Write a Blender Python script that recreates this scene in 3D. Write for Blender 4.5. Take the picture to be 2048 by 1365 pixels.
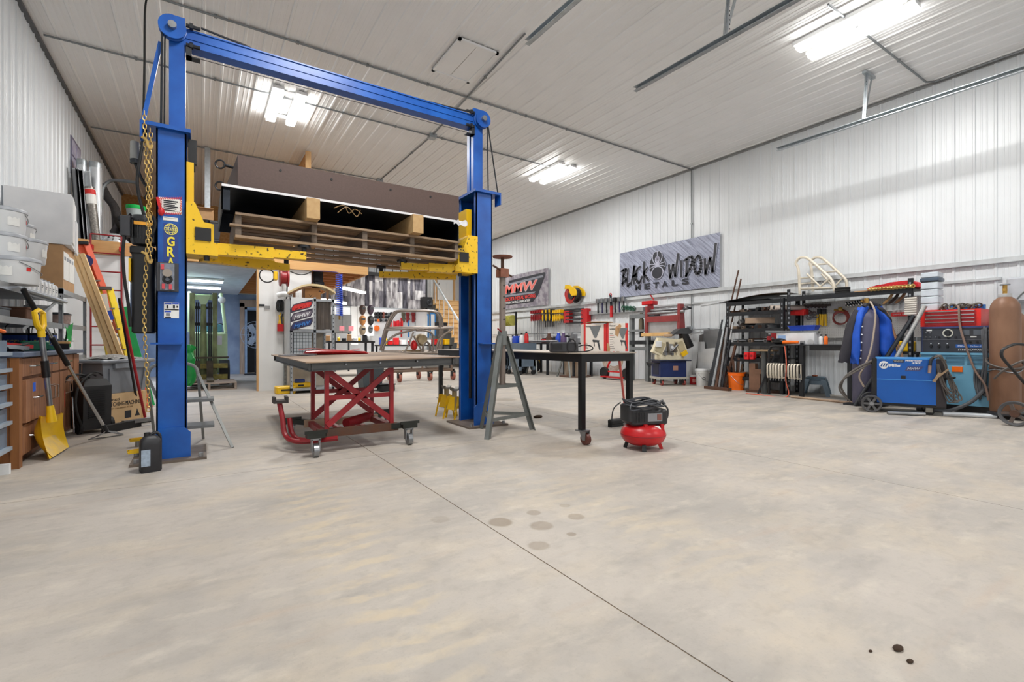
import bpy, bmesh, math, random
from mathutils import Vector as V, Matrix, Euler, noise as NZ
random.seed(7)
for o in list(bpy.data.objects): bpy.data.objects.remove(o)
SC = bpy.context.scene
COL = SC.collection
R = math.radians
# ---------------------------------------------------------------- camera, world, light, exposure
F_PX, CX, HY, CAMH = 948., 1024., 687., .95
YAW = math.atan(622/948.); SN, CN = math.sin(YAW), math.cos(YAW)
XR, XL, ZC = 9.8, -1.865, 5.12            # right wall, left wall, ceiling
cam = bpy.data.cameras.new('camera'); camo = bpy.data.objects.new('camera', cam); COL.objects.link(camo)
camo.location = (0, 0, CAMH); camo.rotation_euler = (R(90), 0, -YAW)
cam.sensor_width = 36; cam.lens = 36*F_PX/2048; cam.shift_y = (HY-682.5)/2048; cam.clip_start = .05; cam.clip_end = 100
SC.camera = camo
SC.view_settings.view_transform = 'Standard'; SC.view_settings.look = 'None'
SC.view_settings.gamma = 1; SC.view_settings.use_curve_mapping = False
SC.view_settings.exposure = 0.0
W = bpy.data.worlds.new('world'); SC.world = W; W.use_nodes = True
W.node_tree.nodes['Background'].inputs[0].default_value = (.9, .95, 1., 1)
W.node_tree.nodes['Background'].inputs[1].default_value = .65
FIX = [(x, y) for y in (-3.6, 2.72, 9.05, 15.2) for x in (1.22, 7.08)]
FIX_POWER = 138.
def area(loc, rot, sx, sy, power, col=(1, .985, .96), spread=180):
    l = bpy.data.lights.new('lamp_light', 'AREA'); l.shape = 'RECTANGLE'; l.size = sx; l.size_y = sy
    l.energy = power; l.color = col; l.spread = R(spread)
    o = bpy.data.objects.new('lamp_light', l); o.location = loc; o.rotation_euler = rot; COL.objects.link(o); return o
for (x, y) in FIX:
    if y > 14 and x < 3: continue
    for s in (-.165, .165): area((x+s, y, ZC-.13), (0, 0, 0), .15, 1.15, FIX_POWER/2)
    for s in (-1, 1): area((x+s*.265, y, ZC-.11), (0, -s*R(90), 0), .05, 1.15, FIX_POWER*.03)      # bare tubes also shine up and sideways
DOOR = ((.8, 9.2), 4.7)                 # unseen overhead door behind the camera, opened to let in sky light as fill
portal = area(((DOOR[0][0]+DOOR[0][1])/2, -6.2, DOOR[1]/2), (R(90), 0, 0), DOOR[0][1]-DOOR[0][0], DOOR[1], 1)
portal.data.cycles.is_portal = True
area((-.35, 13.6, 2.28), (0, 0, 0), .5, 2.4, 85, (.74, .82, 1.))          # strip lights of the back room
area((3.6, 14.2, 2.2), (0, 0, 0), 1.3, .2, 60, (1, .97, .92))            # strip light over the benches
area((4.8, 17.7, 2.5), (0, 0, 0), 3.5, .3, 26, (1, .98, .95))           # fill lamp added to brighten the work room, no fixture
area((5.6, 15.6, 2.3), (0, 0, 0), 1.6, .2, 50, (1, .97, .92))  # second added fill lamp, toward the work room, no fixture there
# ---------------------------------------------------------------- pixel to point
def ray(x, y): a = (x-CX)/F_PX; return V((SN+a*CN, CN-a*SN, (HY-y)/F_PX))
def at(x, y, d): return V((0, 0, CAMH))+ray(x, y)*d
def fl(x, y, z=0.): r = ray(x, y); return at(x, y, (z-CAMH)/r.z)
def onX(x, y, X): return at(x, y, X/ray(x, y).x)
def onY(x, y, Y): return at(x, y, Y/ray(x, y).y)
# ---------------------------------------------------------------- materials
def lin(c): 
    c /= 255.; return c/12.92 if c <= .04045 else ((c+.055)/1.055)**2.4
def L3(rgb, k=1.): return tuple(min(1, lin(c)*k) for c in rgb)+(1.,)
MATS = {}
def M(name, rgb, rough=.5, metal=0., var=.12, scale=6., bump=0., rgb2=None, stretch=(1, 1, 1), spec=.5, thr=None, coat=0):
    """principled with two-tone noise; rgb2 = second tone, thr = (lo, hi) of the mask"""
    if name in MATS: return MATS[name]
    m = bpy.data.materials.new(name); m.use_nodes = True; nt = m.node_tree; n = nt.nodes; b = n['Principled BSDF']
    b.inputs['Roughness'].default_value = rough; b.inputs['Metallic'].default_value = metal
    b.inputs['Specular IOR Level'].default_value = spec; b.inputs['Coat Weight'].default_value = coat
    tc = n.new('ShaderNodeTexCoord'); mp = n.new('ShaderNodeMapping'); mp.inputs['Scale'].default_value = stretch
    nt.links.new(tc.outputs['Object'], mp.inputs[0])
    nz = n.new('ShaderNodeTexNoise'); nz.inputs['Scale'].default_value = scale; nz.inputs['Detail'].default_value = 5
    nt.links.new(mp.outputs[0], nz.inputs['Vector'])
    cr = n.new('ShaderNodeValToRGB'); lo, hi = thr or (.3, .7)
    cr.color_ramp.elements[0].position = lo; cr.color_ramp.elements[1].position = hi
    cr.color_ramp.elements[0].color = L3(rgb, 1-var); cr.color_ramp.elements[1].color = L3(rgb2) if rgb2 else L3(rgb, 1+var)
    nt.links.new(nz.outputs['Fac'], cr.inputs[0]); nt.links.new(cr.outputs[0], b.inputs['Base Color'])
    if bump:
        bp = n.new('ShaderNodeBump'); bp.inputs['Strength'].default_value = bump; bp.inputs['Distance'].default_value = .01
        nt.links.new(nz.outputs['Fac'], bp.inputs['Height']); nt.links.new(bp.outputs[0], b.inputs['Normal'])
    MATS[name] = m; return m
def EM(name, rgb, k):
    if name in MATS: return MATS[name]
    m = bpy.data.materials.new(name); m.use_nodes = True; b = m.node_tree.nodes['Principled BSDF']
    b.inputs['Base Color'].default_value = (.9, .9, .9, 1); b.inputs['Emission Color'].default_value = L3(rgb); b.inputs['Emission Strength'].default_value = k
    MATS[name] = m; return m
def wood(name, rgb, rgb2, axis=0, sc=3.):
    st = [14., 14., 14.]; st[axis] = 1.
    return M(name, rgb, .65, 0, .1, sc, .1, rgb2, tuple(st))
# ---------------------------------------------------------------- geometry builder
class G:
    def __init__(s): s.v = []; s.f = []
    def add(s, vs, fs): n = len(s.v); s.v += [V(v) for v in vs]; s.f += [tuple(i+n for i in f) for f in fs]; return s
    def box(s, a, b):
        x0, y0, z0 = a; x1, y1, z1 = b
        if x0 > x1: x0, x1 = x1, x0
        if y0 > y1: y0, y1 = y1, y0
        if z0 > z1: z0, z1 = z1, z0
        return s.add([(x0, y0, z0), (x1, y0, z0), (x1, y1, z0), (x0, y1, z0), (x0, y0, z1), (x1, y0, z1), (x1, y1, z1), (x0, y1, z1)],
                     [(0, 3, 2, 1), (4, 5, 6, 7), (0, 1, 5, 4), (1, 2, 6, 5), (2, 3, 7, 6), (3, 0, 4, 7)])
    def cb(s, c, d, rot=None):            # box by centre and size, rotated
        g = G().box((-d[0]/2, -d[1]/2, -d[2]/2), (d[0]/2, d[1]/2, d[2]/2))
        m = Matrix.Translation(V(c)) @ (rot.to_4x4() if isinstance(rot, Matrix) else Euler(rot or (0, 0, 0)).to_matrix().to_4x4())
        return s.add([m @ v for v in g.v], g.f)
    def rb(s, a, b, r=.02, k=3):          # box with rounded vertical edges and a small top/bottom chamfer
        x0, x1 = sorted((a[0], b[0])); y0, y1 = sorted((a[1], b[1])); z0, z1 = sorted((a[2], b[2]))
        r = min(r, (x1-x0)/2.01, (y1-y0)/2.01); e = min(r*.4, (z1-z0)/3)
        rings = []
        for (z, q) in ((z0, e), (z0+e, 0), (z1-e, 0), (z1, e)):
            ring = []
            for (cx, cy, a0) in ((x1-r, y1-r, 0), (x0+r, y1-r, 90), (x0+r, y0+r, 180), (x1-r, y0+r, 270)):
                for i in range(k+1): t = R(a0+90*i/k); ring.append((cx+(r-q)*math.cos(t), cy+(r-q)*math.sin(t), z))
            rings.append(ring)
        return s.loft(rings)
    def loft(s, rings, cap=True, close=True):
        n = len(rings[0]); vs = [p for r in rings for p in r]; fs = []
        for j in range(len(rings)-1):
            for i in range(n if close else n-1):
                k = (i+1) % n; fs.append((j*n+i, j*n+k, (j+1)*n+k, (j+1)*n+i))
        if cap: fs.append(tuple(range(n-1, -1, -1))); fs.append(tuple(range((len(rings)-1)*n, len(rings)*n)))
        return s.add(vs, fs)
    def cyl(s, p, q, r, r2=None, n=12, cap=True):
        p, q = V(p), V(q); d = (q-p).normalized(); u = d.orthogonal().normalized(); w = d.cross(u); r2 = r if r2 is None else r2
        ring = lambda c, rr: [c+(u*math.cos(2*math.pi*i/n)+w*math.sin(2*math.pi*i/n))*rr for i in range(n)]
        return s.loft([ring(p, r), ring(q, r2)], cap)
    def bar(s, p, q, w, h, up=(0, 0, 1)):  # rectangular bar from p to q, w across, h along up
        p, q = V(p), V(q); d = (q-p).normalized(); up = V(up)
        if abs(d.dot(up)) > .97: up = V((0, 1, 0))
        a = d.cross(up).normalized(); b = a.cross(d).normalized()
        ring = lambda c: [c-a*w/2-b*h/2, c+a*w/2-b*h/2, c+a*w/2+b*h/2, c-a*w/2+b*h/2]
        return s.loft([ring(p), ring(q)])
    def tube(s, pts, r, n=8, closed=False, cap=True):
        pts = [V(p) for p in pts]; rings = []; m = len(pts); u = None
        for i, p in enumerate(pts):
            if closed: d = pts[(i+1) % m]-pts[i-1]
            else: d = pts[min(i+1, m-1)]-pts[max(i-1, 0)]
            d.normalize()
            if u is None: u = d.orthogonal().normalized()
            u = (u-d*u.dot(d)); u = u.normalized() if u.length > 1e-6 else d.orthogonal().normalized()
            w = d.cross(u); rr = r[i] if isinstance(r, (list, tuple)) else r
            rings.append([p+(u*math.cos(2*math.pi*k/n)+w*math.sin(2*math.pi*k/n))*rr for k in range(n)])
        if closed: rings.append(rings[0])
        return s.loft(rings, cap and not closed)
    def lathe(s, prof, c=(0, 0, 0), n=20, axis='Z', cap=True):
        rings = []
        for r, z in prof:
            ring = []
            for i in range(n):
                t = 2*math.pi*i/n; a, b = r*math.cos(t), r*math.sin(t)
                p = (a, b, z) if axis == 'Z' else ((z, a, b) if axis == 'X' else (b, z, a))
                ring.append(V(c)+V(p))
            rings.append(ring)
        return s.loft(rings, cap)
    def torus(s, c, Rr, r, nrm=(0, 0, 1), n=20, k=8, sq=(1, 1)):
        d = V(nrm).normalized(); u = d.orthogonal().normalized() if abs(d.z) > .99 or abs(d.z) > .01 else V((0, 0, 1)); w = d.cross(u)
        return s.tube([V(c)+(u*math.cos(2*math.pi*i/n)*sq[0]+w*math.sin(2*math.pi*i/n)*sq[1])*Rr for i in range(n)], r, k, True)
    def sph(s, c, r, n=14, k=8):
        rx, ry, rz = (r, r, r) if isinstance(r, (int, float)) else r
        rings = []
        for j in range(k+1):
            t = math.pi*j/k; rr = max(math.sin(t), .02)
            rings.append([V(c)+V((rx*rr*math.cos(2*math.pi*i/n), ry*rr*math.sin(2*math.pi*i/n), -rz*math.cos(t))) for i in range(n)])
        return s.loft(rings)
    def prism(s, pts, o, u, w, t):        # outline pts (a,b) in the frame o + a*u + b*w, thick t along u x w (front face at t)
        o, u, w = V(o), V(u), V(w); nn = u.cross(w).normalized(); n = len(pts)
        ar = sum(pts[i][0]*pts[(i+1) % n][1]-pts[(i+1) % n][0]*pts[i][1] for i in range(n))
        if ar < 0: pts = pts[::-1]
        return s.loft([[o+u*a+w*b for a, b in pts], [o+u*a+w*b+nn*t for a, b in pts]])
    def grid(s, fn, nu, nv, closeu=False):
        vs = [fn(i/(nu if closeu else nu-1), j/(nv-1)) for j in range(nv) for i in range(nu)]; fs = []
        for j in range(nv-1):
            for i in range(nu if closeu else nu-1): k = (i+1) % nu; fs.append((j*nu+i, j*nu+k, (j+1)*nu+k, (j+1)*nu+i))
        return s.add(vs, fs)
    def tf(s, m, i0=0):
        for i in range(i0, len(s.v)): s.v[i] = m @ s.v[i]
        return s
def smooth_pts(pts, k=6):                 # Catmull-Rom
    pts = [V(p) for p in pts]; out = []
    for i in range(len(pts)-1):
        a, b, c, d = pts[max(i-1, 0)], pts[i], pts[i+1], pts[min(i+2, len(pts)-1)]
        for j in range(k):
            t = j/k; out.append(.5*((2*b)+(c-a)*t+(2*a-5*b+4*c-d)*t*t+(3*b-a-3*c+d)*t**3))
    out.append(pts[-1]); return out
def mesh(name, g, mt, sm=None):
    me = bpy.data.meshes.new(name); me.from_pydata([tuple(v) for v in g.v], [], g.f); me.update()
    bm = bmesh.new(); bm.from_mesh(me); bmesh.ops.recalc_face_normals(bm, faces=bm.faces)
    if sm is not False:
        for f in bm.faces: f.smooth = True
        for e in bm.edges:
            if len(e.link_faces) == 2 and e.link_faces[0].normal.angle(e.link_faces[1].normal, 0) > R(sm or 38): e.smooth = False
    bm.to_mesh(me); bm.free()
    if mt: me.materials.append(mt)
    return me
def setp(o, label=None, cat=None, group=None, kind=None):
    for k, v in (('label', label), ('category', cat), ('group', group), ('kind', kind)):
        if v: o[k] = v
    return o
def thing(name, label, cat, loc=(0, 0, 0), rz=0., group=None, rot=None):
    o = bpy.data.objects.new(name, None); COL.objects.link(o); o.empty_display_size = .1
    o.location = loc; o.rotation_euler = rot or (0, 0, rz)
    return setp(o, label, cat, group)
def part(parent, name, g, mt, sm=None, label=None, kind=None):  # g in WORLD coordinates
    w = Matrix.Identity(4); p = parent; ch = []
    while p: ch.append(p); p = p.parent
    for q in reversed(ch): w = w @ Matrix.LocRotScale(q.location, q.rotation_euler, q.scale)
    iv = w.inverted(); loc = V((0, 0, 0))
    g.v = [iv @ v for v in g.v]
    return lpart(parent, name, g, mt, sm, label, kind)
def lpart(parent, name, g, mt, sm=None, label=None, kind=None):  # g in the parent's coordinates
    o = bpy.data.objects.new(name, mesh(name, g, mt, sm)); COL.objects.link(o); o.parent = parent
    return setp(o, label, None, None, kind)
def single(name, label, cat, g, mt, group=None, sm=None, kind=None):
    xs = [v.x for v in g.v]; ys = [v.y for v in g.v]; zs = [v.z for v in g.v]
    c = V(((min(xs)+max(xs))/2, (min(ys)+max(ys))/2, min(zs)))
    g.v = [v-c for v in g.v]
    o = bpy.data.objects.new(name, mesh(name, g, mt, sm)); o.location = c; COL.objects.link(o)
    return setp(o, label, cat, group, kind)
def struct(name, g, mt, sm=None, parent=None):
    o = bpy.data.objects.new(name, mesh(name, g, mt, sm) if g else None); COL.objects.link(o)
    if parent: o.parent = parent
    else: o['kind'] = 'structure'
    return o
def copy_tree(o, loc, label=None, rz=None):
    r = o.copy(); COL.objects.link(r); r.location = loc
    if rz is not None: r.rotation_euler = (0, 0, rz)
    if label: r['label'] = label
    for ch in list(o.children):
        c = ch.copy(); COL.objects.link(c); c.parent = r
        for g in ch.children: d = g.copy(); COL.objects.link(d); d.parent = c
    return r
_T = {}
def text_g(s, o, u, w, width, height, t=.002, shear=0., bold=0.):
    """lettering fitted to width x height, lower left corner at o, along u, up w"""
    key = (s, bold)
    if key not in _T:
        cu = bpy.data.curves.new('t', 'FONT'); cu.body = s; cu.size = 1; cu.resolution_u = 3; cu.extrude = .01; cu.offset = bold
        ob = bpy.data.objects.new('t', cu); COL.objects.link(ob)
        me = bpy.data.meshes.new_from_object(ob)
        _T[key] = ([tuple(v.co) for v in me.vertices], [tuple(p.vertices) for p in me.polygons])
        bpy.data.objects.remove(ob); bpy.data.curves.remove(cu); bpy.data.meshes.remove(me)
    vs, fs = _T[key]
    x0, x1 = min(v[0] for v in vs), max(v[0] for v in vs); y0, y1 = min(v[1] for v in vs), max(v[1] for v in vs)
    o, u, w = V(o), V(u).normalized(), V(w).normalized(); nn = u.cross(w)
    out = []
    for x, y, z in vs:
        b = (y-y0)/(y1-y0); out.append(o+u*((x-x0)/(x1-x0)*width+shear*b*height)+w*b*height+nn*(t if z > 0 else 0))
    return G().add(out, fs)
X_, Y_, Z_ = V((1, 0, 0)), V((0, 1, 0)), V((0, 0, 1))
# frames used on the walls: right wall is read along -Y, left wall along +Y, walls across the view along +X
# ================================================================ materials in common use
white = M('white_paint', (232, 233, 233), .5, 0, .03, 3); liner = M('white_liner_steel', (219, 223, 226), .38, 0, .03, 1.5)
ceilm = M('ceiling_liner_steel', (233, 234, 234), .4, 0, .03, 1.5)
black = M('black_paint', (22, 22, 24), .45, 0, .25, 8); rubber = M('black_rubber', (24, 24, 25), .7, 0, .2, 12)
dark = M('dark_steel', (52, 54, 58), .45, .6, .25, 9); steel = M('bare_steel', (150, 152, 155), .35, .85, .2, 8)
galv = M('galvanised', (170, 176, 180), .38, .7, .15, 18); chrome = M('chrome', (200, 203, 206), .15, 1, .08, 9)
blue = M('lift_blue_paint', (12, 76, 160), .35, 0, .12, 5, 0, (26, 92, 178)); yellow = M('yellow_paint', (244, 200, 24), .4, 0, .1, 9, 0, (240, 186, 20))
yworn = M('worn_yellow_paint', (70, 50, 24), .5, 0, .2, 30, .05, (238, 192, 28), (1, 1, 1), .5, (.33, .39))
red = M('red_paint', (190, 22, 28), .35, 0, .15, 6); dred = M('dark_red_paint', (140, 22, 30), .4, 0, .2, 6)
rust = M('rusty_steel', (110, 70, 48), .7, .3, .25, 10, .1, (84, 66, 58)); orange = M('orange_plastic', (244, 112, 20), .4, 0, .08, 6)
plastic = M('white_plastic', (226, 228, 229), .4, 0, .05, 8); greyp = M('grey_plastic', (128, 133, 140), .45, 0, .08, 6)
card = M('cardboard', (186, 146, 104), .8, 0, .08, 12); pine = wood('pine', (222, 178, 122), (206, 156, 98), 0); pinez = wood('pine_upright', (226, 188, 138), (206, 158, 104), 2)
green = M('green_plastic', (20, 150, 70), .5, 0, .15, 8); bluep = M('blue_plastic', (24, 70, 190), .45, 0, .15, 8)
lamp_em = EM('lamp_tube_glow', (255, 252, 246), 9.); lamp_blue = EM('cool_lamp_glow', (225, 236, 255), 7.)
paper = M('paper_label', (232, 232, 228), .7, 0, .04, 20); ink = M('ink', (30, 32, 38), .6, 0, .1, 9); inkr = M('red_ink', (205, 40, 36), .6, 0, .1, 9)
brass = M('brass', (190, 150, 80), .3, .9, .15, 9)
# ================================================================ floor
def concrete():
    m = bpy.data.materials.new('concrete_floor'); m.use_nodes = True; nt = m.node_tree; n = nt.nodes; b = n['Principled BSDF']; lk = nt.links.new
    geo = n.new('ShaderNodeNewGeometry'); b.inputs['Roughness'].default_value = .55; b.inputs['Specular IOR Level'].default_value = .35
    def nz(scale, detail, st=(1, 1, 1), rot=0.):
        mp = n.new('ShaderNodeMapping'); mp.inputs['Scale'].default_value = st; mp.inputs['Rotation'].default_value = (0, 0, rot); lk(geo.outputs['Position'], mp.inputs[0])
        t = n.new('ShaderNodeTexNoise'); t.inputs['Scale'].default_value = scale; t.inputs['Detail'].default_value = detail; t.inputs['Roughness'].default_value = .6; lk(mp.outputs[0], t.inputs['Vector']); return t.outputs['Fac']
    def ramp(src, lo, hi, a=0., c=1.):
        r = n.new('ShaderNodeMapRange'); r.inputs[1].default_value = lo; r.inputs[2].default_value = hi; r.inputs[3].default_value = a; r.inputs[4].default_value = c; r.clamp = True; lk(src, r.inputs[0]); return r.outputs[0]
    def mix(fac, a, col):
        x = n.new('ShaderNodeMix'); x.data_type = 'RGBA'; lk(fac, x.inputs[0])
        if isinstance(a, tuple): x.inputs[6].default_value = a
        else: lk(a, x.inputs[6])
        x.inputs[7].default_value = col; return x.outputs[2]
    def mul(a, c):
        x = n.new('ShaderNodeMath'); x.operation = 'MULTIPLY'; lk(a, x.inputs[0])
        if isinstance(c, float): x.inputs[1].default_value = c
        else: lk(c, x.inputs[1])
        return x.outputs[0]
    c = mix(ramp(nz(.9, 8), .38, .62), L3((186, 178, 169)), L3((168, 162, 155)))
    c = mix(mul(ramp(nz(1.7, 8, (1, 1.6, 1), .5), .48, .72), .6), c, L3((200, 186, 165)))          # tan dust
    c = mix(mul(ramp(nz(4.2, 10, (.5, 1.5, 1), -.5), .52, .72), .45), c, L3((146, 141, 136)))
    c = mix(mul(ramp(nz(7.5, 10, (.6, 1.2, 1), .3), .54, .72), .4), c, L3((212, 203, 188)))
    c = mix(mul(ramp(nz(14, 6), .5, .72), .3), c, L3((146, 139, 130)))
    c = mix(mul(ramp(nz(90, 3), .55, .75), .22), c, L3((140, 135, 128)))
    c = mix(mul(ramp(nz(2.6, 6, (.25, 1.6, 1), -.35), .6, .74), .30), c, L3((176, 142, 108)))    # thin rust streaks
    sp = n.new('ShaderNodeSeparateXYZ'); lk(geo.outputs['Position'], sp.inputs[0])
    far = ramp(sp.outputs[0], 4.6, 7.4); c = mix(mul(mul(ramp(nz(1.5, 7, (.5, 2, 1), .9), .45, .66), .55), far), c, L3((120, 120, 120)))
    far2 = ramp(sp.outputs[1], 6., 9.5); c = mix(mul(mul(ramp(nz(1.1, 7), .5, .7), .4), far2), c, L3((150, 142, 132)))
    wob = nz(9, 4)
    for (px, py, rr, k, st) in ((1000, 1045, .062, .55, 1), (1068, 1026, .04, .42, 1), (1083, 1052, .058, .45, 1), (1152, 1034, .045, .42, 1), (1143, 1069, .024, .5, 1), (1076, 1092, .05, .42, 1),
                                (880, 1040, .05, .2, 1), (1130, 1012, .03, .3, 1), (1640, 1080, .12, .12, 1), (1130, 900, .33, .25, 1), (1010, 800, .2, .4, 1)):
        p = fl(px, py); d = n.new('ShaderNodeVectorMath'); d.operation = 'DISTANCE'; lk(geo.outputs['Position'], d.inputs[0]); d.inputs[1].default_value = p
        a = n.new('ShaderNodeMath'); a.operation = 'ADD'; lk(d.outputs['Value'], a.inputs[0]); lk(mul(wob, rr*.5), a.inputs[1])
        c = mix(ramp(a.outputs[0], rr*1.12, rr*1.4, k, 0.), c, L3((122, 104, 80)))
    # tyre print: bars of dust across two tracks running along Y
    wv = n.new('ShaderNodeTexWave'); wv.bands_direction = 'Y'; wv.inputs['Scale'].default_value = 2.2; wv.inputs['Distortion'].default_value = 7; wv.inputs['Detail'].default_value = 4; lk(geo.outputs['Position'], wv.inputs[0])
    for (x0, x1, y0, y1, k) in ((.42, .72, 1.2, 4.0, .55), (1.75, 2.1, 1.0, 3.0, .3)):
        t = mul(mul(ramp(sp.outputs[0], x0-.12, x0+.06), ramp(sp.outputs[0], x1-.06, x1+.12, 1., 0.)), mul(ramp(sp.outputs[1], y0-.4, y0+.2), ramp(sp.outputs[1], y1-.2, y1+.3, 1., 0.)))
        c = mix(mul(mul(t, ramp(wv.outputs['Fac'], .4, .75)), mul(ramp(wob, .35, .6), k)), c, L3((206, 190, 162)))
    lk(c, b.inputs['Base Color'])
    bp = n.new('ShaderNodeBump'); bp.inputs['Strength'].default_value = .08; bp.inputs['Distance'].default_value = .01; lk(nz(60, 4), bp.inputs['Height']); lk(bp.outputs[0], b.inputs['Normal'])
    return m
conc = concrete()
gs = G().box((-2.2, -6.2, -.15), (10.2, 20., -.003)); floor = struct('floor', gs, M('joint_sand', (136, 116, 90), .9))
xs = [-2.2, 1.245, 3.92, 6.6, 10.2]; ys = [-6.2, -2.4, 4.0, 7.6, 11.2, 14.8, 20.]
for i in range(4):
    for j in range(6):
        g = G(); e = .003; x0, x1, y0, y1 = xs[i]+e, xs[i+1]-e, ys[j]+e, ys[j+1]-e
        g.box((x0, y0, -.05), (x1, y1, 0)); struct('floor_slab', g, conc, parent=floor)
# ================================================================ corrugated liner panels
PITCH = .2355
def profile(width, n):                      # rib profile (a, h) of one sheet n ribs wide, ribs stand proud by h
    pts = []
    for i in range(n):
        o = i*PITCH
        for a, h in ((0, 0), (.012, .014), (.034, .014), (.046, 0), (.105, 0), (.110, .003), (.122, .003), (.127, 0), (.165, 0), (.170, .003), (.182, .003), (.187, 0)): pts.append((o+a, h))
    pts.append((n*PITCH-.0015, 0)); return pts
def sheet(a0, z0, z1, mapf):
    pr = profile(0, 4); g = G(); n = len(pr)
    g.add([mapf(a0+a, z0, h) for a, h in pr]+[mapf(a0+a, z1, h) for a, h in pr], [(i, i+1, n+i+1, n+i) for i in range(n-1)]); return g
PW = 4*PITCH
wr = struct('wall_right', G().box((XR+.02, -6.2, 0), (XR+.12, 20, ZC+.05)), white)
base = None
def panels(parent, name, mt, a_start, count, z0, z1, mapf, shift):
    me = mesh(name, sheet(0, z0, z1, mapf), mt, 20)
    for i in range(count):
        o = bpy.data.objects.new(name, me); COL.objects.link(o); o.parent = parent; o.location = shift(a_start+i*PW)
panels(wr, 'wall_panel', liner, -6.1, 28, 0, ZC, lambda a, z, h: (XR-h, a, z), lambda a: (0, a, 0))
wl = struct('wall_left', G().box((XL-.12, -6.2, 0), (XL-.02, 20, ZC+.05)), white)
panels(wl, 'wall_panel', liner, -6.1, 25, 0, ZC, lambda a, z, h: (XL+h, a, z), lambda a: (0, a, 0))
ce = struct('ceiling', G().box((-2., -6.2, ZC+.02), (10., 20., ZC+.1)), white)
for (y0, y1) in ((-6.1, 7.08), (7.09, 20.)):
    panels(ce, 'ceiling_panel', ceilm, XL-.01, 13, y0, y1, lambda a, z, h: (a, z, ZC-h), lambda a: (a, 0, 0))
wb = struct('wall_back', G().box((-2.1, 19.6, 0), (10., 19.7, ZC)), white)
panels(wb, 'wall_panel', liner, 3.2, 7, 0, ZC, lambda a, z, h: (a, 19.59-h, z), lambda a: (a, 0, 0))
# front wall behind the camera with the overhead door opening
wf = struct('wall_front', G().box((-2., -6.2, 0), (DOOR[0][0], -6.1, ZC)).box((DOOR[0][1], -6.2, 0), (10., -6.1, ZC)).box((DOOR[0][0], -6.2, DOOR[1]), (DOOR[0][1], -6.1, ZC)), liner)
# edge trims
struct('trim_1', G().box((XR-.03, -6, ZC-.045), (XR, 19.6, ZC-.012)).box((XR-.045, -6, ZC-.02), (XR, 19.6, ZC-.012)), M('trim_grey', (150, 152, 152), .4, .3))
struct('trim_2', G().box((XL, -6, ZC-.05), (XL+.05, 19.6, ZC-.012)), M('trim_dark', (96, 98, 102), .5, .3))
# conduits, straps and boxes: part of the building
def conduit(name, pts, r=.014, step=.95):
    g = G().tube(pts, r, 8)
    for a, b in zip(pts, pts[1:]):
        a, b = V(a), V(b); n = int((b-a).length/step)
        for i in range(1, n): q = a.lerp(b, i/n); g.cb(q, (.035, .035, .035))
    return struct(name, g, M('conduit_grey', (128, 132, 134), .4, .5))
zc = ZC-.03
conduit('trim_3', [(XL+.1, 7.07, zc), (9.75, 7.09, zc), (9.76, 7.09, zc-.06), (9.765, 7.09, 1.35)])
conduit('trim_4', [(XL+.1, 8.76, zc), (7.0, 8.8, zc)])
conduit('trim_5', [(XL+.1, 12.0, zc), (3.8, 11.9, zc)])
conduit('trim_6', [(3.62, 5.2, zc), (3.85, 8.76, zc), (3.8, 11.9, zc), (3.8, 15.5, zc)])
conduit('trim_7', [(6.4, 2.72, zc), (9.6, 2.68, zc), (9.7, 2.6, zc), (9.72, -2, zc)])
conduit('trim_8', [(9.74, -1, 1.28), (9.74, 19, 1.28)], .012)
struct('trim_9', G().box((3.78, 8.7, ZC-.09), (3.92, 8.84, ZC-.01)).box((3.72, 11.85, ZC-.08), (3.86, 11.97, ZC-.01)), galv)
# horizontal girt flashings of the right wall
for k, (z, y1) in enumerate(((2.17, 19.4), (1.9, 19.4))):
    g = G(); 
    if k == 0: g.box((XR-.05, -6, z-.035), (XR, y1, z+.03)).box((XR-.065, -6, z-.045), (XR, y1, z-.03))
    else: g.box((XR-.04, 1.87, z-.02), (XR, y1, z+.02))
    struct('trim_%d' % (10+k), g, M('girt_grey', (196, 200, 202), .4, .2))
# ceiling hatch
hat = struct('trim_22', G().box((2.93, 5.76, ZC-.03), (3.54, 6.66, ZC-.012)), M('hatch_rim', (178, 174, 164), .5))
for a, b in (((2.96, 5.79), (3.21, 6.63)), ((3.22, 5.79), (3.51, 6.63))): struct('hatch_panel', G().box((a[0], a[1], ZC-.036), (b[0], b[1], ZC-.03)), ceilm, parent=hat)
struct('hatch_frame', G().box((2.92, 5.75, ZC-.05), (3.55, 5.79, ZC-.02)).box((2.92, 6.63, ZC-.05), (3.55, 6.67, ZC-.02)).box((2.92, 5.75, ZC-.05), (2.96, 6.67, ZC-.02)).box((3.51, 5.75, ZC-.05), (3.55, 6.67, ZC-.02)), white, parent=hat)
# ================================================================ loft at the back left
floor_l = struct('loft_floor', G().box((XL, 10.66, 2.66), (3.1, 17., 2.7)), M('osb_board', (206, 160, 100), .8, 0, .2, 18, .05, (160, 112, 60)))
struct('loft_beam', G().box((XL, 10.57, 2.47), (3.11, 10.61, 2.7)), pine, parent=floor_l)
struct('loft_beam', G().box((3.07, 10.6, 2.47), (3.11, 17., 2.7)), wood('pine_y', (214, 160, 104), (196, 138, 82), 1), parent=floor_l)
for k in range(12):
    y = 11.1+k*.5; struct('joist', G().box((XL, y, 2.48), (3.08, y+.04, 2.66)), wood('joist_pine', (206, 140, 84), (184, 116, 64), 0), parent=floor_l)
struct('trim_12', G().box((XL, 17., 2.7), (3.2, 17.1, ZC)), MATS['osb_board'])
struct('loft_post', G().box((1.88, 10.95, 2.7), (1.99, 11.0, 5.09)), pinez, parent=floor_l)
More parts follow.
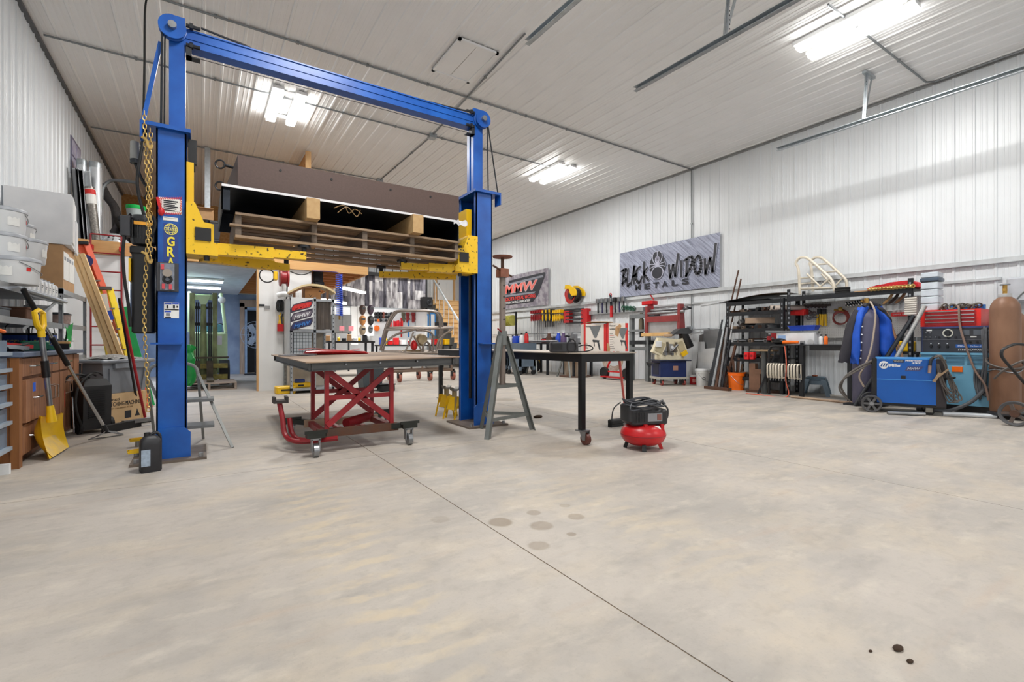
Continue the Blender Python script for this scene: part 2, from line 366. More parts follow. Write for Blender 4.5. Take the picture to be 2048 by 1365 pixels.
struct('loft_post', G().box((1.88, 12.6, 2.7), (1.96, 12.7, 5.09)), pinez, parent=floor_l)
struct('loft_brace', G().box((1.89, 11.0, 4.86), (1.95, 12.6, 5.06)), MATS['pine_y'], parent=floor_l)
# partition walls under the loft
def wallp(name, x0, x1, y, z1, mt): return struct(name, G().box((x0, y, 0), (x1, y+.1, z1)), mt)
wallp('wall_partition_left', XL, -1.12, 10.62, 2.47, white)
struct('trim_13', G().box((-1.12, 10.58, 0), (-1.05, 10.74, 2.47)), white)
wallp('wall_partition_middle', .95, 1.93, 10.62, 2.47, white)
struct('trim_14', G().box((.925, 10.6, 0), (.955, 10.74, 2.47)), pinez)
bluew = M('cool_grey_wall', (116, 134, 166), .7, 0, .12, 2.2, 0, (150, 166, 190))
struct('wall_back_room', G().box((XL, 16.9, 0), (1.02, 17., 2.47)).box((1.02, 16.9, 2.05), (1.9, 17., 2.47)), bluew)
struct('ceiling_back_room', G().box((XL, 10.7, 2.45), (.95, 16.9, 2.475)), M('back_room_ceiling', (196, 200, 206), .6))
struct('wall_side_room', G().box((1.9, 10.7, 0), (1.95, 17., 2.47)), white)
# the framed door opening at the end of the back room, black sheet standing in for the dark behind
dr = struct('dark_doorway', G().box((1.02, 17.5, 0), (1.9, 17.52, 2.1)), black)
struct('door_frame', G().box((1.0, 16.84, 0), (1.13, 16.9, 2.2)).box((1.0, 16.84, 2.08), (1.95, 16.9, 2.3)), wood('grey_pine', (196, 172, 150), (160, 136, 118), 2), parent=dr)
struct('door_jamb', G().box((1.13, 16.86, 0), (1.2, 17.5, 2.08)).box((1.13, 16.86, 2.0), (1.9, 17.5, 2.08)), M('pale_jamb', (150, 176, 206), .6), parent=dr)
# plank clad wall beyond the loft, header over the work room
pw = struct('wall_planked', G().box((2.6, 17.03, 2.24), (7.28, 17.12, 3.5)), black)
tones = [M('plank_%d' % i, c, .8, 0, .3, 11, .1, c2, (1, 1, .22), .5, (.38, .6)) for i, (c, c2) in enumerate((((70, 68, 78), (128, 126, 134)), ((128, 124, 128), (200, 198, 200)), ((188, 186, 188), (226, 224, 224)), ((52, 50, 60), (96, 94, 104)), ((104, 100, 106), (172, 168, 170))))]
x = 2.62; rnd = random.Random(3)
while x < 7.2:
    w = rnd.choice((.09, .12, .15, .19)); z = 2.25
    while z < 3.48:
        z1 = min(z+rnd.choice((.35, .6, .9)), 3.49); t = .014+.008*rnd.random()
        if 3.49-z1 < .15: z1 = 3.49
        struct('plank', G().box((x+.003, 17.03-t, z+.003), (min(x+w, 7.27)-.003, 17.03, z1-.003)), rnd.choice(tones), parent=pw); z = z1
    x += w
struct('trim_15', G().box((2.6, 16.96, 2.2), (7.3, 17.0, 2.245)), galv)
struct('trim_16', G().box((4.9, 16.9, 3.38), (7.0, 17.0, 3.5)), black)                     # dark bar on top of the planks
struct('wall_work_room', G().box((2.0, 18.105, 0), (7.2, 18.3, 2.6)), M('pegboard_wall', (214, 216, 218), .6, 0, .04, 40))
struct('ceiling_work_room', G().box((1.95, 17.12, 2.55), (7.28, 18.3, 2.6)), white)
struct('trim_17', G().box((7.22, 17.12, 0), (7.3, 19.6, 3.5)), white)
# stair and white door on the landing
st = struct('stair', None, None)
sw = wood('stair_pine', (236, 200, 146), (222, 180, 122), 0)
for k in range(14):
    z = .2*(k+1); y = 15.3+.25*k
    struct('riser', G().box((8.2, y, z-.2), (9.7, y+.03, z-.006)), sw, parent=st); struct('tread', G().box((8.18, y-.03, z-.03), (9.72, y+.27, z)), sw, parent=st)
struct('landing', G().box((8.2, 18.8, 2.76), (9.7, 19.6, 2.82)), sw, parent=st)
g = G().bar((8.22, 15.2, 1.0), (8.22, 18.9, 3.9), .05, .06)
for k in range(9): y = 15.4+k*.43; g.bar((8.22, y, .16+(y-15.3)*.8), (8.22, y, 1.0+(y-15.2)*.785), .02, .02)
struct('handrail', g, M('rail_paint', (206, 212, 216), .5), parent=st)
d1 = struct('door_1', G().box((8.82, 19.5, 2.82), (9.58, 19.56, 4.85)), white)
struct('door_frame', G().box((8.66, 19.5, 2.82), (8.8, 19.58, 4.95)).box((9.6, 19.5, 2.82), (9.7, 19.58, 4.95)), pinez, parent=d1)
struct('door_glass', G().box((8.95, 19.48, 3.85), (9.45, 19.5, 4.6)), dark, parent=d1)
for (x0, x1, z0, z1) in ((8.92, 9.16, 3.0, 3.7), (9.24, 9.48, 3.0, 3.7)): struct('door_panel', G().box((x0, 19.485, z0), (x1, 19.5, z1)), white, parent=d1)
struct('door_handle', G().sph((8.88, 19.46, 3.6), .035), chrome, parent=d1)
# loft window on the left wall
w1 = struct('window_1', G().box((XL-.01, 10.86, 3.85), (XL+.02, 11.62, 4.5)), M('window_trim', (120, 116, 140), .5))
for k in range(2):
    for j in range(2): struct('pane', G().box((XL+.02, 10.9+k*.36, 3.9+j*.29), (XL+.026, 11.22+k*.36, 4.16+j*.29)), M('window_glass', (196, 190, 232), .25, .0, .2, 9, 0, (226, 226, 246)), parent=w1)
# black railing of the upper room
rl = struct('railing', None, None); 
g = G().box((3.1, 17., 4.3), (7.2, 17.04, 4.34))
struct('top_rail', g, black, parent=rl)
for k in range(14): struct('baluster', G().box((3.2+k*.3, 17., 3.5), (3.22+k*.3, 17.03, 4.3)), black, parent=rl)
# ================================================================ ceiling lights
def fixture(x, y, label):
    t = thing('ceiling_light', label, 'light', (x, y, ZC-.02), 0, 'twin tube shop lights on the ceiling')
    lpart(t, 'housing', G().box((-.26, -.62, -.05), (-.09, .62, 0)).box((.09, -.62, -.05), (.26, .62, 0)).box((-.09, -.5, -.03), (.09, -.42, 0)).box((-.09, .42, -.03), (.09, .5, 0)), white)
    for s in (-1, 1):
        lpart(t, 'tube', G().rb((s*.165-.075, -.6, -.105), (s*.165+.075, .6, -.055), .02), lamp_em)
    return t
names = {(1.22, 9.05): 'twin tube light over the brown steel box on the lift', (7.08, 9.05): 'twin tube light far back, left of the right wall banners', (7.08, 2.72): 'twin tube light at the upper right, nearest in view'}
for (x, y) in FIX:
    if y > 14 and x < 3: continue
    if (x, y) in names or y > 14: fixture(x, y, names.get((x, y), 'twin tube light deepest in the hall, above the loft edge'))
    else: fixture(x, y, 'twin tube shop light %s, outside the frame' % ('left of the hatch toward the camera' if y > 0 else 'behind the camera on the left' if x < 3 else 'behind the camera on the right'))
# door tracks hung from the ceiling
def track(name, label, a, b, hang):
    t = thing(name, label, 'rail', tuple(a))
    d = (V(b)-V(a)).normalized(); sd = d.cross(Z_)
    g = G(); a, b = V(a), V(b)
    g.bar(a, b, .006, .055); g.bar(a+sd*.03+Z_*.025, b+sd*.03+Z_*.025, .06, .006); g.bar(a+sd*.03-Z_*.025, b+sd*.03-Z_*.025, .05, .006)
    part(t, 'channel', g, galv)
    for q in hang:
        p = a.lerp(b, q)
        h_ = part(t, 'hanger', G().bar(p+sd*.03+Z_*.03, V((p.x+.03, p.y, ZC-.05)), .05, .006, Y_).bar(p+sd*.05+Z_*.03, V((p.x+.055, p.y, ZC-.05)), .006, .05, Y_), galv)
        part(t, 'hanger', G().bar(p+sd*.03+Z_*.05, V((p.x+.24, p.y, ZC-.05)), .04, .006, Y_), galv)
        part(t, 'ceiling_angle', G().box((p.x-.03, p.y-.03, ZC-.06), (p.x+.3, p.y+.03, ZC-.02)), galv)
        g = G()
        for k in range(12): g.cyl((p.x+.03, p.y-.006, 4.4+.05*k), (p.x+.03, p.y-.003, 4.4+.05*k), .009, n=6)
        part(h_, 'punched_holes', g, dark, None, None, 'stuff')
    return t
track('door_track', 'short galvanised door track running off the top edge of the photo', (3.09, 4.36, 4.33), (3.16, .8, 4.33), (.5,))
track('door_track', 'long thin galvanised door track between the two hanging angle brackets', (4.86, 4.38, 4.33), (4.96, -.6, 4.33), (.26,))
track('door_track', 'long galvanised door track in front of the right wall', (8.43, 4.38, 4.33), (8.54, -.6, 4.33), (.26,))
# ================================================================ two post lift
def cchan(xw, xo, y0, y1, z0, z1, t=.012, lip=.05):
    sx = 1 if xo > xw else -1
    g = G().box((xw, y0, z0), (xw+sx*t, y1, z1)).box((xw, y0, z0), (xo, y0+t, z1)).box((xw, y1-t, z0), (xo, y1, z1))
    return g.box((xo-sx*t, y0, z0), (xo, y0+lip, z1)).box((xo-sx*t, y1-lip, z0), (xo, y1, z1))
def decal(parent, name, px, Y, mt, t=.003, label=None):
    a, b = onY(px[0], px[1], Y), onY(px[2], px[3], Y)
    return part(parent, name, G().box((a.x, Y-t, b.z), (b.x, Y, a.z)), mt, None, label)
lift = thing('two_post_lift', 'tall blue two post car lift with yellow arms raised under a loaded pallet', 'lift', (1.2, 4.86, 0))
LX, RX = (-.3, -.1), (2.82, 2.61)
for (a, b) in (LX, RX):
    part(lift, 'column', cchan(a, b, 4.72, 5.0 if a < 0 else 5.15, .02, 2.67), blue)
    s = 1 if b > a else -1
    part(lift, 'base_plate', G().box((a-s*.16, 4.62, 0), (b+s*.14, 5.2, .02)), M('worn_base_steel', (112, 100, 90), .6, .3, .25, 9))
    for q in ((a-s*.12, 4.66), (b+s*.1, 4.66), (a-s*.12, 5.15)): part(lift, 'anchor_bolt', G().cyl((q[0], q[1], .02), (q[0], q[1], .05), .018, n=6), steel)
    part(lift, 'foot_gusset', G().prism([(a-s*.012, .02), (b+s*.03, .02), (b+s*.03, .22), (b-s*.02, .27), (a+s*.02, .27), (a-s*.012, .2)], (0, 4.72, 0), X_, Z_, .012), blue)
    part(lift, 'cap_plate', G().box((a-s*.1, 4.68, 2.67), (b+s*.03, 5.04 if a < 0 else 5.2, 2.7)).box((a-s*.1, 4.68, 2.56), (a-s*.085, 4.8, 2.67)), blue)
    part(lift, 'lug', G().box((a-s*.03, 4.62, .94), (b-s*.03, 4.72, .955)), blue)
    part(lift, 'upper_mast', G().box((a+s*.08, 4.8, 2.7), (b-s*.01, 4.86, 3.66)).box((a+s*.08, 4.9, 2.7), (b-s*.01, 4.96, 3.5)), blue)
for (x, s) in ((-.165, 1), (2.685, -1)):                              # pulleys and pulley bolts on the mast heads
    p = part(lift, 'pulley', G().lathe([(.02, -.03), (.095, -.03), (.095, -.015), (.075, -.008), (.075, .008), (.095, .015), (.095, .03), (.02, .03)], (x-s*.03, 4.765, 3.53), 26, 'Y'), blue)
    part(p, 'hub', G().cyl((x-s*.03, 4.735, 3.53), (x-s*.03, 4.70, 3.53), .03, n=12), steel)
    for z in (3.6, 3.44): part(lift, 'bolt', G().cyl((x+s*.06, 4.79, z), (x+s*.16, 4.79, z), .016, n=8).cyl((x+s*.085, 4.79, z), (x+s*.11, 4.79, z), .028, n=6), dark)
    part(lift, 'bracket', G().box((x+s*.06, 4.78, 3.34), (x+s*.1, 4.85, 3.42)).box((x+s*.06, 4.78, 3.34), (x+s*.16, 4.85, 3.35)), dark)
g = G().box((-.12, 4.81, 3.44), (2.64, 4.93, 3.575)); g.box((-.12, 4.803, 3.5), (2.64, 4.81, 3.512)).box((-.12, 4.80, 3.57), (2.64, 4.94, 3.582))
part(lift, 'crossbeam', g, blue)
part(lift, 'cable', G().tube([(-.27, 4.75, 2.7), (-.262, 4.76, 3.5)], .009, 6).tube([(-.25, 4.77, 2.7), (-.245, 4.77, 3.5)], .006, 6), dark)
part(lift, 'cable', G().tube([(2.8, 4.77, 2.7), (2.78, 4.765, 3.53)], .008, 6).tube([(2.93, 4.77, 2.72), (2.79, 4.765, 3.5)], .008, 6), dark)
part(lift, 'cable', G().tube(smooth_pts([(.0, 4.8, 3.62), (.3, 4.82, 3.6), (.6, 4.85, 3.59), (2.0, 4.85, 3.6), (2.55, 4.8, 3.6)]), .009, 6).tube([(-.1, 4.79, 3.35), (2.6, 4.79, 3.35)], .003, 5), dark)
part(lift, 'strut', G().bar((-.39, 4.78, 2.7), (-.275, 4.79, 3.4), .03, .012), blue)
for z0 in ((-.06, 1),): part(lift, 'screw_cover', G().box((-.09, 4.8, 2.46), (-.03, 4.86, 2.66)).cyl((-.06, 4.83, 2.40), (-.06, 4.83, 2.5), .02), black)
part(lift, 'lift_chain_column', G().cyl((2.66, 4.95, .3), (2.66, 4.95, 1.75), .02), black)
# carriages
part(lift, 'carriage', G().box((-.125, 4.74, 1.72), (-.05, 4.96, 2.45)), yellow)
part(lift, 'carriage', G().box((2.56, 4.86, 1.78), (2.625, 5.08, 2.5)), yellow)
for (x0, x1, zz, y) in ((-.1, .12, 1.74, 4.66), (2.34, 2.62, 1.8, 4.7)):
    s = 1 if x0 < 1 else -1; xa, xb = (x0, x1) if s > 0 else (x1, x0)
    part(lift, 'carriage_arm_bracket', G().prism([(xa, zz-.06), (xb, zz-.06), (xb, zz+.0), (xb-s*.03, zz+.03), (xb-s*.03, zz+.2), (xb-s*.1, zz+.21), (xb-s*.16, zz+.36), (xa, zz+.36)], (0, 4.96, 0), X_, Z_, 4.96-y), yworn)
    part(lift, 'socket', G().box((xb-s*.05, y-.012, zz+.055), (xb-s*.16, y-.002, zz+.16)), black)
    part(lift, 'pin', G().cyl((xb-s*.08, y+.05, zz-.1), (xb-s*.08, y+.05, zz+.24), .022), dark)
def arm(p, q, w, h, ext, lab):
    p, q = V(p), V(q); d = (q-p); m = p+d*ext
    a = part(lift, 'arm', G().bar(p, m, w, h), yworn, None)
    part(a, 'arm_extension', G().bar(m-d*.05, q, w*.78, h*.74), yworn)
    part(lift, 'pad_post', G().cyl((q.x-d.x*.02, q.y-d.y*.02, q.z), (q.x-d.x*.02, q.y-d.y*.02, 1.835), .022).cyl((q.x-d.x*.02, q.y-d.y*.02, 1.815), (q.x-d.x*.02, q.y-d.y*.02, 1.837), .055, n=14), dark)
arm((-.02, 4.74, 1.742), (.80, 4.64, 1.742), .11, .095, .68, '')
arm((.0, 4.9, 1.70), (.72, 5.15, 1.70), .10, .085, .8, '')
arm((2.55, 4.76, 1.775), (1.78, 4.88, 1.775), .11, .09, .62, '')
arm((2.5, 5.0, 1.74), (1.72, 5.4, 1.74), .10, .085, .62, '')
# power unit on the left column
part(lift, 'fluid_tank', G().rb((-.46, 4.76, 1.03), (-.315, 5.0, 1.68), .03).rb((-.47, 4.75, 1.66), (-.31, 5.0, 1.72), .02), black)
m_ = part(lift, 'motor', G().lathe([(.03, 1.73), (.075, 1.74), (.085, 1.77), (.085, 1.94), (.075, 1.97), (.03, 1.98)], (-.385, 4.82, 0), 18).rb((-.345, 4.74, 1.75), (-.30, 4.95, 1.96), .02), M('motor_black', (34, 35, 38), .4))
for k in range(8): part(m_, 'fin', G().box((-.455+.018*k, 4.728+.004*abs(k-4), 1.78), (-.449+.018*k, 4.75, 1.93)), black)
part(m_, 'warning_band', G().box((-.44, 4.724, 1.885), (-.33, 4.73, 1.91)), M('amber_label', (230, 160, 50), .6))
part(lift, 'switch_box', G().rb((-.525, 4.74, 1.79), (-.462, 4.84, 1.95), .01), M('switch_grey', (54, 55, 60), .5))
part(lift, 'hydraulic_hose', G().tube(smooth_pts([(-.5, 4.76, 1.79), (-.51, 4.76, 1.65), (-.5, 4.76, 1.45), (-.475, 4.75, 1.25), (-.465, 4.77, 1.08)]), .011, 8), rubber)
part(lift, 'hydraulic_hose', G().tube(smooth_pts([(-.38, 4.76, 1.97), (-.42, 4.74, 2.2), (-.40, 4.76, 2.45), (-.37, 4.78, 2.66)]), .011, 8).tube(smooth_pts([(-.36, 4.74, 1.97), (-.31, 4.71, 1.95), (-.31, 4.71, 1.85), (-.36, 4.71, 1.76)]), .009, 8), rubber)
part(lift, 'yellow_tag', G().box((-.475, 4.752, 1.44), (-.462, 4.9, 1.62)), yellow)
part(lift, 'release_handle', G().bar((-.29, 4.70, 2.11), (-.27, 4.69, 2.02), .02, .02).sph((-.265, 4.69, 2.0), (.022, .02, .035)), red)
# stickers and lettering on the column
yf = 4.705
d_ = decal(lift, 'warning_sticker', (318, 394, 364, 430), 4.72, paper)
g = G()
for k in range(12):
    for (yy0, yy1) in ((394.5, 399), (425, 429.5)): a, b = onY(319+3.75*k, yy1, 4.7165), onY(322+3.75*k, yy0, 4.7165); g.bar(a, b, .005, .002, Y_)
for k in range(7):
    for xx in (319, 359.5): a, b = onY(xx, 402+3.4*k, 4.7165), onY(xx+4, 399+3.4*k, 4.7165); g.bar(a, b, .005, .002, Y_)
part(d_, 'red_stripes', g, inkr, None, None, 'stuff')
part(d_, 'sticker_text', G().box(tuple(onY(324, 399, 4.716)-V((0, 0, 0))), tuple(onY(359, 424, 4.714))), paper)
for k in range(6): part(d_, 'printed_line', G().box(tuple(onY(327, 402.4+k*3.6, 4.7145)), tuple(onY(356-(k % 3)*3, 403.4+k*3.6, 4.713))), ink)
d_ = decal(lift, 'maker_plate', (326, 433, 356, 444), 4.72, paper)
part(d_, 'printed_line', G().box(tuple(onY(328, 435, 4.7165)), tuple(onY(353, 438, 4.715))), ink)
part(d_, 'printed_line', G().box(tuple(onY(328, 440, 4.7165)), tuple(onY(346, 442, 4.715))), ink)
d_ = decal(lift, 'dark_panel', (327, 446, 357, 525), 4.72, M('navy_panel', (38, 66, 140), .5), .002)
c = onY(342, 459, 4.716); rr = (onY(355, 459, 4.716)-c).length
g = G().torus(c, rr, .003, (0, 1, 0), 28, 5)
for k in (.35, .7): g.torus(c, rr, .002, (0, 1, 0), 24, 5, (k, 1)) if False else g.tube([c+V((rr*k*math.cos(t*.2618), 0, rr*math.sin(t*.2618))) for t in range(24)], .0018, 5, True)
for k in (-.6, -.25, .25, .6): g.tube([c+V((-rr*math.sqrt(1-k*k), 0, rr*k)), c+V((rr*math.sqrt(1-k*k), 0, rr*k))], .0018, 5)
part(d_, 'globe_emblem', g, M('pale_yellow', (236, 226, 120), .5))
part(d_, 'lettering', text_g('GRAND', c-V((rr*.95, .003, .012)), X_, Z_, rr*1.9, .024), M('pale_yellow2', (240, 232, 150), .5))
for (ch, y0, y1) in (('G', 474.5, 492), ('R', 495, 513.5), ('A', 516.5, 535)):
    a, b = onY(334, y1, 4.717), onY(349.5, y0, 4.717); part(d_, 'lettering', text_g(ch, a, X_, Z_, b.x-a.x, b.z-a.z, .004, 0, .03), M('letter_yellow', (248, 226, 70), .5))
a, b = onY(313, 524, 4.66), onY(357, 584, 4.66)
cb_ = part(lift, 'control_box', G().box((a.x, 4.66, b.z), (b.x, 4.72, a.z)), M('box_charcoal', (58, 58, 62), .5))
a2, b2 = onY(320, 526, 4.655), onY(349, 581, 4.655)
part(cb_, 'clear_cover', G().box((a2.x, 4.652, b2.z), (b2.x, 4.66, a2.z)), M('grey_mottled_plate', (128, 134, 146), .25, .1, .25, 30))
cc = onY(335, 549, 4.65); rw = .025
part(cb_, 'dial', G().cyl(cc+V((0, .004, .01)), cc+V((0, -.02, .01)), .032, n=18), M('taupe_dial', (150, 140, 130), .5))
part(cb_, 'cable_knot', G().torus(cc+V((0, -.006, -.04)), .025, .01, (0, 1, 0), 14, 6), black)
for (px, py) in ((325, 534), (327, 573), (341, 574)): q = onY(px, py, 4.65); part(cb_, 'red_plug', G().cb(q, (.02, .02, .04)), M('pink_red', (206, 76, 84), .5))
d_ = decal(lift, 'instruction_sticker', (328, 605, 358, 637), 4.72, paper)
for (x0, y0, x1, y1, m_) in ((329, 606, 343, 609, bluep), (344.5, 606, 357.5, 609, bluep), (329, 618, 357.5, 621, ink), (329, 622, 342, 625, bluep), (330, 634, 342, 636.5, ink), (333, 611, 337, 617, ink), (346, 611, 350, 617, ink), (353, 612, 356, 616, ink), (332, 627, 340, 632.5, greyp)):
    part(d_, 'printed_mark', G().box(tuple(onY(x0, y0, 4.7165)), tuple(onY(x1, y1, 4.715))), m_)
# ================================================================ the raised load: pallet, black steel frame, timbers, brown box
pal = thing('wooden_pallet', 'long weathered wooden pallet raised on the yellow lift arms', 'pallet', (1.25, 4.6, 1.84))
wp = [wood('old_board_%d' % i, c, c2, 0) for i, (c, c2) in enumerate((((164, 138, 110), (116, 96, 78)), ((182, 154, 122), (138, 114, 90)), ((140, 118, 98), (100, 84, 70))))]
rnd = random.Random(11)
for k in range(7): part(pal, 'deck_board', G().box((.24, 4.58+k*.14, 2.03), (2.32+.02*rnd.random(), 4.69+k*.14, 2.05)), wp[k % 3])
for k in range(4): part(pal, 'bottom_board', G().box((.24, 4.59+k*.28, 1.84), (2.3, 4.71+k*.28, 1.862)), wp[(k+1) % 3])
for x in (.24, .84, 1.3, 1.78, 2.28): part(pal, 'stringer', G().box((x, 4.6, 1.862), (x+.045, 5.54, 2.03)), wood('old_stringer', (120, 104, 88), (86, 74, 64), 1))
for k in range(3): part(pal, 'lower_board', G().box((.2, 4.585+k*.42, 1.935), (2.34, 4.6+k*.42+.05, 1.952)), wp[k % 3]) if k == 0 else None
fr = thing('steel_tray', 'black open fronted steel tray with white edged top sheet under the brown box', 'frame', (1.25, 4.6, 2.05))
bs = M('blued_black_steel', (34, 40, 50), .35, .5, .3, 6)
part(fr, 'top_sheet', G().box((.14, 4.52, 2.236), (2.36, 5.5, 2.246)), bs)
part(fr, 'white_edge', G().box((.14, 4.515, 2.232), (2.36, 4.522, 2.252)), M('white_edge', (224, 224, 226), .4))
part(fr, 'end_plate', G().box((.14, 4.56, 2.052), (.15, 5.5, 2.236)).box((.14, 4.56, 2.052), (.2, 4.57, 2.236)), bs)
part(fr, 'end_plate', G().box((2.3, 4.56, 2.052), (2.31, 5.5, 2.236)), bs)
part(fr, 'back_plate', G().box((.14, 5.49, 2.052), (2.31, 5.5, 2.236)), bs)
part(fr, 'plastic_wrap', G().grid(lambda u, v: (2.22+.16*u, 4.5-.02*math.sin(9*u), 2.2+.05*v+.012*math.sin(14*u+3*v)), 12, 5), M('cling_film', (214, 214, 218), .25))
part(fr, 'wire_bundle', G().tube(smooth_pts([(1.02, 4.53, 2.19), (1.1, 4.5, 2.22), (1.15, 4.52, 2.16), (1.2, 4.5, 2.2), (1.27, 4.52, 2.17)]), .004, 5).tube(smooth_pts([(1.05, 4.52, 2.15), (1.13, 4.5, 2.21), (1.22, 4.52, 2.14), (1.25, 4.5, 2.2)]), .004, 5), M('tan_wire', (150, 120, 80), .5))
for x, lb in ((.83, 'square timber block under the tray, the one nearer the left column'), (1.81, 'square timber block under the tray, the one nearer the right column')):
    tb = single('timber_block', lb, 'timber', G().box((x-.055, 4.46, 2.052), (x+.055, 5.45, 2.2315)), M('block_end', (206, 172, 122), .75, 0, .15, 16, .15, (176, 140, 94)), 'timbers between pallet and tray')
bx = thing('steel_box', 'long brown painted steel box resting on top of the raised tray', 'box', (1.25, 4.6, 2.254))
brown = M('brown_hammered_paint', (84, 66, 60), .55, .1, .08, 60, .05)
part(bx, 'body', G().loft([[(.26, 4.62, 2.254), (2.34, 4.62, 2.254), (2.34, 5.45, 2.254), (.15, 5.45, 2.254)], [(.26, 4.62, 2.545), (2.34, 4.62, 2.545), (2.34, 5.45, 2.545), (.22, 5.45, 2.545)]]), brown)
for (px, py) in ((561, 341), (663, 359), (781, 380), (861, 394)): q = onY(px, py, 4.62); part(bx, 'bolt_hole', G().cyl(q, q-Y_*.004, .011, n=10), black)
for z in (2.47, 2.285): 
    p = part(bx, 'eye_bolt', G().torus((.135, 4.72, z), .035, .007, (.3, 1, 0), 18, 7).cyl((.165, 4.72, z), (.23, 4.75, z), .012), dark)
# ================================================================ chain hanging beside the left column
g = G(); z = 2.72; k = 0
def link(g, c, ax, L=.021, Wd=.0105, r=.0034):
    pts = []
    for i in range(12):
        t = 2*math.pi*i/12; e = (Wd*math.cos(t), (L-Wd)*(1 if math.sin(t) > 0 else -1)*(abs(math.sin(t)) > .2)+Wd*math.sin(t)); pts.append(V(c)+ax*e[0]+Z_*e[1])
    g.tube(pts, r, 5, True)
while z > .42:
    sway = .012*math.sin(z*4); link(g, (-.352+sway, 4.6, z), X_ if k % 2 else Y_); z -= .034; k += 1
for j in range(30): link(g, (-.33+.004*math.sin(j), 4.615, 2.6-j*.034), X_ if j % 2 else Y_)
ch = thing('hanging_chain', 'gold coloured steel chain hanging beside the left blue column', 'chain', (-.352, 4.6, .4))
part(ch, 'links', g, M('gold_chain', (196, 164, 98), .35, .7, .2, 12))
for z in (2.5, 1.62): part(ch, 'grab_hook', G().tube(smooth_pts([(-.38, 4.585, z+.03), (-.35, 4.58, z+.01), (-.34, 4.58, z-.03), (-.325, 4.58, z-.05), (-.315, 4.58, z-.02)]), .01, 7), MATS['gold_chain'])
# ================================================================ small things round the left column
jug = thing('oil_jug', 'black plastic oil jug standing in front of the left column', 'jug', tuple(fl(301, 943)), .25)
lpart(jug, 'body', G().loft([[(math.copysign(abs(math.cos(t))**.5, math.cos(t))*.066*s, math.copysign(abs(math.sin(t))**.5, math.sin(t))*.05*s, z) for t in [2*math.pi*i/20 for i in range(20)]] for z, s in ((0, .92), (.01, 1), (.2, 1), (.235, .92), (.262, .6), (.27, .35))]), M('jug_black', (38, 38, 42), .45))
lpart(jug, 'cap', G().cyl((-.02, 0, .262), (-.02, 0, .29), .02, n=14), black)
lpart(jug, 'handle', G().tube(smooth_pts([(-.0, 0, .272), (.03, 0, .285), (.055, 0, .26), (.06, 0, .2)]), .011, 8), MATS['jug_black'])
lpart(jug, 'label_sheet', G().box((-.064, -.053, .05), (-.01, -.049, .17)), M('blue_grey_label', (150, 165, 182), .5, 0, .2, 40))
for px, py, lb in ((274, 918, 'yellow lift adapter lying on the floor left of the oil jug'), (276, 893, 'yellow lift adapter behind the jug by the column foot')):
    p = fl(px, py); t = thing('lift_adapter', lb, 'adapter', tuple(p), .2, 'yellow adapters by the left column')
    lpart(t, 'saddle', G().box((-.06, -.03, .05), (.06, .03, .058)).box((-.06, -.035, .05), (.06, -.03, .075)).box((-.06, .03, .05), (.06, .035, .075)), yworn); lpart(t, 'stem', G().cyl((0, 0, 0), (0, 0, .05), .022), steel)
sto = thing('step_stool', 'folding grey two step stool behind the left column', 'stool', tuple(fl(425, 880)))
gp = M('stool_grey', (150, 152, 150), .5, .3)
def P2(px, py, Y): return onY(px, py, Y)
for dx in (0, .38):
    f = P2(462, 884, 5.0); 
    part(sto, 'leg', G().bar((.24-dx, 5.0, .0), (-.02-dx, 5.32, .66), .03, .022, X_), gp); part(sto, 'leg', G().bar((-.19-dx, 5.0, .0), (.1-dx, 5.32, .42), .03, .022, X_) if False else G().bar((.02-dx, 5.62, 0), (-.02-dx, 5.3, .62), .03, .022, X_), gp)
part(sto, 'top_bow', G().tube(smooth_pts([(-.02, 5.32, .62), (-.04, 5.33, .72), (-.12, 5.34, .76), (-.3, 5.34, .76), (-.38, 5.33, .72), (-.4, 5.32, .62)]), .014, 8), gp)
for (z, y) in ((.2, 5.12), (.42, 5.24)): part(sto, 'step', G().box((-.3, y-.12, z), (.1, y+.12, z+.025)), M('step_tread', (112, 114, 114), .6))
bag = single('garbage_bag', 'crumpled green plastic bag hanging right behind the left column', 'bag', G().loft([[V((-.1+s*.058*math.cos(t)*(1+.25*math.sin(3*t+z*19)), 5.55+s*.05*math.sin(t), z*.9-.02+.02*math.sin(5*t)*s)) for t in [2*math.pi*i/18 for i in range(18)]] for z, s in ((.62, .3), (.66, .9), (.76, 1), (.86, .8), (.9, 1.05), (.98, .6), (1.02, .9), (1.06, .3))]), M('green_bag', (40, 170, 80), .3, 0, .25, 12))
# ================================================================ steel topped table on the red lift stand
RT = Matrix.Translation((.76, 4.27, 0)) @ Matrix.Rotation(R(-1.5), 4, 'Z')
def tilt(g):
    for i, v in enumerate(g.v): v = v.copy(); v.z += .02*v.x; g.v[i] = RT @ v
    return g
tt = thing('steel_table', 'rusty steel table top on channel rails laid over the red lift stand', 'table', tuple(RT @ V((.67, .5, .71))))
rustp = M('mill_scale_plate', (186, 160, 134), .5, .1, .1, 2.5, .05, (140, 116, 98), (1, .4, 1))
part(tt, 'plate', tilt(G().box((-.03, -.03, .783), (1.38, 3.03, .793))), rustp)
grime = M('grey_channel', (92, 92, 92), .45, .4, .2, 6)
for y in (0, 2.95): part(tt, 'channel_rail', tilt(G().box((0, y+.02, .71), (1.35, y+.03, .783)).box((0, y, .775), (1.35, y+.05, .783)).box((0, y, .71), (1.35, y+.05, .718))), grime)
for x in (0, 1.3): part(tt, 'channel_rail', tilt(G().box((x+.02, 0, .71), (x+.03, 3.0, .783)).box((x, 0, .775), (x+.05, 3.0, .783)).box((x, 0, .71), (x+.05, 3.0, .718))), grime)
for x in (.3, .6, .95): part(tt, 'screw', tilt(G().cyl((x, .02, .76), (x, -.012, .76), .008, n=8)), steel)
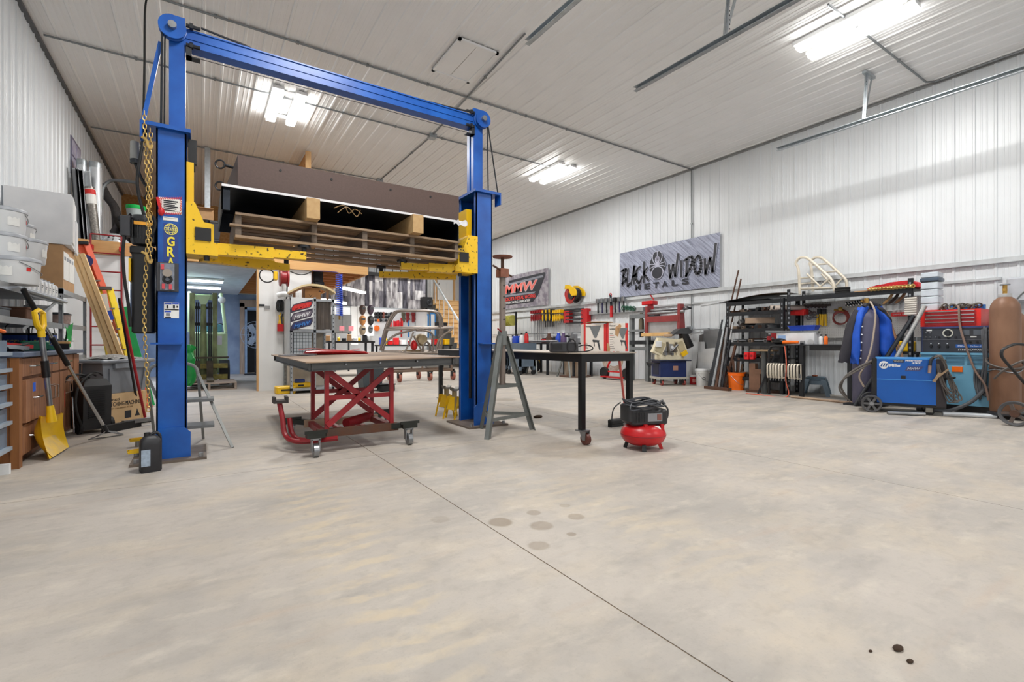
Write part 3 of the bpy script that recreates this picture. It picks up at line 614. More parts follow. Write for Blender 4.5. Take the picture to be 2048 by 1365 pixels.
for x in (.66,): part(tt, 'cross_rail', tilt(G().box((x-.03, .05, .71), (x+.03, 2.95, .783))), grime)
rs = thing('lift_stand', 'red scissor braced rolling stand under the steel table top', 'stand', (1.2, 4.65, 0))
z0, z1 = .2, .715
for (y, nm) in ((4.36, 0), (4.98, 1)):
    x0, x1 = .92, 1.5
    for x in (x0, x1): part(rs, 'post', G().bar((x, y, z0), (x, y, z1+.02*(x-.76)), .035, .035), dred)
    part(rs, 'brace', G().bar((x0, y-.02, z0+.03), (x1, y-.02, z1), .02, .05), dred); part(rs, 'brace', G().bar((x0, y+.0, z1), (x1, y+.0, z0+.03), .02, .05), dred)
    part(rs, 'cross_rail', G().bar((x0, y, .47), (x1, y, .47), .02, .04), dred)
    part(rs, 'base_rail', G().box((.84, y-.03, .13), (1.56, y+.03, .2)), rust if nm == 0 else MATS['mill_scale_plate'])
for x in (.9, 1.5): part(rs, 'side_rail', G().box((x-.025, 4.39, .135), (x+.025, 4.95, .19)), dred)
for x in (1.08, 1.3): part(rs, 'inner_rail', G().box((x-.02, 4.39, .14), (x+.02, 4.95, .17)), red)
part(rs, 'hydraulic_ram', G().cyl((1.12, 4.5, .21), (1.36, 4.66, .23), .045, n=14).cyl((1.3, 4.62, .23), (1.42, 4.72, .24), .025, n=12), dred)
part(rs, 'pedal', G().tube(smooth_pts([(1.0, 4.3, .12), (.72, 4.42, .1), (.62, 4.55, .14), (.6, 4.62, .3), (.58, 4.66, .44)]), .022, 8).tube(smooth_pts([(1.0, 4.36, .12), (.76, 4.46, .1), (.68, 4.58, .14), (.66, 4.64, .28)]), .022, 8), dred)
part(rs, 'saddle', G().box((.53, 4.6, .42), (.65, 4.72, .445)).box((.53, 4.6, .445), (.55, 4.72, .475)).box((.63, 4.6, .445), (.65, 4.72, .475)), M('dark_iron', (58, 54, 52), .6, .4))
for (x, y) in ((.80, 4.22), (1.63, 4.26), (.74, 5.1), (1.68, 5.16)):
    o_ = part(rs, 'outrigger', G().bar((min(max(x, .9), 1.5), 4.36 if y < 4.7 else 4.98, .17), (x, y, .185), .06, .05).box((x-.07, y-.05, .16), (x+.07, y+.05, .2)).box((x-.09, y-.05, .2), (x+.09, y-.035, .225)), M('black_bracket', (44, 46, 42), .5, .4, .25, 9))
    c = part(rs, 'caster', G().cyl((x-.02, y-.02, .055), (x+.02, y-.02, .055), .055, n=20), steel)
    part(c, 'fork', G().box((x-.035, y-.03, .05), (x-.025, y+.02, .15)).box((x+.025, y-.03, .05), (x+.035, y+.02, .15)).box((x-.04, y-.03, .14), (x+.04, y+.03, .16)), steel)
def ontable(x, y): v = V((x, y, .793+.02*x)); return RT @ v
rb_ = thing('red_tool_roll', 'red folded canvas roll lying on the rusty table top', 'tool roll', tuple(ontable(.55, 2.1)), -.15)
lpart(rb_, 'roll', G().loft([[(x, .13*s*math.cos(t), .035*s*(1+math.sin(t))) for t in [2*math.pi*i/12 for i in range(12)]] for x, s in ((-.3, .3), (-.27, .8), (-.1, 1), (.15, .9), (.3, .7), (.45, .6), (.5, .25))]), red)
lpart(rb_, 'flap', G().grid(lambda u, v: (-.35+.75*u, -.05+.3*v, .055+.02*math.sin(7*u)+.01*v), 14, 4), dred)
pp = single('paper_stack', 'stack of grey papers left of the red canvas roll', 'paper', G().cb(ontable(.16, 2.0)+V((0, 0, .008)), (.3, .32, .012), (0, 0, .3)).cb(ontable(.2, 1.97)+V((0, 0, .02)), (.24, .3, .008), (0, 0, .5)), M('grey_paper', (186, 186, 192), .7, 0, .12, 20))
# ================================================================ long black table with the screw stands, cartons and black case
t2 = thing('welding_table', 'long black steel welding table on tall legs and casters', 'table', (3.3, 4.9, 0))
part(t2, 'table_plate', G().box((2.93, 3.3, .85), (3.66, 6.53, .862)), M('pale_plate', (176, 164, 152), .5, .3, .1, 4))
bk = M('black_rail', (28, 28, 30), .4, .3, .2, 6)
for y in (3.32, 6.46): part(t2, 'frame_rail', G().box((2.95, y, .775), (3.64, y+.045, .85)), bk)
for x in (2.95, 3.6): part(t2, 'frame_rail', G().box((x, 3.365, .775), (x+.045, 6.46, .85)), bk)
for (x, y) in ((2.955, 3.325), (3.59, 3.325), (2.955, 6.45), (3.59, 6.45)):
    part(t2, 'leg', G().box((x, y, .14), (x+.05, y+.05, .775)), bk)
    c = part(t2, 'caster', G().cyl((x+.035, y+.005, .055), (x+.075, y+.005, .055), .055, n=20), M('brown_wheel', (96, 52, 44), .5))
    part(c, 'fork', G().box((x-.02, y-.03, .13), (x+.08, y+.07, .14)).prism([(-.02, .13), (.07, .13), (.03, .04), (-.01, .04)], (x+.03, y+.0, 0), Y_, Z_, .006).prism([(-.02, .13), (.07, .13), (.03, .04), (-.01, .04)], (x+.08, y+.0, 0), Y_, Z_, .006), steel)
# carton pair with pictures of a hopper gun
def hopper(th, o, u, sc):
    gr = M('print_grey', (112, 116, 118), .6); dk = M('print_dark', (64, 66, 68), .6)
    o = V(o); n = V(u).cross(Z_); e = o+n*.002
    part(th, 'printed_hopper', G().prism([(-.07*sc, .19*sc), (.07*sc, .2*sc), (.012*sc, .05*sc), (-.01*sc, .05*sc)], e, u, Z_, .001), gr)
    part(th, 'printed_gun', G().prism([(-.03*sc, .03*sc), (.05*sc, .022*sc), (.045*sc, -.0*sc), (.062*sc, -.09*sc), (.045*sc, -.09*sc), (.022*sc, -.0*sc), (-.01*sc, 0), (-.005*sc, -.05*sc), (-.015*sc, -.05*sc), (-.02*sc, .0), (-.035*sc, .01)], e, u, Z_, .001), dk)
def carton(label, px0, px1, Yp, w, zt):
    a = fl(px0, 703, .862); b = fl(px1, 703, .862); u = (b-a); u.z = 0; L = u.length; u.normalize(); n = u.cross(Z_)
    t = thing('hopper_carton', label, 'carton', tuple(a+u*L/2-n*w/2), math.atan2(u.y, u.x), 'red and white hopper gun cartons')
    m = Matrix.Rotation(math.atan2(u.y, u.x), 4, 'Z')
    lpart(t, 'box', G().box((-L/2, -w/2, 0), (L/2, w/2, zt)), M('carton_cream', (226, 218, 208), .7, 0, .04, 10))
    lpart(t, 'red_corner', G().box((-L/2-.001, -w/2-.001, .0), (-L/2+.018, -w/2+.02, zt)), inkr); lpart(t, 'red_corner', G().box((L/2-.03, -w/2-.001, .0), (L/2+.001, -w/2+.02, zt)), inkr)
    return t, a, u, n, L
c1, a, u, n, L = carton('hopper gun carton on the left with a funnel picture beside red edge', 1168, 1213, 0, .24, .30)
hopper(c1, a+u*L*.5+Z_*.10, u, .92)
part(c1, 'lettering', text_g('Drywall', a+u*.02+Z_*.262+n*.001, u, Z_, .05, .018, .002), ink)
part(c1, 'red_logo', G().prism([(0, 0), (.04, 0), (.04, .015), (0, .015)], a+u*.09+Z_*.266+n*.001, u, Z_, .001), inkr)
for k in range(6): part(c1, 'printed_line', G().prism([(0, 0), (.035-.008*(k % 3), 0), (.035-.008*(k % 3), .004), (0, .004)], a+u*.012+Z_*(.03+.012*k)+n*.001, u, Z_, .001), ink)
c2, a, u, n, L = carton('hopper gun carton on the right with torn flap and printed text', 1214, 1256, 0, .24, .31)
hopper(c2, a+u*L*.74+Z_*.10, u, .80)
part(c2, 'lettering', text_g('Drywall', a+u*.03+Z_*.27+n*.001, u, Z_, .06, .02, .002), ink); part(c2, 'lettering', text_g('HOPPER', a+u*.03+Z_*.235+n*.001, u, Z_, .06, .016, .002), ink)
for k in range(9): part(c2, 'printed_line', G().prism([(0, 0), (.055-.01*(k % 3), 0), (.055-.01*(k % 3), .004), (0, .004)], a+u*.03+Z_*(.03+.02*k)+n*.001, u, Z_, .001), inkr if k == 7 else ink)
part(c2, 'torn_patch', G().prism([(.0, .06), (.05, .1), (.07, .08), (.05, .03), (.03, -.04), (.0, -.02)], a+u*.09+Z_*.2+n*.001, u, Z_, .002), card)
part(c2, 'torn_patch', G().prism([(0, 0), (.03, .0), (.035, .03), (.02, .08), (0, .09)], a+u*.0+Z_*.0+n*.001, u, Z_, .002), card)
q = fl(1205, 703, .862); q.z = 1.176
single('wooden_disc', 'thin round wooden disc lying on top of the hopper cartons', 'disc', G().lathe([(.01, 0), (.15, .004), (.152, .008), (.15, .012), (.01, .012)], q+V((.05, .1, 0)), 28), M('disc_tan', (176, 138, 84), .6))
bc = thing('black_case', 'flat black moulded tool case lying on the black table', 'case', tuple(fl(1126, 705, .862)), R(-33))
lpart(bc, 'shell', G().rb((-.13, -.1, 0), (.14, .1, .1), .03), M('case_black', (52, 52, 56), .5))
lpart(bc, 'handle', G().box((-.12, -.106, .03), (-.02, -.1, .08)), black); lpart(bc, 'hose_loop', G().torus((.07, -.115, .055), .055, .006, (0, 1, 0), 22, 6, (1.3, .75)), rubber)
lpart(bc, 'cord', G().tube(smooth_pts([(.14, 0, .05), (.2, 0, .07), (.27, -.02, .06), (.28, -.05, .03), (.2, -.08, .008), (.1, -.13, .01)]), .006, 6), rubber)
# ================================================================ tall screw top stand
tp = thing('tripod_stand', 'tall grey angle iron tripod stand with a rusty screw jack top', 'stand', (2.66, 4.27, 0))
gst = M('stand_grey', (122, 126, 124), .45, .5, .12, 8)
ap = V((2.68, 4.27, 1.05))
for p in ((2.35, 4.04), (3.05, 4.2), (2.62, 4.62)):
    f = V((p[0], p[1], 0)); top = ap+(f-ap)*.02; sd = (f-ap).cross(Z_).normalized(); rad = V((f.x-ap.x, f.y-ap.y, 0)).normalized()
    part(tp, 'leg', G().bar(f, top+rad*.05, .05, .006, rad).bar(f-sd*.022-rad*.02, top-sd*.022+rad*.03, .006, .05, rad), gst)
for zz in (.18, .5):
    q = [V((p[0], p[1], 0)).lerp(ap, zz/1.05) for p in ((2.35, 4.04), (3.05, 4.2), (2.62, 4.62))]
    for i in range(3): part(tp, 'brace', G().bar(q[i], q[(i+1) % 3], .006, .035), gst)
part(tp, 'sleeve', G().cyl((2.68, 4.27, .93), (2.68, 4.27, 1.08), .05, n=16), gst)
part(tp, 'post', G().cyl((2.68, 4.27, .5), (2.68, 4.27, 1.66), .034, n=18), M('post_grey_brown', (132, 120, 112), .5, .4, .15, 7))
for z in (1.2, 1.32, 1.44, 1.56): part(tp, 'pin_hole', G().cyl((2.68-.0, 4.27-.03, z), (2.68-.004, 4.27-.0365, z), .009, n=10), black)
part(tp, 'nut', G().box((2.63, 4.22, 1.65), (2.73, 4.32, 1.74)), M('rust_red', (132, 84, 66), .7, .2, .2, 12))
part(tp, 'screw', G().cyl((2.68, 4.27, 1.74), (2.68, 4.27, 1.86), .018, n=12), rust); part(tp, 'head', G().cyl((2.68, 4.27, 1.86), (2.68, 4.27, 1.875), .1, .11, 20), MATS['rust_red'])
part(tp, 'turn_bar', G().cyl((2.5, 4.16, 1.745), (2.88, 4.4, 1.69), .011), rust)
part(tp, 'pin', G().cyl((2.58, 4.2, 1.1), (2.76, 4.3, 1.02), .008), dred)
# ================================================================ pancake compressor with hose
cp = thing('pancake_compressor', 'red pancake air compressor with black hose coiled on top', 'compressor', tuple(at(1286, 893, 4.30)-V((0, 0, at(1286, 893, 4.30).z))), R(-20))
lpart(cp, 'tank', G().lathe([(.02, .035), (.12, .04), (.175, .07), (.198, .11), (.2, .13), (.198, .15), (.175, .195), (.12, .225), (.02, .23)], (0, 0, 0), 32), red)
lpart(cp, 'weld_seam', G().torus((0, 0, .13), .2, .004, (0, 0, 1), 32, 6), dred)
for k in range(4): a = R(45+90*k-70); lpart(cp, 'foot', G().bar((.13*math.cos(a), .13*math.sin(a), .08), (.16*math.cos(a), .16*math.sin(a), .0), .035, .03, (math.cos(a), math.sin(a), 0)), red if k == 0 else black)
mh = lpart(cp, 'motor_housing', G().rb((-.16, -.12, .22), (.19, .12, .36), .04).rb((-.19, -.1, .24), (-.1, .1, .4), .04), M('motor_shroud', (40, 40, 43), .5))
lpart(mh, 'rating_label', G().box((-.02, -.124, .26), (.12, -.12, .33)), M('silver_label', (150, 152, 156), .4))
lpart(mh, 'warning_label', G().box((.07, -.126, .27), (.11, -.124, .32)), M('rust_label', (140, 90, 80), .6))
for k in range(7): lpart(mh, 'vent_slot', G().box((-.14+.014*k, -.123, .255), (-.133+.014*k, -.119, .34)), black)
for s in (-.06, .1): lpart(cp, 'bracket', G().box((s, -.14, .17), (s+.03, -.1, .235)), red)
lpart(cp, 'sticker', G().cb((.06, -.14, .205), (.06, .04, .003), (R(40), 0, 0)), paper)
g = G(); rnd = random.Random(5)
for k in range(7):
    ph = rnd.random()*6; rr = .12+.025*rnd.random(); dx, dy = rnd.uniform(-.03, .03), rnd.uniform(-.02, .02)
    g.tube([(dx+rr*1.25*math.cos(t*.2618+ph), dy+rr*math.sin(t*.2618+ph), .385+.008*k+.012*math.sin(3*t*.2618+ph)) for t in range(24)], .008, 6, True)
g.tube(smooth_pts([(.16, -.05, .41), (.21, -.06, .36), (.215, -.05, .28), (.17, -.06, .235)]), .008, 6).tube(smooth_pts([(-.14, -.06, .42), (-.19, -.12, .38), (-.16, -.13, .36), (.0, -.13, .4)]), .008, 6)
lpart(cp, 'air_hose', g, M('hose_dark', (48, 50, 56), .5, 0, .25, 9))
br = thing('push_broom', 'push broom with red handle leaning on the black table, black head', 'broom', tuple(fl(1236, 853)))
hb = fl(1236, 853); tb_ = onY(1240, 722, 3.36); 
ht = V((3.67, 3.66, .87)); 
part(br, 'head', G().rb(tuple(hb+V((-.14, -.04, .03))), tuple(hb+V((.16, .04, .085))), .03).box(tuple(hb+V((-.13, -.03, 0))), tuple(hb+V((.15, .03, .04)))), rubber)
part(br, 'handle', G().cyl(fl(1250, 818, .1), onX(1238, 715, 3.66), .014), M('handle_red', (196, 44, 36), .4))
part(br, 'brace', G().tube(smooth_pts([hb+V((-.1, 0, .08)), hb+V((-.05, .02, .2)), hb+V((.1, .06, .26))]), .008, 6), black)
for px, py, lb in ((893, 832, 'yellow jack stand left of the right column, the farther one'), (909, 838, 'yellow jack stand nearest the foot of the right column')):
    p = fl(px, py); t = thing('jack_stand', lb, 'jack stand', tuple(p), .3, 'pair of yellow jack stands')
    lpart(t, 'body', G().loft([[(-.1, -.1, 0), (.1, -.1, 0), (.1, .1, 0), (-.1, .1, 0)], [(-.035, -.035, .26), (.035, -.035, .26), (.035, .035, .26), (-.035, .035, .26)]]) if False else G().prism([(-.11, 0), (-.082, 0), (-.04, .17), (.04, .17), (.082, 0), (.11, 0), (.035, .28), (-.035, .28)], (0, -.1, 0), X_, Z_, -.004).prism([(-.11, 0), (-.082, 0), (-.04, .17), (.04, .17), (.082, 0), (.11, 0), (.035, .28), (-.035, .28)], (0, .1, 0), X_, Z_, -.004).loft([[(-.075, -.07, .12), (-.071, -.07, .12), (-.071, .07, .12), (-.075, .07, .12)], [(-.038, -.035, .28), (-.034, -.035, .28), (-.034, .035, .28), (-.038, .035, .28)]]).loft([[(.071, -.07, .12), (.075, -.07, .12), (.075, .07, .12), (.071, .07, .12)], [(.034, -.035, .28), (.038, -.035, .28), (.038, .035, .28), (.034, .035, .28)]]), yellow)
    lpart(t, 'ratchet_post', G().box((-.022, -.022, .1), (.022, .022, .36)), M('post_tan', (168, 150, 110), .5)); lpart(t, 'saddle', G().prism([(-.055, .4), (-.045, .36), (-.02, .35), (.02, .35), (.045, .36), (.055, .4), (.03, .375), (-.03, .375)], (0, .035, 0), X_, Z_, .07), M('saddle_grey', (140, 138, 132), .5, .4))
# ---- boxes given by their front face in the photograph, at a chosen plane
def fb(x0, y0, x1, y1, Y, dep, g=None):
    a, b = onY(x0, y0, Y), onY(x1, y1, Y); return (g or G()).box((a.x, Y, b.z), (b.x, Y+dep, a.z))
def fbz(x0, x1, Y, z0, z1, dep, g=None):
    a, b = onY(x0, 600, Y), onY(x1, 600, Y); return (g or G()).box((a.x, Y, z0), (b.x, Y+dep, z1))
def lean(th, nm, p, q, w, t, mt, up=(1, 0, 0)): return part(th, nm, G().bar(p, q, w, t, up), mt)
# ================================================================ left wall: bench cabinets
cw = wood('cabinet_walnut', (176, 122, 84), (128, 84, 56), 2, 2.2); cwd = wood('cabinet_walnut_dark', (140, 94, 62), (104, 68, 44), 2, 2.2)
cab = thing('base_cabinet', 'brown wood grain base cabinets under the blue grey counter', 'cabinet', (-1.45, 6.15, 0))
part(cab, 'carcass', G().box((-1.83, 5.06, .08), (-1.175, 7.2, .84)).box((-1.8, 5.1, 0), (-1.22, 7.2, .08)), cwd)
part(cab, 'end_stile', G().box((-1.2, 5.04, 0), (-1.15, 5.12, .84)).box((-1.83, 5.045, 0), (-1.2, 5.06, .84)), wood('oak_stile', (160, 104, 56), (122, 74, 38), 2, 2))
def front(nm, y0, y1, z0, z1, handle, ajar=0, tape=False):
    p = part(cab, nm, G().box((-1.175, y0+.006, z0), (-1.155+ajar, y1-.006, z1)), cw)
    yc = (y0+y1)/2
    if handle == 'h': part(p, 'handle', G().tube([(-1.155+ajar, yc-.07, z0+(z1-z0)*.55), (-1.125+ajar, yc-.06, z0+(z1-z0)*.55), (-1.125+ajar, yc+.06, z0+(z1-z0)*.55), (-1.155+ajar, yc+.07, z0+(z1-z0)*.55)], .006, 6), chrome)
    if handle == 'v': part(p, 'handle', G().tube([(-1.155, y1-.06, z1-.1), (-1.12, y1-.06, z1-.11), (-1.12, y1-.06, z1-.22), (-1.155, y1-.06, z1-.23)], .006, 6), chrome)
    if handle == 'w': part(p, 'handle', G().tube([(-1.155, y0+.06, z1-.1), (-1.12, y0+.06, z1-.11), (-1.12, y0+.06, z1-.22), (-1.155, y0+.06, z1-.23)], .006, 6), chrome)
    if tape: part(p, 'blue_tape', G().box((-1.155+ajar, yc-.08, z1-.1), (-1.153+ajar, yc-.01, z1-.03)), M('blue_tape', (30, 100, 220), .6))
front('drawer', 5.14, 5.66, .69, .83, 'h'); front('drawer', 5.14, 5.66, .33, .66, 'h', .02, True); front('drawer', 5.14, 5.66, .08, .31, 'h')
front('drawer', 5.68, 6.28, .69, .83, 'h'); front('door', 5.68, 6.0, .08, .67, 'v', 0, True); front('door', 6.0, 6.28, .08, .67, 'w')
front('drawer', 6.3, 6.88, .69, .83, 'h', 0, True); front('door', 6.3, 6.6, .08, .67, 'v'); front('door', 6.6, 6.88, .08, .67, 'w'); front('drawer', 6.9, 7.18, .08, .83, 'v')
single('counter_top', 'blue grey laminate counter top over the wood grain cabinets', 'counter', G().rb((-1.84, 5.03, .842), (-1.12, 7.22, .88), .012), M('blue_grey_laminate', (92, 104, 126), .4, 0, .08, 20))
single('floor_board', 'white board lying on the floor below the grey drawer tower', 'board', G().box((-1.5, 4.86, 0), (-1.16, 4.9, .075)), plastic)
# grey drawer tower
tw = thing('drawer_tower', 'grey blue plastic drawer tower at the left edge of the photo', 'drawers', (-1.45, 4.85, .12))
gbl = M('grey_blue_plastic', (104, 120, 138), .4, 0, .1, 9)
part(tw, 'body', G().box((-1.8, 4.1, .14), (-1.24, 5.0, .98)), M('tower_body', (84, 98, 114), .5))
for j, (z0, z1) in enumerate(((.16, .33), (.35, .47), (.49, .6), (.62, .72), (.74, .84), (.86, .97))):
    for i in range(2):
        y0 = 4.12+.44*i; d = part(tw, 'drawer', G().box((-1.25, y0, z0), (-1.2, y0+.42, z1)), gbl)
        part(d, 'pull_lip', G().box((-1.2, y0, z0), (-1.17, y0+.42, z0+.025)), M('pale_lip', (150, 162, 174), .4))
part(tw, 'foot', G().box((-1.7, 4.2, 0), (-1.35, 4.9, .14)), dark)
cl = thing('extension_cord', 'orange and yellow extension cords coiled on the drawer tower', 'cord', (-1.45, 4.85, .985))
for k in range(4): part(cl, 'coil', G().torus((-1.44+.03*k, 4.8+.04*k, 1.0+.022*k), .15, .012, (.1*k-.1, .1, 1), 24, 6), orange if k != 1 else yellow)
# counter items
for x, lb in ((-1.52, 'left blue car battery on the counter, half behind the shovel'), (-1.33, 'right blue car battery on the counter with wire handle')):
    b = thing('car_battery', lb, 'battery', (x, 6.6, .882), 0, 'blue batteries on the counter')
    lpart(b, 'case', G().rb((-.09, -.07, 0), (.09, .07, .15), .01), M('battery_blue', (34, 70, 150), .35)); lpart(b, 'cover', G().rb((-.092, -.072, .15), (.092, .072, .17), .01), black)
    lpart(b, 'lettering', text_g('LEGEND', (-.08, -.0725, .055), X_, Z_, .16, .045, .002, .1), M('gold_print', (210, 184, 90), .5))
    lpart(b, 'wire_handle', G().tube(smooth_pts([(-.085, 0, .16), (-.07, -.02, .24), (0, -.03, .27), (.07, -.02, .24), (.085, 0, .16)]), .004, 6), black)
tc = thing('drill_case', 'dark green power tool lying on the counter', 'tool', (-1.27, 5.98, .882), .4)
dg_ = M('dark_green', (16, 96, 72), .4, 0, .2, 10)
lpart(tc, 'body', G().rb((-.1, -.06, .0), (.1, .06, .09), .03), dg_); lpart(tc, 'grip', G().bar((.02, -.02, .05), (.14, -.05, .02), .04, .035), dg_); lpart(tc, 'chuck', G().cyl((-.1, 0, .05), (-.17, .0, .05), .03, .02), dark)
tl = thing('cable_heap', 'heap of jumper cables and red tools on the near counter end', 'cables', (-1.5, 5.4, .882))
g = G(); rnd = random.Random(2)
for k in range(9):
    c = V((-1.5+rnd.uniform(-.12, .12), 5.42+rnd.uniform(-.16, .2), .9+.005*k)); g.tube([c+V((.16*math.cos(t*.35+k), .2*math.sin(t*.35+k*2), .012*math.sin(t+k))) for t in range(18)], .009, 5)
part(tl, 'cables', g, black); part(tl, 'red_tool', G().bar((-1.4, 5.3, .955), (-1.24, 5.75, .92), .04, .03), red); part(tl, 'grey_tool', G().bar((-1.6, 5.3, .95), (-1.2, 5.5, .91), .06, .03), steel)
# boltless shelf units
sg = M('shelf_galvanised', (164, 168, 172), .4, .5, .1, 8)
def shelf_unit(label, x0, x1, y0, y1, levels, top, z0=0.):
    t = thing('shelving_unit', label, 'shelves', ((x0+x1)/2, (y0+y1)/2, z0))
    for (x, sx) in ((x0, 1), (x1, -1)):
        for (y, sy) in ((y0, 1), (y1, -1)):
            p = part(t, 'post', G().box((x, y, z0), (x+sx*.035, y+sy*.003, top)).box((x, y, z0), (x+sx*.003, y+sy*.035, top)), sg)
            g = G()
            for k in range(int((top-z0)/.075)): g.box((x+sx*.012, y-sy*.001, z0+.03+k*.075), (x+sx*.022, y, z0+.05+k*.075)).box((x-sx*.001, y+sy*.012, z0+.03+k*.075), (x, y+sy*.022, z0+.05+k*.075))
            part(p, 'slots', g, dark, None, None, 'stuff')
    for z in levels: 
        s = part(t, 'shelf', G().box((x0+.005, y0+.005, z-.012), (x1-.005, y1-.005, z)), sg)
        part(s, 'beam', G().box((x1-.012, y0, z-.055), (x1, y1, z)).box((x0, y0, z-.055), (x1, y0+.012, z)), sg)
    return t
s1 = shelf_unit('galvanised shelf unit over the counter stacked with white pails', -1.84, -1.25, 4.95, 6.98, (1.16, 1.42), 1.43, .88)
part(s1, 'diagonal_strut', G().bar((-1.26, 5.0, 1.18), (-1.8, 5.02, 1.40), .03, .01), sg); part(s1, 'diagonal_strut', G().bar((-1.26, 5.6, 1.06), (-1.26, 6.8, 1.40), .008, .03), sg); part(s1, 'tube_rail', G().cyl((-1.235, 5.55, 1.40), (-1.235, 7.0, 1.40), .018), sg)
shelf_unit('second galvanised shelf unit farther back, carrying the tan carton', -1.84, -1.27, 7.06, 8.35, (.35, .8, 1.17, 1.55), 1.56)
# white pails: one kind, copies
pail0 = thing('paint_pail', 'x', 'pail', (0, 0, 0), 0, 'white plastic pails on the top shelf')
lpart(pail0, 'tub', G().lathe([(.02, 0), (.132, 0), (.138, .01), (.15, .185), (.152, .19)], n=28), plastic)
ld = M('pale_grey_lid', (172, 176, 182), .4)
lpart(pail0, 'lid', G().lathe([(.02, .215), (.12, .215), (.125, .205), (.152, .205), (.156, .198), (.156, .18), (.15, .178)], n=28), ld); lpart(pail0, 'bail_wire', G().tube(smooth_pts([(.155*math.cos(a), .155*math.sin(a), .17-.08*math.sin(a+1.2)) for a in [-1.2+.35*i for i in range(8)]], 3), .003, 5), steel)
lpart(pail0, 'label_sheet', G().grid(lambda u, v: (.1455*math.cos(-2.0+.55*u), .1455*math.sin(-2.0+.55*u), .06+.08*v), 6, 2), paper)
lpart(pail0, 'red_mark', G().grid(lambda u, v: (.147*math.cos(-.9+.2*u), .147*math.sin(-.9+.2*u), .1+.03*v), 4, 2), inkr)
spots = [(30, 1.42, 5.35, 'front white pail on the shelf edge, lowest of the stack'), (8, 1.42, 5.75, 'white pail at the left frame edge behind the front pail'),
         (47, 1.638, 5.75, 'white pail in the second layer, right above the front pail'), (3, 1.638, 5.55, 'white pail in the second layer at the left frame edge'),
         (3, 1.856, 5.6, 'topmost white pail at the left frame edge'), (26, 1.856, 6.25, 'top layer pail close to the white carton corner')]
first = True
for px, z, Y, lb in spots:
    p = onY(px, 500, Y); loc = (max(p.x, -1.69), Y, z)
    if first: pail0.location = loc; pail0['label'] = lb; first = False
    else: copy_tree(pail0, loc, lb, .3*px)
# support pails below the upper ones are the lower layers; small bottles in front
bot0 = None
for k in range(10):
    y = 5.62+.135*k; lb = ['nearest white jug in the shelf edge row', 'second white jug along the shelf edge', 'third white jug along the shelf edge', 'fourth white jug along the shelf edge', 'fifth white jug, middle of the shelf edge row', 'sixth white jug along the shelf edge', 'seventh white jug along the shelf edge', 'eighth white jug, near the tan carton', 'ninth white jug, last but one before the tan carton', 'last white jug of the shelf edge row beside the tan carton'][k]
    if not bot0:
        bot0 = thing('white_jug', lb, 'jug', (-1.33, y, 1.42), 0, 'row of small white jugs'); lpart(bot0, 'body', G().rb((-.055, -.055, 0), (.055, .055, .14), .02), plastic)
        lpart(bot0, 'cap', G().cyl((0, 0, .14), (0, 0, .165), .03, n=14), ld); lpart(bot0, 'label_sheet', G().box((.055, -.04, .03), (.0565, .04, .11)), paper); lpart(bot0, 'printed_line', G().box((.0565, -.03, .06), (.0575, .0, .068)).box((.0565, -.03, .08), (.0575, .02, .088)), ink)
    else: copy_tree(bot0, (-1.33, y, 1.42), lb)
ot = thing('orange_tub', 'small orange and white tubs on the shelf left of the tan carton', 'tub', (-1.47, 6.62, 1.42)); lpart(ot, 'tub', G().lathe([(.02, 0), (.07, 0), (.075, .16), (.02, .16)]), orange); lpart(ot, 'lid', G().lathe([(.02, .18), (.078, .178), (.078, .16)]), plastic)
# cartons
tan = thing('tan_carton', 'tan cardboard carton with hand hole and paper labels below the white carton', 'carton', (-1.56, 7.39, 1.552))
part(tan, 'box', G().box((-1.80, 7.1, 1.552), (-1.275, 7.66, 2.04)), card); part(tan, 'hand_hole', G().rb((-1.62, 7.096, 1.88), (-1.50, 7.1, 1.91), .01), M('hole_dark', (60, 42, 30), .8))
part(tan, 'paper_label', G().box((-1.275, 7.12, 1.66), (-1.272, 7.36, 1.97)), paper); part(tan, 'paper_label', G().box((-1.275, 7.38, 1.66), (-1.272, 7.64, 1.95)), paper)
for k in range(4): part(tan, 'printed_block', G().box((-1.272, 7.15+.12*k, 1.88), (-1.2705, 7.22+.12*k, 1.92)), greyp)
wc = thing('white_carton', 'large scuffed white carton on top of the tan carton', 'carton', (-1.48, 7.42, 2.042), R(6))
lpart(wc, 'box', G().box((-.28, -.36, 0), (.24, .36, .56)), M('carton_white', (222, 223, 225), .7, 0, .03, 5, 0, (232, 232, 233)))
lpart(wc, 'flap', G().bar((-.29, -.355, .01), (-.29, -.355, .55), .01, .02), greyp); lpart(wc, 'tape_strip', G().box((.24, -.06, .04), (.243, .06, .5)), M('tape_white', (236, 236, 236), .3)); lpart(wc, 'flap', G().box((.24, -.35, .03), (.252, -.08, .54)), plastic); lpart(wc, 'flap', G().box((.24, .1, -.02), (.256, .35, .36)), plastic)
lpart(wc, 'printed_label', G().box((-.26, -.362, .1), (-.12, -.36, .22)), paper)
for k in range(3): lpart(wc, 'printed_line', G().box((-.25, -.3635, .13+.03*k), (-.17-.02*(k % 2), -.362, .145+.03*k)), ink)
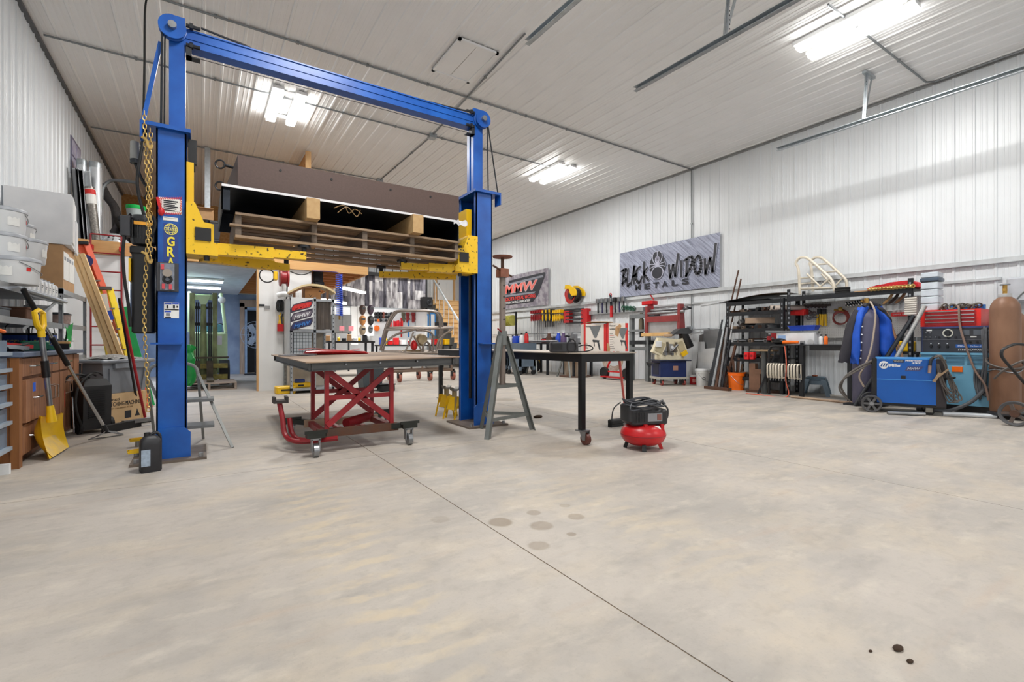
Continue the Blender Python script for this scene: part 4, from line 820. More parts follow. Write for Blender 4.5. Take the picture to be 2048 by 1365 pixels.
# things on the lower shelves
tr = thing('paper_roll', 'big white paper towel roll on the shelf under the pails', 'paper roll', (-1.4, 6.62, 1.162) if False else (-1.36, 6.72, 1.172))
tr.location = (-1.36, 6.55, 1.162); tr.scale = (1, 1, .66); lpart(tr, 'roll', G().lathe([(.025, 0), (.1, 0), (.103, .01), (.103, .24), (.1, .25), (.025, .25)], n=26), plastic); lpart(tr, 'core', G().cyl((0, 0, .2), (0, 0, .252), .024), card)
bru = thing('bench_brush', 'black bristle bench brush lying behind the batteries', 'brush', (-1.3, 6.3, 1.17) if False else (-1.33, 6.42, 1.165)); bru.location = (-1.34, 6.9, .884)
lpart(bru, 'block', G().rb((-.2, -.03, .06), (.16, .03, .085), .01), pine); lpart(bru, 'bristles', G().box((-.19, -.025, 0), (.15, .025, .06)), rubber)
for (nm, lb, c, d, mt, cat) in (('storage_box', 'white lidded box on the rear shelf beside the lumber', (-1.42, 7.4, .802), (.3, .4, .2), plastic, 'box'), ('storage_box', 'flat white box on the lower rear shelf', (-1.42, 7.4, .352), (.3, .4, .16), paper, 'box'),
                            ('brown_crate', 'brown crate under the pails shelf at the back', (-1.5, 6.3, 1.162), (.34, .5, .12), M('crate_brown', (126, 88, 66), .7), 'crate'), ('grey_crate', 'grey flat crate on the shelf by the left wall', (-1.55, 5.5, 1.162), (.35, .6, .09), greyp, 'crate')):
    t = thing(nm, lb, cat, c); lpart(t, 'body', G().rb((-d[0]/2, -d[1]/2, 0), (d[0]/2, d[1]/2, d[2]*.86), .015), mt); lpart(t, 'lid', G().rb((-d[0]/2-.008, -d[1]/2-.008, d[2]*.86), (d[0]/2+.008, d[1]/2+.008, d[2]), .015), mt)
t = thing('round_basket', 'round woven tin on the third rear shelf', 'tin', (-1.38, 7.35, 1.172)); lpart(t, 'body', G().lathe([(.02, 0), (.12, 0), (.13, .1), (.02, .1)]), M('woven_tin', (150, 128, 120), .6, 0, .3, 30)); lpart(t, 'lid', G().lathe([(.02, .13), (.1, .125), (.135, .11), (.135, .1)]), dark)
single('green_cloth', 'crumpled green cloth hanging from the rear shelf', 'cloth', G().grid(lambda u, v: (-1.26+.02*math.sin(9*u+3*v), 7.1+.34*u, 1.14-.2*v-.05*math.sin(5*u)), 12, 8), M('green_cloth', (20, 140, 60), .7, 0, .2, 8))
# ================================================================ leaning tools and lumber
sh = thing('snow_shovel', 'yellow plastic scoop shovel leaning on the cabinets', 'shovel', tuple(fl(115, 915)))
A, B = fl(99, 922), fl(138, 897); ys = M('shovel_yellow', (248, 202, 30), .35, 0, .06, 5)
def blade(u, v):
    p = A.lerp(B, u); side = abs(2*u-1)**5
    return p+V((-.10*math.sin(v*2.7)-.03*v*(1-u)+.07*side*math.sin(v*2.9), .03*v*(1-u)-.06*v*u, .012+.34*v-.04*v*u+.02*side*v))
part(sh, 'blade', G().grid(blade, 17, 12), ys); part(sh, 'blade_back', G().grid(lambda u, v: blade(u, v)-V((.01, 0, -.002)), 17, 12), ys)
part(sh, 'worn_face', G().grid(lambda u, v: blade(.12+.76*u, .0+.42*v)+V((.004, 0, .002)), 12, 8), M('scuffed_tan', (224, 190, 120), .6, 0, .1, 14, 0, (240, 200, 80)))
top = V((-1.095, 5.36, 1.05)); soc = V((-1.045, 5.42, .33))
part(sh, 'shaft', G().cyl(soc, top, .019), steel); part(sh, 'socket', G().cyl(soc-(top-soc)*.05, soc+(top-soc)*.14, .035, .024), ys)
mid = soc.lerp(top, .47); part(sh, 'grip_sleeve', G().cyl(mid, soc.lerp(top, .66), .026), black)
d = (top-soc).normalized(); sd = V((.25, .97, 0)).normalized()
part(sh, 'handle', G().tube([top+d*.0, top+d*.05-sd*.045, top+d*.15-sd*.06, top+d*.17, top+d*.15+sd*.06, top+d*.05+sd*.045], [.024, .021, .019, .019, .019, .021], 8, True).cyl(top-d*.05, top+d*.02, .025), ys)
pm = thing('mop_pole', 'telescopic chrome pole with wire foot leaning across the cabinets', 'pole', tuple(fl(215, 872)))
p0, p1 = V((-1.195, 5.40, 1.36)), fl(213, 862, .07)
part(pm, 'tube', G().cyl(p0, p1, .014, n=12), chrome); part(pm, 'grip', G().cyl(p0.lerp(p1, -.02), p0.lerp(p1, .12), .02), black); part(pm, 'grip', G().cyl(p0.lerp(p1, .28), p0.lerp(p1, .47), .021), black); part(pm, 'collar', G().cyl(p0.lerp(p1, .95), p1, .02), dark)
g = G(); 
for s in (-1, 1):
    for k in range(3): g.tube([p1, p1+V((s*.05+.01, s*.05*k, -.03)), V((p1.x+s*.12, p1.y+.03*k+s*.05, .006))], .004, 5)
g.tube([V((p1.x-.13, p1.y-.05, .006)), V((p1.x+.13, p1.y+.06, .006))], .005, 5); part(pm, 'wire_foot', g, steel)
bcg = thing('battery_charger', 'black wheeled battery charger with vents beside the cabinets', 'charger', (-.98, 6.72, 0), R(28))
lpart(bcg, 'case', G().loft([[(-.12, -.13, .04), (.12, -.13, .04), (.12, .17, .04), (-.12, .17, .04)], [(-.12, -.15, .5), (.12, -.15, .5), (.12, .17, .5), (-.12, .17, .5)], [(-.09, -.1, .57), (.09, -.1, .57), (.09, .15, .57), (-.09, .15, .57)]]), M('charger_black', (40, 40, 42), .5))
for k in range(14): lpart(bcg, 'louver', G().box((-.08, -.152, .16+.022*k), (.06, -.138, .17+.022*k)), black)
for s in (-.14, .125): lpart(bcg, 'wheel', G().cyl((s, -.06, .075), (s+.03, -.06, .075), .075, n=20).cyl((s-.004, -.06, .075), (s, -.06, .075), .04, n=14), rubber)
lpart(bcg, 'side_print', G().box((.12, -.1, .1), (.123, .0, .44)), greyp)
lpart(bcg, 'red_clamp', G().rb((-.3, -.12, .3), (-.25, -.06, .48), .02).box((-.29, -.1, .22), (-.26, -.08, .3)), red)
lpart(bcg, 'cables', G().tube(smooth_pts([(-.27, -.08, .46), (-.22, -.06, .6), (-.1, 0, .62), (.0, .05, .58)]), .011, 6).tube(smooth_pts([(-.14, -.16, .1), (-.2, -.2, .3), (-.17, -.17, .5), (-.05, -.1, .62), (.05, .04, .6)]), .011, 6).tube(smooth_pts([(-.1, 0, .58), (.02, -.04, .64), (.1, .02, .6)]), .008, 6), rubber)
lpart(bcg, 'chrome_handle', G().cyl((-.2, -.16, .04), (-.2, -.12, .4), .008), chrome)
# pitching machine carton, tote and blanket
a, b = fl(212, 850), fl(293, 836); u = (b-a).normalized(); rz = math.atan2(u.y, u.x); L = (b-a).length
pc = thing('machine_carton', 'brown carton printed pitching machine below the grey tote', 'carton', tuple(a+u*L/2+V((-u.y, u.x, 0))*.2), rz)
lpart(pc, 'box', G().box((-L/2, -.2, 0), (L/2, .2, .35)), M('kraft_board', (208, 176, 132), .8, 0, .06, 9))
lpart(pc, 'lettering', text_g('marucci', (-L*.46, -.201, .265), X_, Z_, .14, .034, .002, .15), ink); lpart(pc, 'lettering', text_g('PITCHING MACHINE', (-L*.46, -.201, .2), X_, Z_, L*.8, .05, .002), ink); lpart(pc, 'lettering', text_g('MY SOFT TOSS BASEBALL PITCHER', (-L*.46, -.201, .165), X_, Z_, L*.6, .018, .002), M('tan_ink', (170, 140, 100), .7))
lpart(pc, 'printed_picture', G().box((-.03, -.203, .04), (.05, -.2, .13)), ink); lpart(pc, 'printed_picture', G().prism([(.1, .05), (.17, .05), (.15, .09), (.13, .14), (.12, .09)], (0, -.2, 0), X_, Z_, .002), ink); lpart(pc, 'tape_strip', G().box((L/2-.07, -.202, 0), (L/2-.05, -.2, .35)), pine)
to = thing('storage_tote', 'grey plastic storage tote on the pitching machine carton', 'tote', tuple(a+u*L/2+V((-u.y, u.x, 0))*.2+V((0, 0, .352))), rz+.05)
lpart(to, 'tub', G().loft([[(-.27, -.17, 0), (.27, -.17, 0), (.27, .2, 0), (-.27, .2, 0)], [(-.33, -.2, .36), (.33, -.2, .36), (.33, .24, .36), (-.33, .24, .36)]]), greyp); lpart(to, 'rim', G().rb((-.37, -.24, .36), (.37, .27, .405), .03), greyp); lpart(to, 'rim_skirt', G().box((-.2, -.235, .3), (.2, -.2, .36)), greyp)
for x in (-.24, .24): lpart(to, 'rib', G().bar((x*.9, -.175, .02), (x, -.205, .3), .02, .02, Y_), greyp)
lpart(to, 'blanket', G().grid(lambda u, v: (-.26+.5*u, -.18+.36*v, .41+.045*math.sin(3.1*u)*math.sin(3.1*v)+.012*math.sin(20*u+5*v)), 22, 12), M('moving_blanket', (150, 148, 146), .9, 0, .45, 55), None, 'speckled grey moving blanket')
lum = [((148, 513), .0, 'left leaning pine board'), ((157, 511), .05, 'middle leaning pine board'), ((167, 510), .1, 'right leaning pine board, nearest the yellow ladder')]
for k, ((px, py), dx, lb) in enumerate(lum):
    t = onY(px, py, 8.42); q = V((t.x+.62+.012*k, 8.30, 0)); single('pine_board', lb+' of three behind the tote', 'board', G().bar(q, t, .04, .14, (.8, -.6, 0)) if False else G().bar(q+V((.0, -.03*k, 0)), t-V((0, .03*k, 0)), .046, .09, Y_), wood('leaning_pine', (246, 214, 164), (232, 192, 136), 2), 'three leaning pine boards')
def ladder(nm, lb, px_l, px_r, y_t, px_bl, px_br, Y, Yb, mt, rung, nr, zt, cap=None):
    tl_, tr_ = onY(px_l, y_t, Y), onY(px_r, y_t, Y); bl, br_ = onY(px_bl, 700, Yb), onY(px_br, 700, Yb); bl.z = br_.z = 0
    t = thing(nm, lb, 'ladder', tuple((bl+br_)/2))
    for p, q in ((bl, tl_), (br_, tr_)): part(t, 'rail', G().bar(p, q, .075, .03, (.6, -.8, 0)), mt)
    for k in range(1, nr): f = k/nr; part(t, 'rung', G().bar(bl.lerp(tl_, f), br_.lerp(tr_, f), .07, .022), rung)
    if cap: part(t, 'top_cap', G().bar(tl_+V((-.03, 0, 0)), tr_+V((.03, 0, 0)), .13, .04), cap)
    return t
og = M('ladder_orange', (214, 84, 48), .5)
lo = ladder('fibreglass_ladder', 'tall orange fibreglass ladder leaning behind the pine boards', 160, 172, 487, 275, 300, 8.95, 8.75, og, steel, 9, 0, dark)
q = onY(171, 523, 8.86); part(lo, 'oval_logo', G().lathe([(.001, 0), (.09, 0), (.09, .004), (.001, .004)], q-Y_*.05, 20, 'Y'), M('logo_navy', (50, 50, 110), .5)); 
ly = ladder('step_ladder', 'yellow fibreglass stepladder leaning right of the pine boards', 196, 219, 577, 238, 285, 8.7, 8.45, M('ladder_yellow', (240, 208, 30), .45), steel, 6, 0, M('cap_grey', (96, 92, 92), .5))
for k, (x, y0, y1, m_) in enumerate(((207, 588, 622, paper), (216, 622, 640, bluep), (222, 645, 668, M('label_rust', (150, 74, 50), .6)))): p = onY(x, y0, 8.56); part(ly, 'sticker', G().bar(p, onY(x+6, y1, 8.52), .004, .07, X_), m_)
gq = onY(236, 612, 8.75); single('green_board', 'narrow bright green board leaning right of the yellow ladder', 'board', G().bar(V((gq.x+.36, 9.0, 0)), V((gq.x+.04, 8.98, gq.z)), .1, .02, Y_), M('bright_green', (40, 190, 110), .5))
# red loft ladder hooked over the beam
rl_ = thing('loft_ladder', 'thin red steel ladder hooked over the loft beam', 'ladder', (-1.34, 10.45, 0))
for x in (-1.54, -1.14): part(rl_, 'rail', G().tube([(x, 10.5, 0), (x, 10.46, 2.45), (x, 10.46, 2.78)], .014, 8), dred); part(rl_, 'hook', G().box((x-.03, 10.44, 2.52), (x+.03, 10.56, 2.6)), red)
for k in range(9): part(rl_, 'rung', G().cyl((-1.54, 10.46, .3+.31*k), (-1.14, 10.46, .3+.31*k), .012), dred)
# brooms by the pitching carton
b1 = thing('push_broom', 'push broom with red handle in front of the machine carton', 'broom', tuple(fl(285, 842)))
part(b1, 'handle', G().cyl(fl(290, 835, .05), at(241, 600, 5.35), .015), M('broom_red', (170, 32, 40), .4)); c_ = fl(280, 842)
part(b1, 'block', G().bar(fl(246, 846, .07), fl(304, 838, .07), .05, .04), steel); part(b1, 'bristles', G().bar(fl(247, 847, .03), fl(303, 839, .03), .045, .055), rubber)
b2 = thing('push_broom', 'push broom with black handle and dark bristles beside the machine carton', 'broom', tuple(fl(235, 852)))
part(b2, 'handle', G().cyl(fl(278, 828, .05), at(238, 597, 5.25), .013), black); part(b2, 'head', G().bar(fl(208, 860, .04), fl(278, 846, .04), .06, .08), rubber)
# ================================================================ loft contents
for (px, w, yt, Y, lb) in ((161, 22, 316, 10.75, 'galvanised pipe standing in the loft corner, the left one'), (189, 27, 322, 10.78, 'shiny galvanised pipe on the loft, the right one of two')):
    p = onY(px, 400, Y); zt = onY(px, yt, Y).z; r_ = (onY(px+w/2, 400, Y)-p).length
    t = thing('duct_pipe', lb, 'pipe', (p.x, Y+.1, 2.702), 0, 'galvanised pipes on the loft'); lpart(t, 'tube', G().lathe([(r_, 0), (r_, zt-2.8)], n=26, cap=False), M('shiny_galvanised', (206, 210, 214), .25, .55, .06, 4)); lpart(t, 'collar', G().lathe([(r_*1.03, zt-2.8), (r_*1.03, zt-2.72), (r_*.97, zt-2.7)], n=26, cap=False), galv)
for k, (xt, xb, lb) in enumerate(((127, 163, 'left metal channel'), (137, 170, 'middle metal channel'), (148, 183, 'right wide metal channel'))):
    p, q = onY(xt, 333+k*3, 10.66), onY(xb, 476, 10.66); q.z = 2.702; p.x = max(p.x, XL+.1+.06*k); t = thing('metal_channel', lb+' leaning on the loft against the wall', 'channel', tuple(q), 0, 'leaning metal channels')
    w = .14 if k == 2 else .09
    part(t, 'web', G().bar(q, p, w, .012, Y_), M('channel_galv', (196, 200, 204), .4, .15, .1, 6)); dd = (p-q).normalized(); 
    part(t, 'flange', G().bar(q+V((w/2, -.03, 0)), p+V((w/2, -.03, 0)), .008, .07, Y_), MATS['channel_galv']); part(t, 'flange', G().bar(q+V((-w/2, -.03, 0)), p+V((-w/2, -.03, 0)), .008, .07, Y_), dark)
p, q = onY(179, 375, 10.64), onY(193, 474, 10.62); q.z = 2.705
t = thing('insulation_roll', 'bubble wrapped roll with red and white label leaning on the pipe', 'roll', tuple(q)); part(t, 'roll', G().cyl(q, p, .055, .07, 18), M('bubble_foil', (130, 126, 120), .35, .5, .45, 40)); part(t, 'white_label', G().cyl(p.lerp(q, .04), p.lerp(q, .32), .0725, .070, 18), paper); part(t, 'red_label', G().cyl(p.lerp(q, .05), p.lerp(q, .14), .074, .0735, 18), inkr)
p = onY(226, 478, 10.75); t = thing('gearbox_housing', 'bright cast aluminium gearbox housing on the loft edge', 'housing', (p.x, 10.95, 2.702))
lpart(t, 'bell', G().lathe([(.21, 0), (.21, .03), (.19, .08), (.12, .17), (.05, .2), (.02, .2)], n=14), M('cast_aluminium', (206, 210, 214), .3, .3, .2, 10))
for k in range(8): a_ = k*.785; lpart(t, 'rib', G().bar((.06*math.cos(a_), .06*math.sin(a_), .19), (.2*math.cos(a_), .2*math.sin(a_), .05), .014, .03), steel)
for (dx, dz) in ((-.06, .1), (.08, .07), (0, .13)): lpart(t, 'port', G().cyl((dx, -.16+dz*.2, dz), (dx, -.185+dz*.2, dz-.0), .018, n=10), black)
def tote(nm, lb, c, d, mt, lid, cat='tote', group=None):
    t = thing(nm, lb, cat, c, 0, group); x, y, z = d
    lpart(t, 'tub', G().loft([[(-x/2*.88, -y/2*.88, 0), (x/2*.88, -y/2*.88, 0), (x/2*.88, y/2*.88, 0), (-x/2*.88, y/2*.88, 0)], [(-x/2, -y/2, z*.85), (x/2, -y/2, z*.85), (x/2, y/2, z*.85), (-x/2, y/2, z*.85)]]), mt); lpart(t, 'lid', G().rb((-x/2*1.06, -y/2*1.06, z*.85), (x/2*1.06, y/2*1.06, z), .03), lid)
    for s in (-.25, .25): lpart(t, 'side_rib', G().bar((x*s*.88, -y/2*.88-.004, .02), (x*s, -y/2-.004, z*.8), .03, .02, Y_), mt)
    return t
p = onY(278, 480, 11.1); tote('dark_tote', 'dark grey tote on the loft behind the hanging chain', (p.x, 11.5, 2.702), (.62, .44, .6), M('tote_dark', (48, 50, 54), .5), M('tote_dark_lid', (40, 42, 46), .5))
t = thing('lidded_bucket', 'clear bucket with green lid on the dark loft tote', 'bucket', (p.x-.08, 11.5, 3.304)); lpart(t, 'bucket', G().lathe([(.02, 0), (.13, 0), (.15, .2), (.02, .2)]), M('milky_plastic', (180, 190, 190), .3)); lpart(t, 'lid', G().lathe([(.15, .19), (.157, .2), (.157, .26), (.02, .265)]), M('lid_green', (20, 200, 90), .35))
p = onY(238, 460, 11.0); single('black_bundle', 'bundle of black straps hanging on the loft by the tote', 'straps', G().grid(lambda u, v: (p.x-.12+.3*u+.04*math.sin(9*v), 11.2+.05*math.sin(12*u), 2.705+.5*v*(1-.3*math.sin(6*u))), 14, 8), M('black_web', (40, 36, 40), .8, 0, .4, 12))
p = onY(408, 480, 11.2)
for (dx, z, w, lb) in ((0, 2.702, .52, 'lower black crate stacked on the loft behind the yellow carriage'), (.02, 3.08, .56, 'upper black crate with panelled sides on the loft stack')):
    tote('black_crate', lb, (p.x+dx, 11.6, z), (w, .42, .37), M('crate_black', (44, 46, 52), .5), M('crate_black_lid', (34, 36, 40), .5), 'crate', 'black crates on the loft')
t = thing('brown_carton', 'brown carton high on the loft beside the duct post', 'carton', (p.x-.05, 11.9, 3.46)); lpart(t, 'box', G().box((-.25, -.2, 0), (.22, .2, .28)), card); lpart(t, 'flap', G().bar((-.24, -.21, .28), (-.1, -.34, .31), .42, .006, Y_) if False else G().box((-.25, -.3, .275), (.22, -.2, .281)), card)
p = onY(415, 300, 11.9); struct('trim_18', G().box((p.x-.05, 11.9, 2.7), (p.x+.05, 11.98, ZC-.03)), galv)
p = onY(215, 420, 11.9); single('black_duct', 'black flexible duct hanging slanted in the loft corner', 'duct', G().tube(smooth_pts([onY(203, 372, 12.2), onY(215, 395, 12.1), onY(232, 425, 12.0), V((-1.35, 11.8, 2.74))]), .075, 10), M('duct_black', (56, 52, 52), .7, 0, .35, 30))
conduit('trim_19', [V(q) for q in smooth_pts([onY(203, 400, 11.6), onY(206, 375, 11.6), onY(222, 362, 11.6), onY(245, 362, 11.5), onY(275, 366, 11.3)], 5)], .03, 99)
cd = thing('power_cord', 'grey twist plug on the black power cord above the lift motor', 'cord', (-.5, 4.9, 2.2))
part(cd, 'cable', G().tube(smooth_pts([(-.52, 7.02, ZC-.04), at(290, 20, 5.5), at(289, 120, 5.0), at(287, 230, 4.5), at(283, 290, 4.25), (-.455, 4.95, 2.6)]), .011, 6), rubber); part(cd, 'plug', G().cyl((-.455, 4.95, 2.60), (-.45, 4.93, 2.45), .03, .034, 16), M('plug_grey', (150, 150, 146), .5)); part(cd, 'plug_end', G().cyl((-.45, 4.93, 2.45), (-.45, 4.93, 2.42), .036, n=14), dark)
part(cd, 'cable', G().tube(smooth_pts([(-.45, 4.93, 2.42), (-.40, 4.9, 2.28), (-.36, 4.86, 2.2), (-.38, 4.84, 2.12)]), .011, 6), rubber)
# ================================================================ back room: forklift, pallet, drum fan
fk = thing('forklift', 'old pale green forklift mast facing out of the back room', 'forklift', (.2, 12.6, 0))
fg = M('forklift_green', (196, 220, 178), .5, 0, .08, 5); fw = M('worn_green_rust', (96, 92, 66), .6, 0, .2, 9, .1, (146, 160, 108), (1, 1, .4), .5, (.3, .7))
FY = 12.5
def fz(px, py): return onY(px, py, FY)
for (x0, x1) in ((379, 390), (425, 435)): a, b = fz(x0, 586), fz(x1, 760); part(fk, 'mast_rail', G().box((a.x, FY, .12), (b.x, FY+.14, a.z)), fw)
a, b = fz(388, 588), fz(432, 601); part(fk, 'mast_head', G().box((a.x, FY+.02, b.z), (b.x, FY+.1, a.z)), fg)
c = fz(407, 600); part(fk, 'lift_cylinder', G().cyl((c.x, FY+.07, .2), (c.x, FY+.07, c.z), .07, .05, 14), fw); part(fk, 'yoke', G().prism([(-.14, .1), (.14, .1), (.05, -.1), (-.05, -.1)], (c.x, FY+.05, c.z), X_, Z_, .08), fg)
for px in (393, 397, 418, 422): p = fz(px, 605); part(fk, 'chain_rod', G().cyl((p.x, FY+.05, .4), (p.x, FY+.05, p.z), .014), dark)
for py in (612, 645): a = fz(389, py); b = fz(425, py+7); part(fk, 'crossbar', G().box((a.x, FY+.1, b.z), (b.x, FY+.13, a.z)), dark)
a, b = fz(380, 660), fz(457, 730); part(fk, 'body', G().rb((a.x, FY+.35, .25), (b.x, FY+1.6, 1.2), .08), fg)
part(fk, 'hood', G().rb((a.x+.1, FY+.5, 1.2), (b.x-.1, FY+1.3, 1.42), .1), M('hood_blue', (96, 150, 176), .4))
a, b = fz(446, 605), fz(453, 690); part(fk, 'overhead_guard', G().tube([(b.x, FY+.4, 1.2), (a.x-.02, FY+.45, 2.1), (a.x-.02, FY+1.4, 2.14)], .035, 8).tube([(fz(378, 600).x, FY+.4, 1.2), (fz(378, 600).x, FY+.45, 2.1), (fz(378, 600).x, FY+1.4, 2.14)], .035, 8), fg)
p = fz(445, 598); part(fk, 'headlamp', G().lathe([(.02, .06), (.06, .05), (.075, 0), (.06, -.01)], (p.x, FY+.36, p.z), 18, 'Y'), plastic)
a, b = fz(435, 672), fz(445, 690); part(fk, 'data_plate', G().box((a.x, FY+.33, b.z), (b.x, FY+.345, a.z)), M('plate_silver', (190, 190, 200), .3, .5))
p = fz(441, 665); part(fk, 'steering_wheel', G().torus((p.x, FY+.5, p.z+.1), .12, .014, (0, 1, .5), 20, 6), black)
ck = M('carriage_rust', (84, 76, 62), .7, .2, .3, 9)
a, b = fz(385, 716), fz(457, 720); part(fk, 'load_backrest', G().bar((a.x, FY-.12, a.z), (b.x, FY-.12, b.z+.06), .03, .04), ck)
for (x0, x1) in ((388, 401), (413, 426)): a, b = fz(x0, 722), fz(x1, 760); part(fk, 'fork', G().box((a.x, FY-.14, .17), (b.x, FY-.07, a.z)).box((a.x, FY-1.1, .17), (b.x, FY-.07, .2)), ck)
for py in (728, 750): a, b = fz(385, py), fz(455, py+8); part(fk, 'carriage_bar', G().box((a.x, FY-.07, b.z), (b.x, FY-.02, a.z)), M('carriage_yellow', (150, 138, 70), .6, 0, .4, 14))
for px in (390, 450): p = fz(px, 760); part(fk, 'wheel', G().cyl((p.x-.1, FY+.35, .28), (p.x+.1, FY+.35, .28), .28, n=22), rubber)
fp = thing('wooden_pallet', 'low pale wooden pallet on the floor under the forklift forks', 'pallet', (.1, 11.7, 0))
pw2 = wood('pallet_pale', (178, 162, 148), (140, 124, 112), 0)
for k in range(5): part(fp, 'deck_board', G().box((-.35, 11.32+.2*k, .13), (.62, 11.46+.2*k, .15)), pw2)
for k in range(3): part(fp, 'bottom_board', G().box((-.35, 11.32+.4*k, 0), (.62, 11.44+.4*k, .018)), pw2)
for x in (-.35, .12, .58): part(fp, 'stringer', G().box((x, 11.32, .018), (x+.04, 12.26, .13)), pw2)
fa = thing('drum_fan', 'round caged floor fan in the dark doorway of the back room', 'fan', (1.62, 16.2, 0))
fan_c = onY(512, 670, 16.2)
for r_ in (.1, .2, .3, .4): part(fa, 'cage_ring', G().torus((fan_c.x, 16.2, fan_c.z), r_, .008, (0, 1, 0), 28, 5), M('fan_silver', (170, 182, 200), .4, .5))
for k in range(12): a_ = k*.5236; part(fa, 'cage_wire', G().cyl((fan_c.x, 16.2, fan_c.z), (fan_c.x+.4*math.cos(a_), 16.2, fan_c.z+.4*math.sin(a_)), .005, n=5), MATS['fan_silver'])
for k in range(3): a_ = k*2.094; part(fa, 'blade', G().bar((fan_c.x, 16.26, fan_c.z), (fan_c.x+.34*math.cos(a_), 16.26, fan_c.z+.34*math.sin(a_)), .16, .01, Y_), MATS['fan_silver'])
part(fa, 'stand', G().cyl((fan_c.x, 16.3, 0), (fan_c.x, 16.3, fan_c.z), .03).box((fan_c.x-.3, 16.1, 0), (fan_c.x+.3, 16.5, .03)), dark)
for y, lb in ((13.0, 'cool white strip light on the back room ceiling, front one'), (14.6, 'cool white strip light on the back room ceiling, deeper one')):
    t = thing('strip_light', lb, 'light', (-.3, y, 2.44), 0, 'strip lights of the back room'); lpart(t, 'housing', G().box((-.62, -.07, -.04), (.75, .07, 0)), white); lpart(t, 'tube', G().cyl((-.6, 0, -.06), (.73, 0, -.06), .03), lamp_blue)
# ================================================================ white partition: pegboard, reel, shelf with sign panels
YP = 10.61
pg = thing('pegboard', 'white pegboard on the side of the white partition', 'pegboard', (1.6, YP, .6)); part(pg, 'board', G().box((1.42, YP-.02, .1), (1.92, YP, 2.0)), M('peg_white', (222, 222, 220), .6, 0, .06, 60))
g = G()
for i in range(16):
    for k in range(60): g.box((1.44+.03*i, YP-.0215, .14+.031*k), (1.446+.03*i, YP-.02, .146+.031*k))
part(pg, 'peg_holes', g, dark, None, None, 'stuff')
for (px0, py0, px1, py1, nm, lb, mt, cat) in ((555, 648, 580, 663, 'red_tray', 'red tool tray on the white pegboard', red, 'tray'),): 
    t = thing(nm, lb, cat, tuple(onY(567, 660, YP-.1))); part(t, 'tray', fb(px0, py0, px1, py1, YP-.12, .09), mt); part(t, 'rail', fb(px0, py0-2, px1, py0, YP-.03, .008), mt)
t = thing('spring_clamps', 'cluster of yellow and black spring clamps on the pegboard', 'clamps', tuple(onY(567, 640, YP-.03)))
for k in range(5):
    p = onY(558+4*k, 630+((k*7) % 5), YP-.04); part(t, 'clamp', G().bar(p, p+V((.03, -.02, -.2)), .022, .03).bar(p+V((.03, 0, .04)), p+V((-.01, -.02, -.18)), .02, .025), yellow if k % 2 == 0 else MATS['motor_black'])
t = thing('cable_hank', 'dark hank of cables hooked on the pegboard', 'cable', tuple(onY(556, 620, YP-.03)))
for k in range(4): p = onY(557+2*k, 612, YP-.05); part(t, 'loop', G().torus((p.x, YP-.05-.012*k, p.z), .06, .01, (0, 1, 0), 18, 5, (1.9, .6)), dark)
p = onY(534, 612, YP); struct('outlet_1', G().box((p.x-.05, YP-.012, p.z-.06), (p.x+.05, YP, p.z)), M('outlet_grey', (150, 150, 150), .5)); p = onY(527, 611, YP); struct('outlet_2', G().box((p.x-.09, YP-.006, p.z-.02), (p.x+.02, YP, p.z+.02)), dark)
rlx = thing('hose_reel', 'red air hose reel with yellow guide hanging from the loft beam', 'hose reel', tuple(onY(567, 560, 10.3)))
p = onY(568, 556, 10.3); part(rlx, 'drum', G().lathe([(.03, -.08), (.17, -.08), (.17, -.05), (.12, -.04), (.12, .04), (.17, .05), (.17, .08), (.03, .08)], tuple(p), 24, 'X'), MATS['dred'] if False else dred); part(rlx, 'guide', G().rb(tuple(p+V((-.19, -.1, -.06))), tuple(p+V((-.12, .1, .1))), .02), yellow); part(rlx, 'bracket', G().box(tuple(p+V((-.03, -.03, .1))), tuple(p+V((.03, .24, .2)))), dark)
part(rlx, 'hose_loop', G().torus(p+V((-.3, 0, .02)), .13, .012, (0, 1, 0), 24, 6), rubber); part(rlx, 'hose_end', G().cyl(p+V((.05, -.05, -.17)), p+V((.04, -.05, -.42)), .012), dark)
single('cable_swag', 'thin black cable swagged along the top of the white partition', 'cable', G().tube(smooth_pts([onY(580, 543, 10.5), onY(592, 548, 10.5), onY(603, 550, 10.5), onY(614, 548, 10.5), onY(625, 542, 10.5)]), .01, 6), rubber)
SY = 9.66
su = thing('steel_rack', 'galvanised shop rack with white panel of three logo stickers', 'rack', (1.77, 10.1, 0))
for x in (1.39, 1.80, 2.14):
    for y in (SY, 10.45):
        p = part(su, 'post', G().box((x, y, 0), (x+.045, y+.004, 1.83)).box((x, y, 0), (x+.004, y+.045, 1.83)), sg)
        g = G()
        for k in range(22): g.box((x+.015, y-.001, .06+.08*k), (x+.028, y, .085+.08*k))
        part(p, 'slots', g, dark, None, None, 'stuff')
for z in (.1, .6, 1.2, 1.8): part(su, 'shelf', G().box((1.39, SY, z-.045), (2.18, 10.49, z)), sg)
part(su, 'back_panel', G().box((1.39, 10.46, .6), (2.18, 10.47, 1.8)), M('tan_panel', (170, 160, 146), .7)); part(su, 'plastic_curtain', G().grid(lambda u, v: (1.85+.28*u, SY+.05+.012*math.sin(22*u), 1.22+.56*v), 24, 2), M('smoky_plastic', (96, 88, 82), .3, 0, .15, 6))
part(su, 'side_panel', G().box((1.388, SY+.05, .62), (1.392, 10.4, 1.8)), M('rack_side', (196, 198, 198), .5))
sp_ = part(su, 'sign_panel', G().box((1.40, SY-.012, 1.215), (1.80, SY-.004, 1.81)), plastic)
def sx(px, py): return onY(px, py, SY-.014)
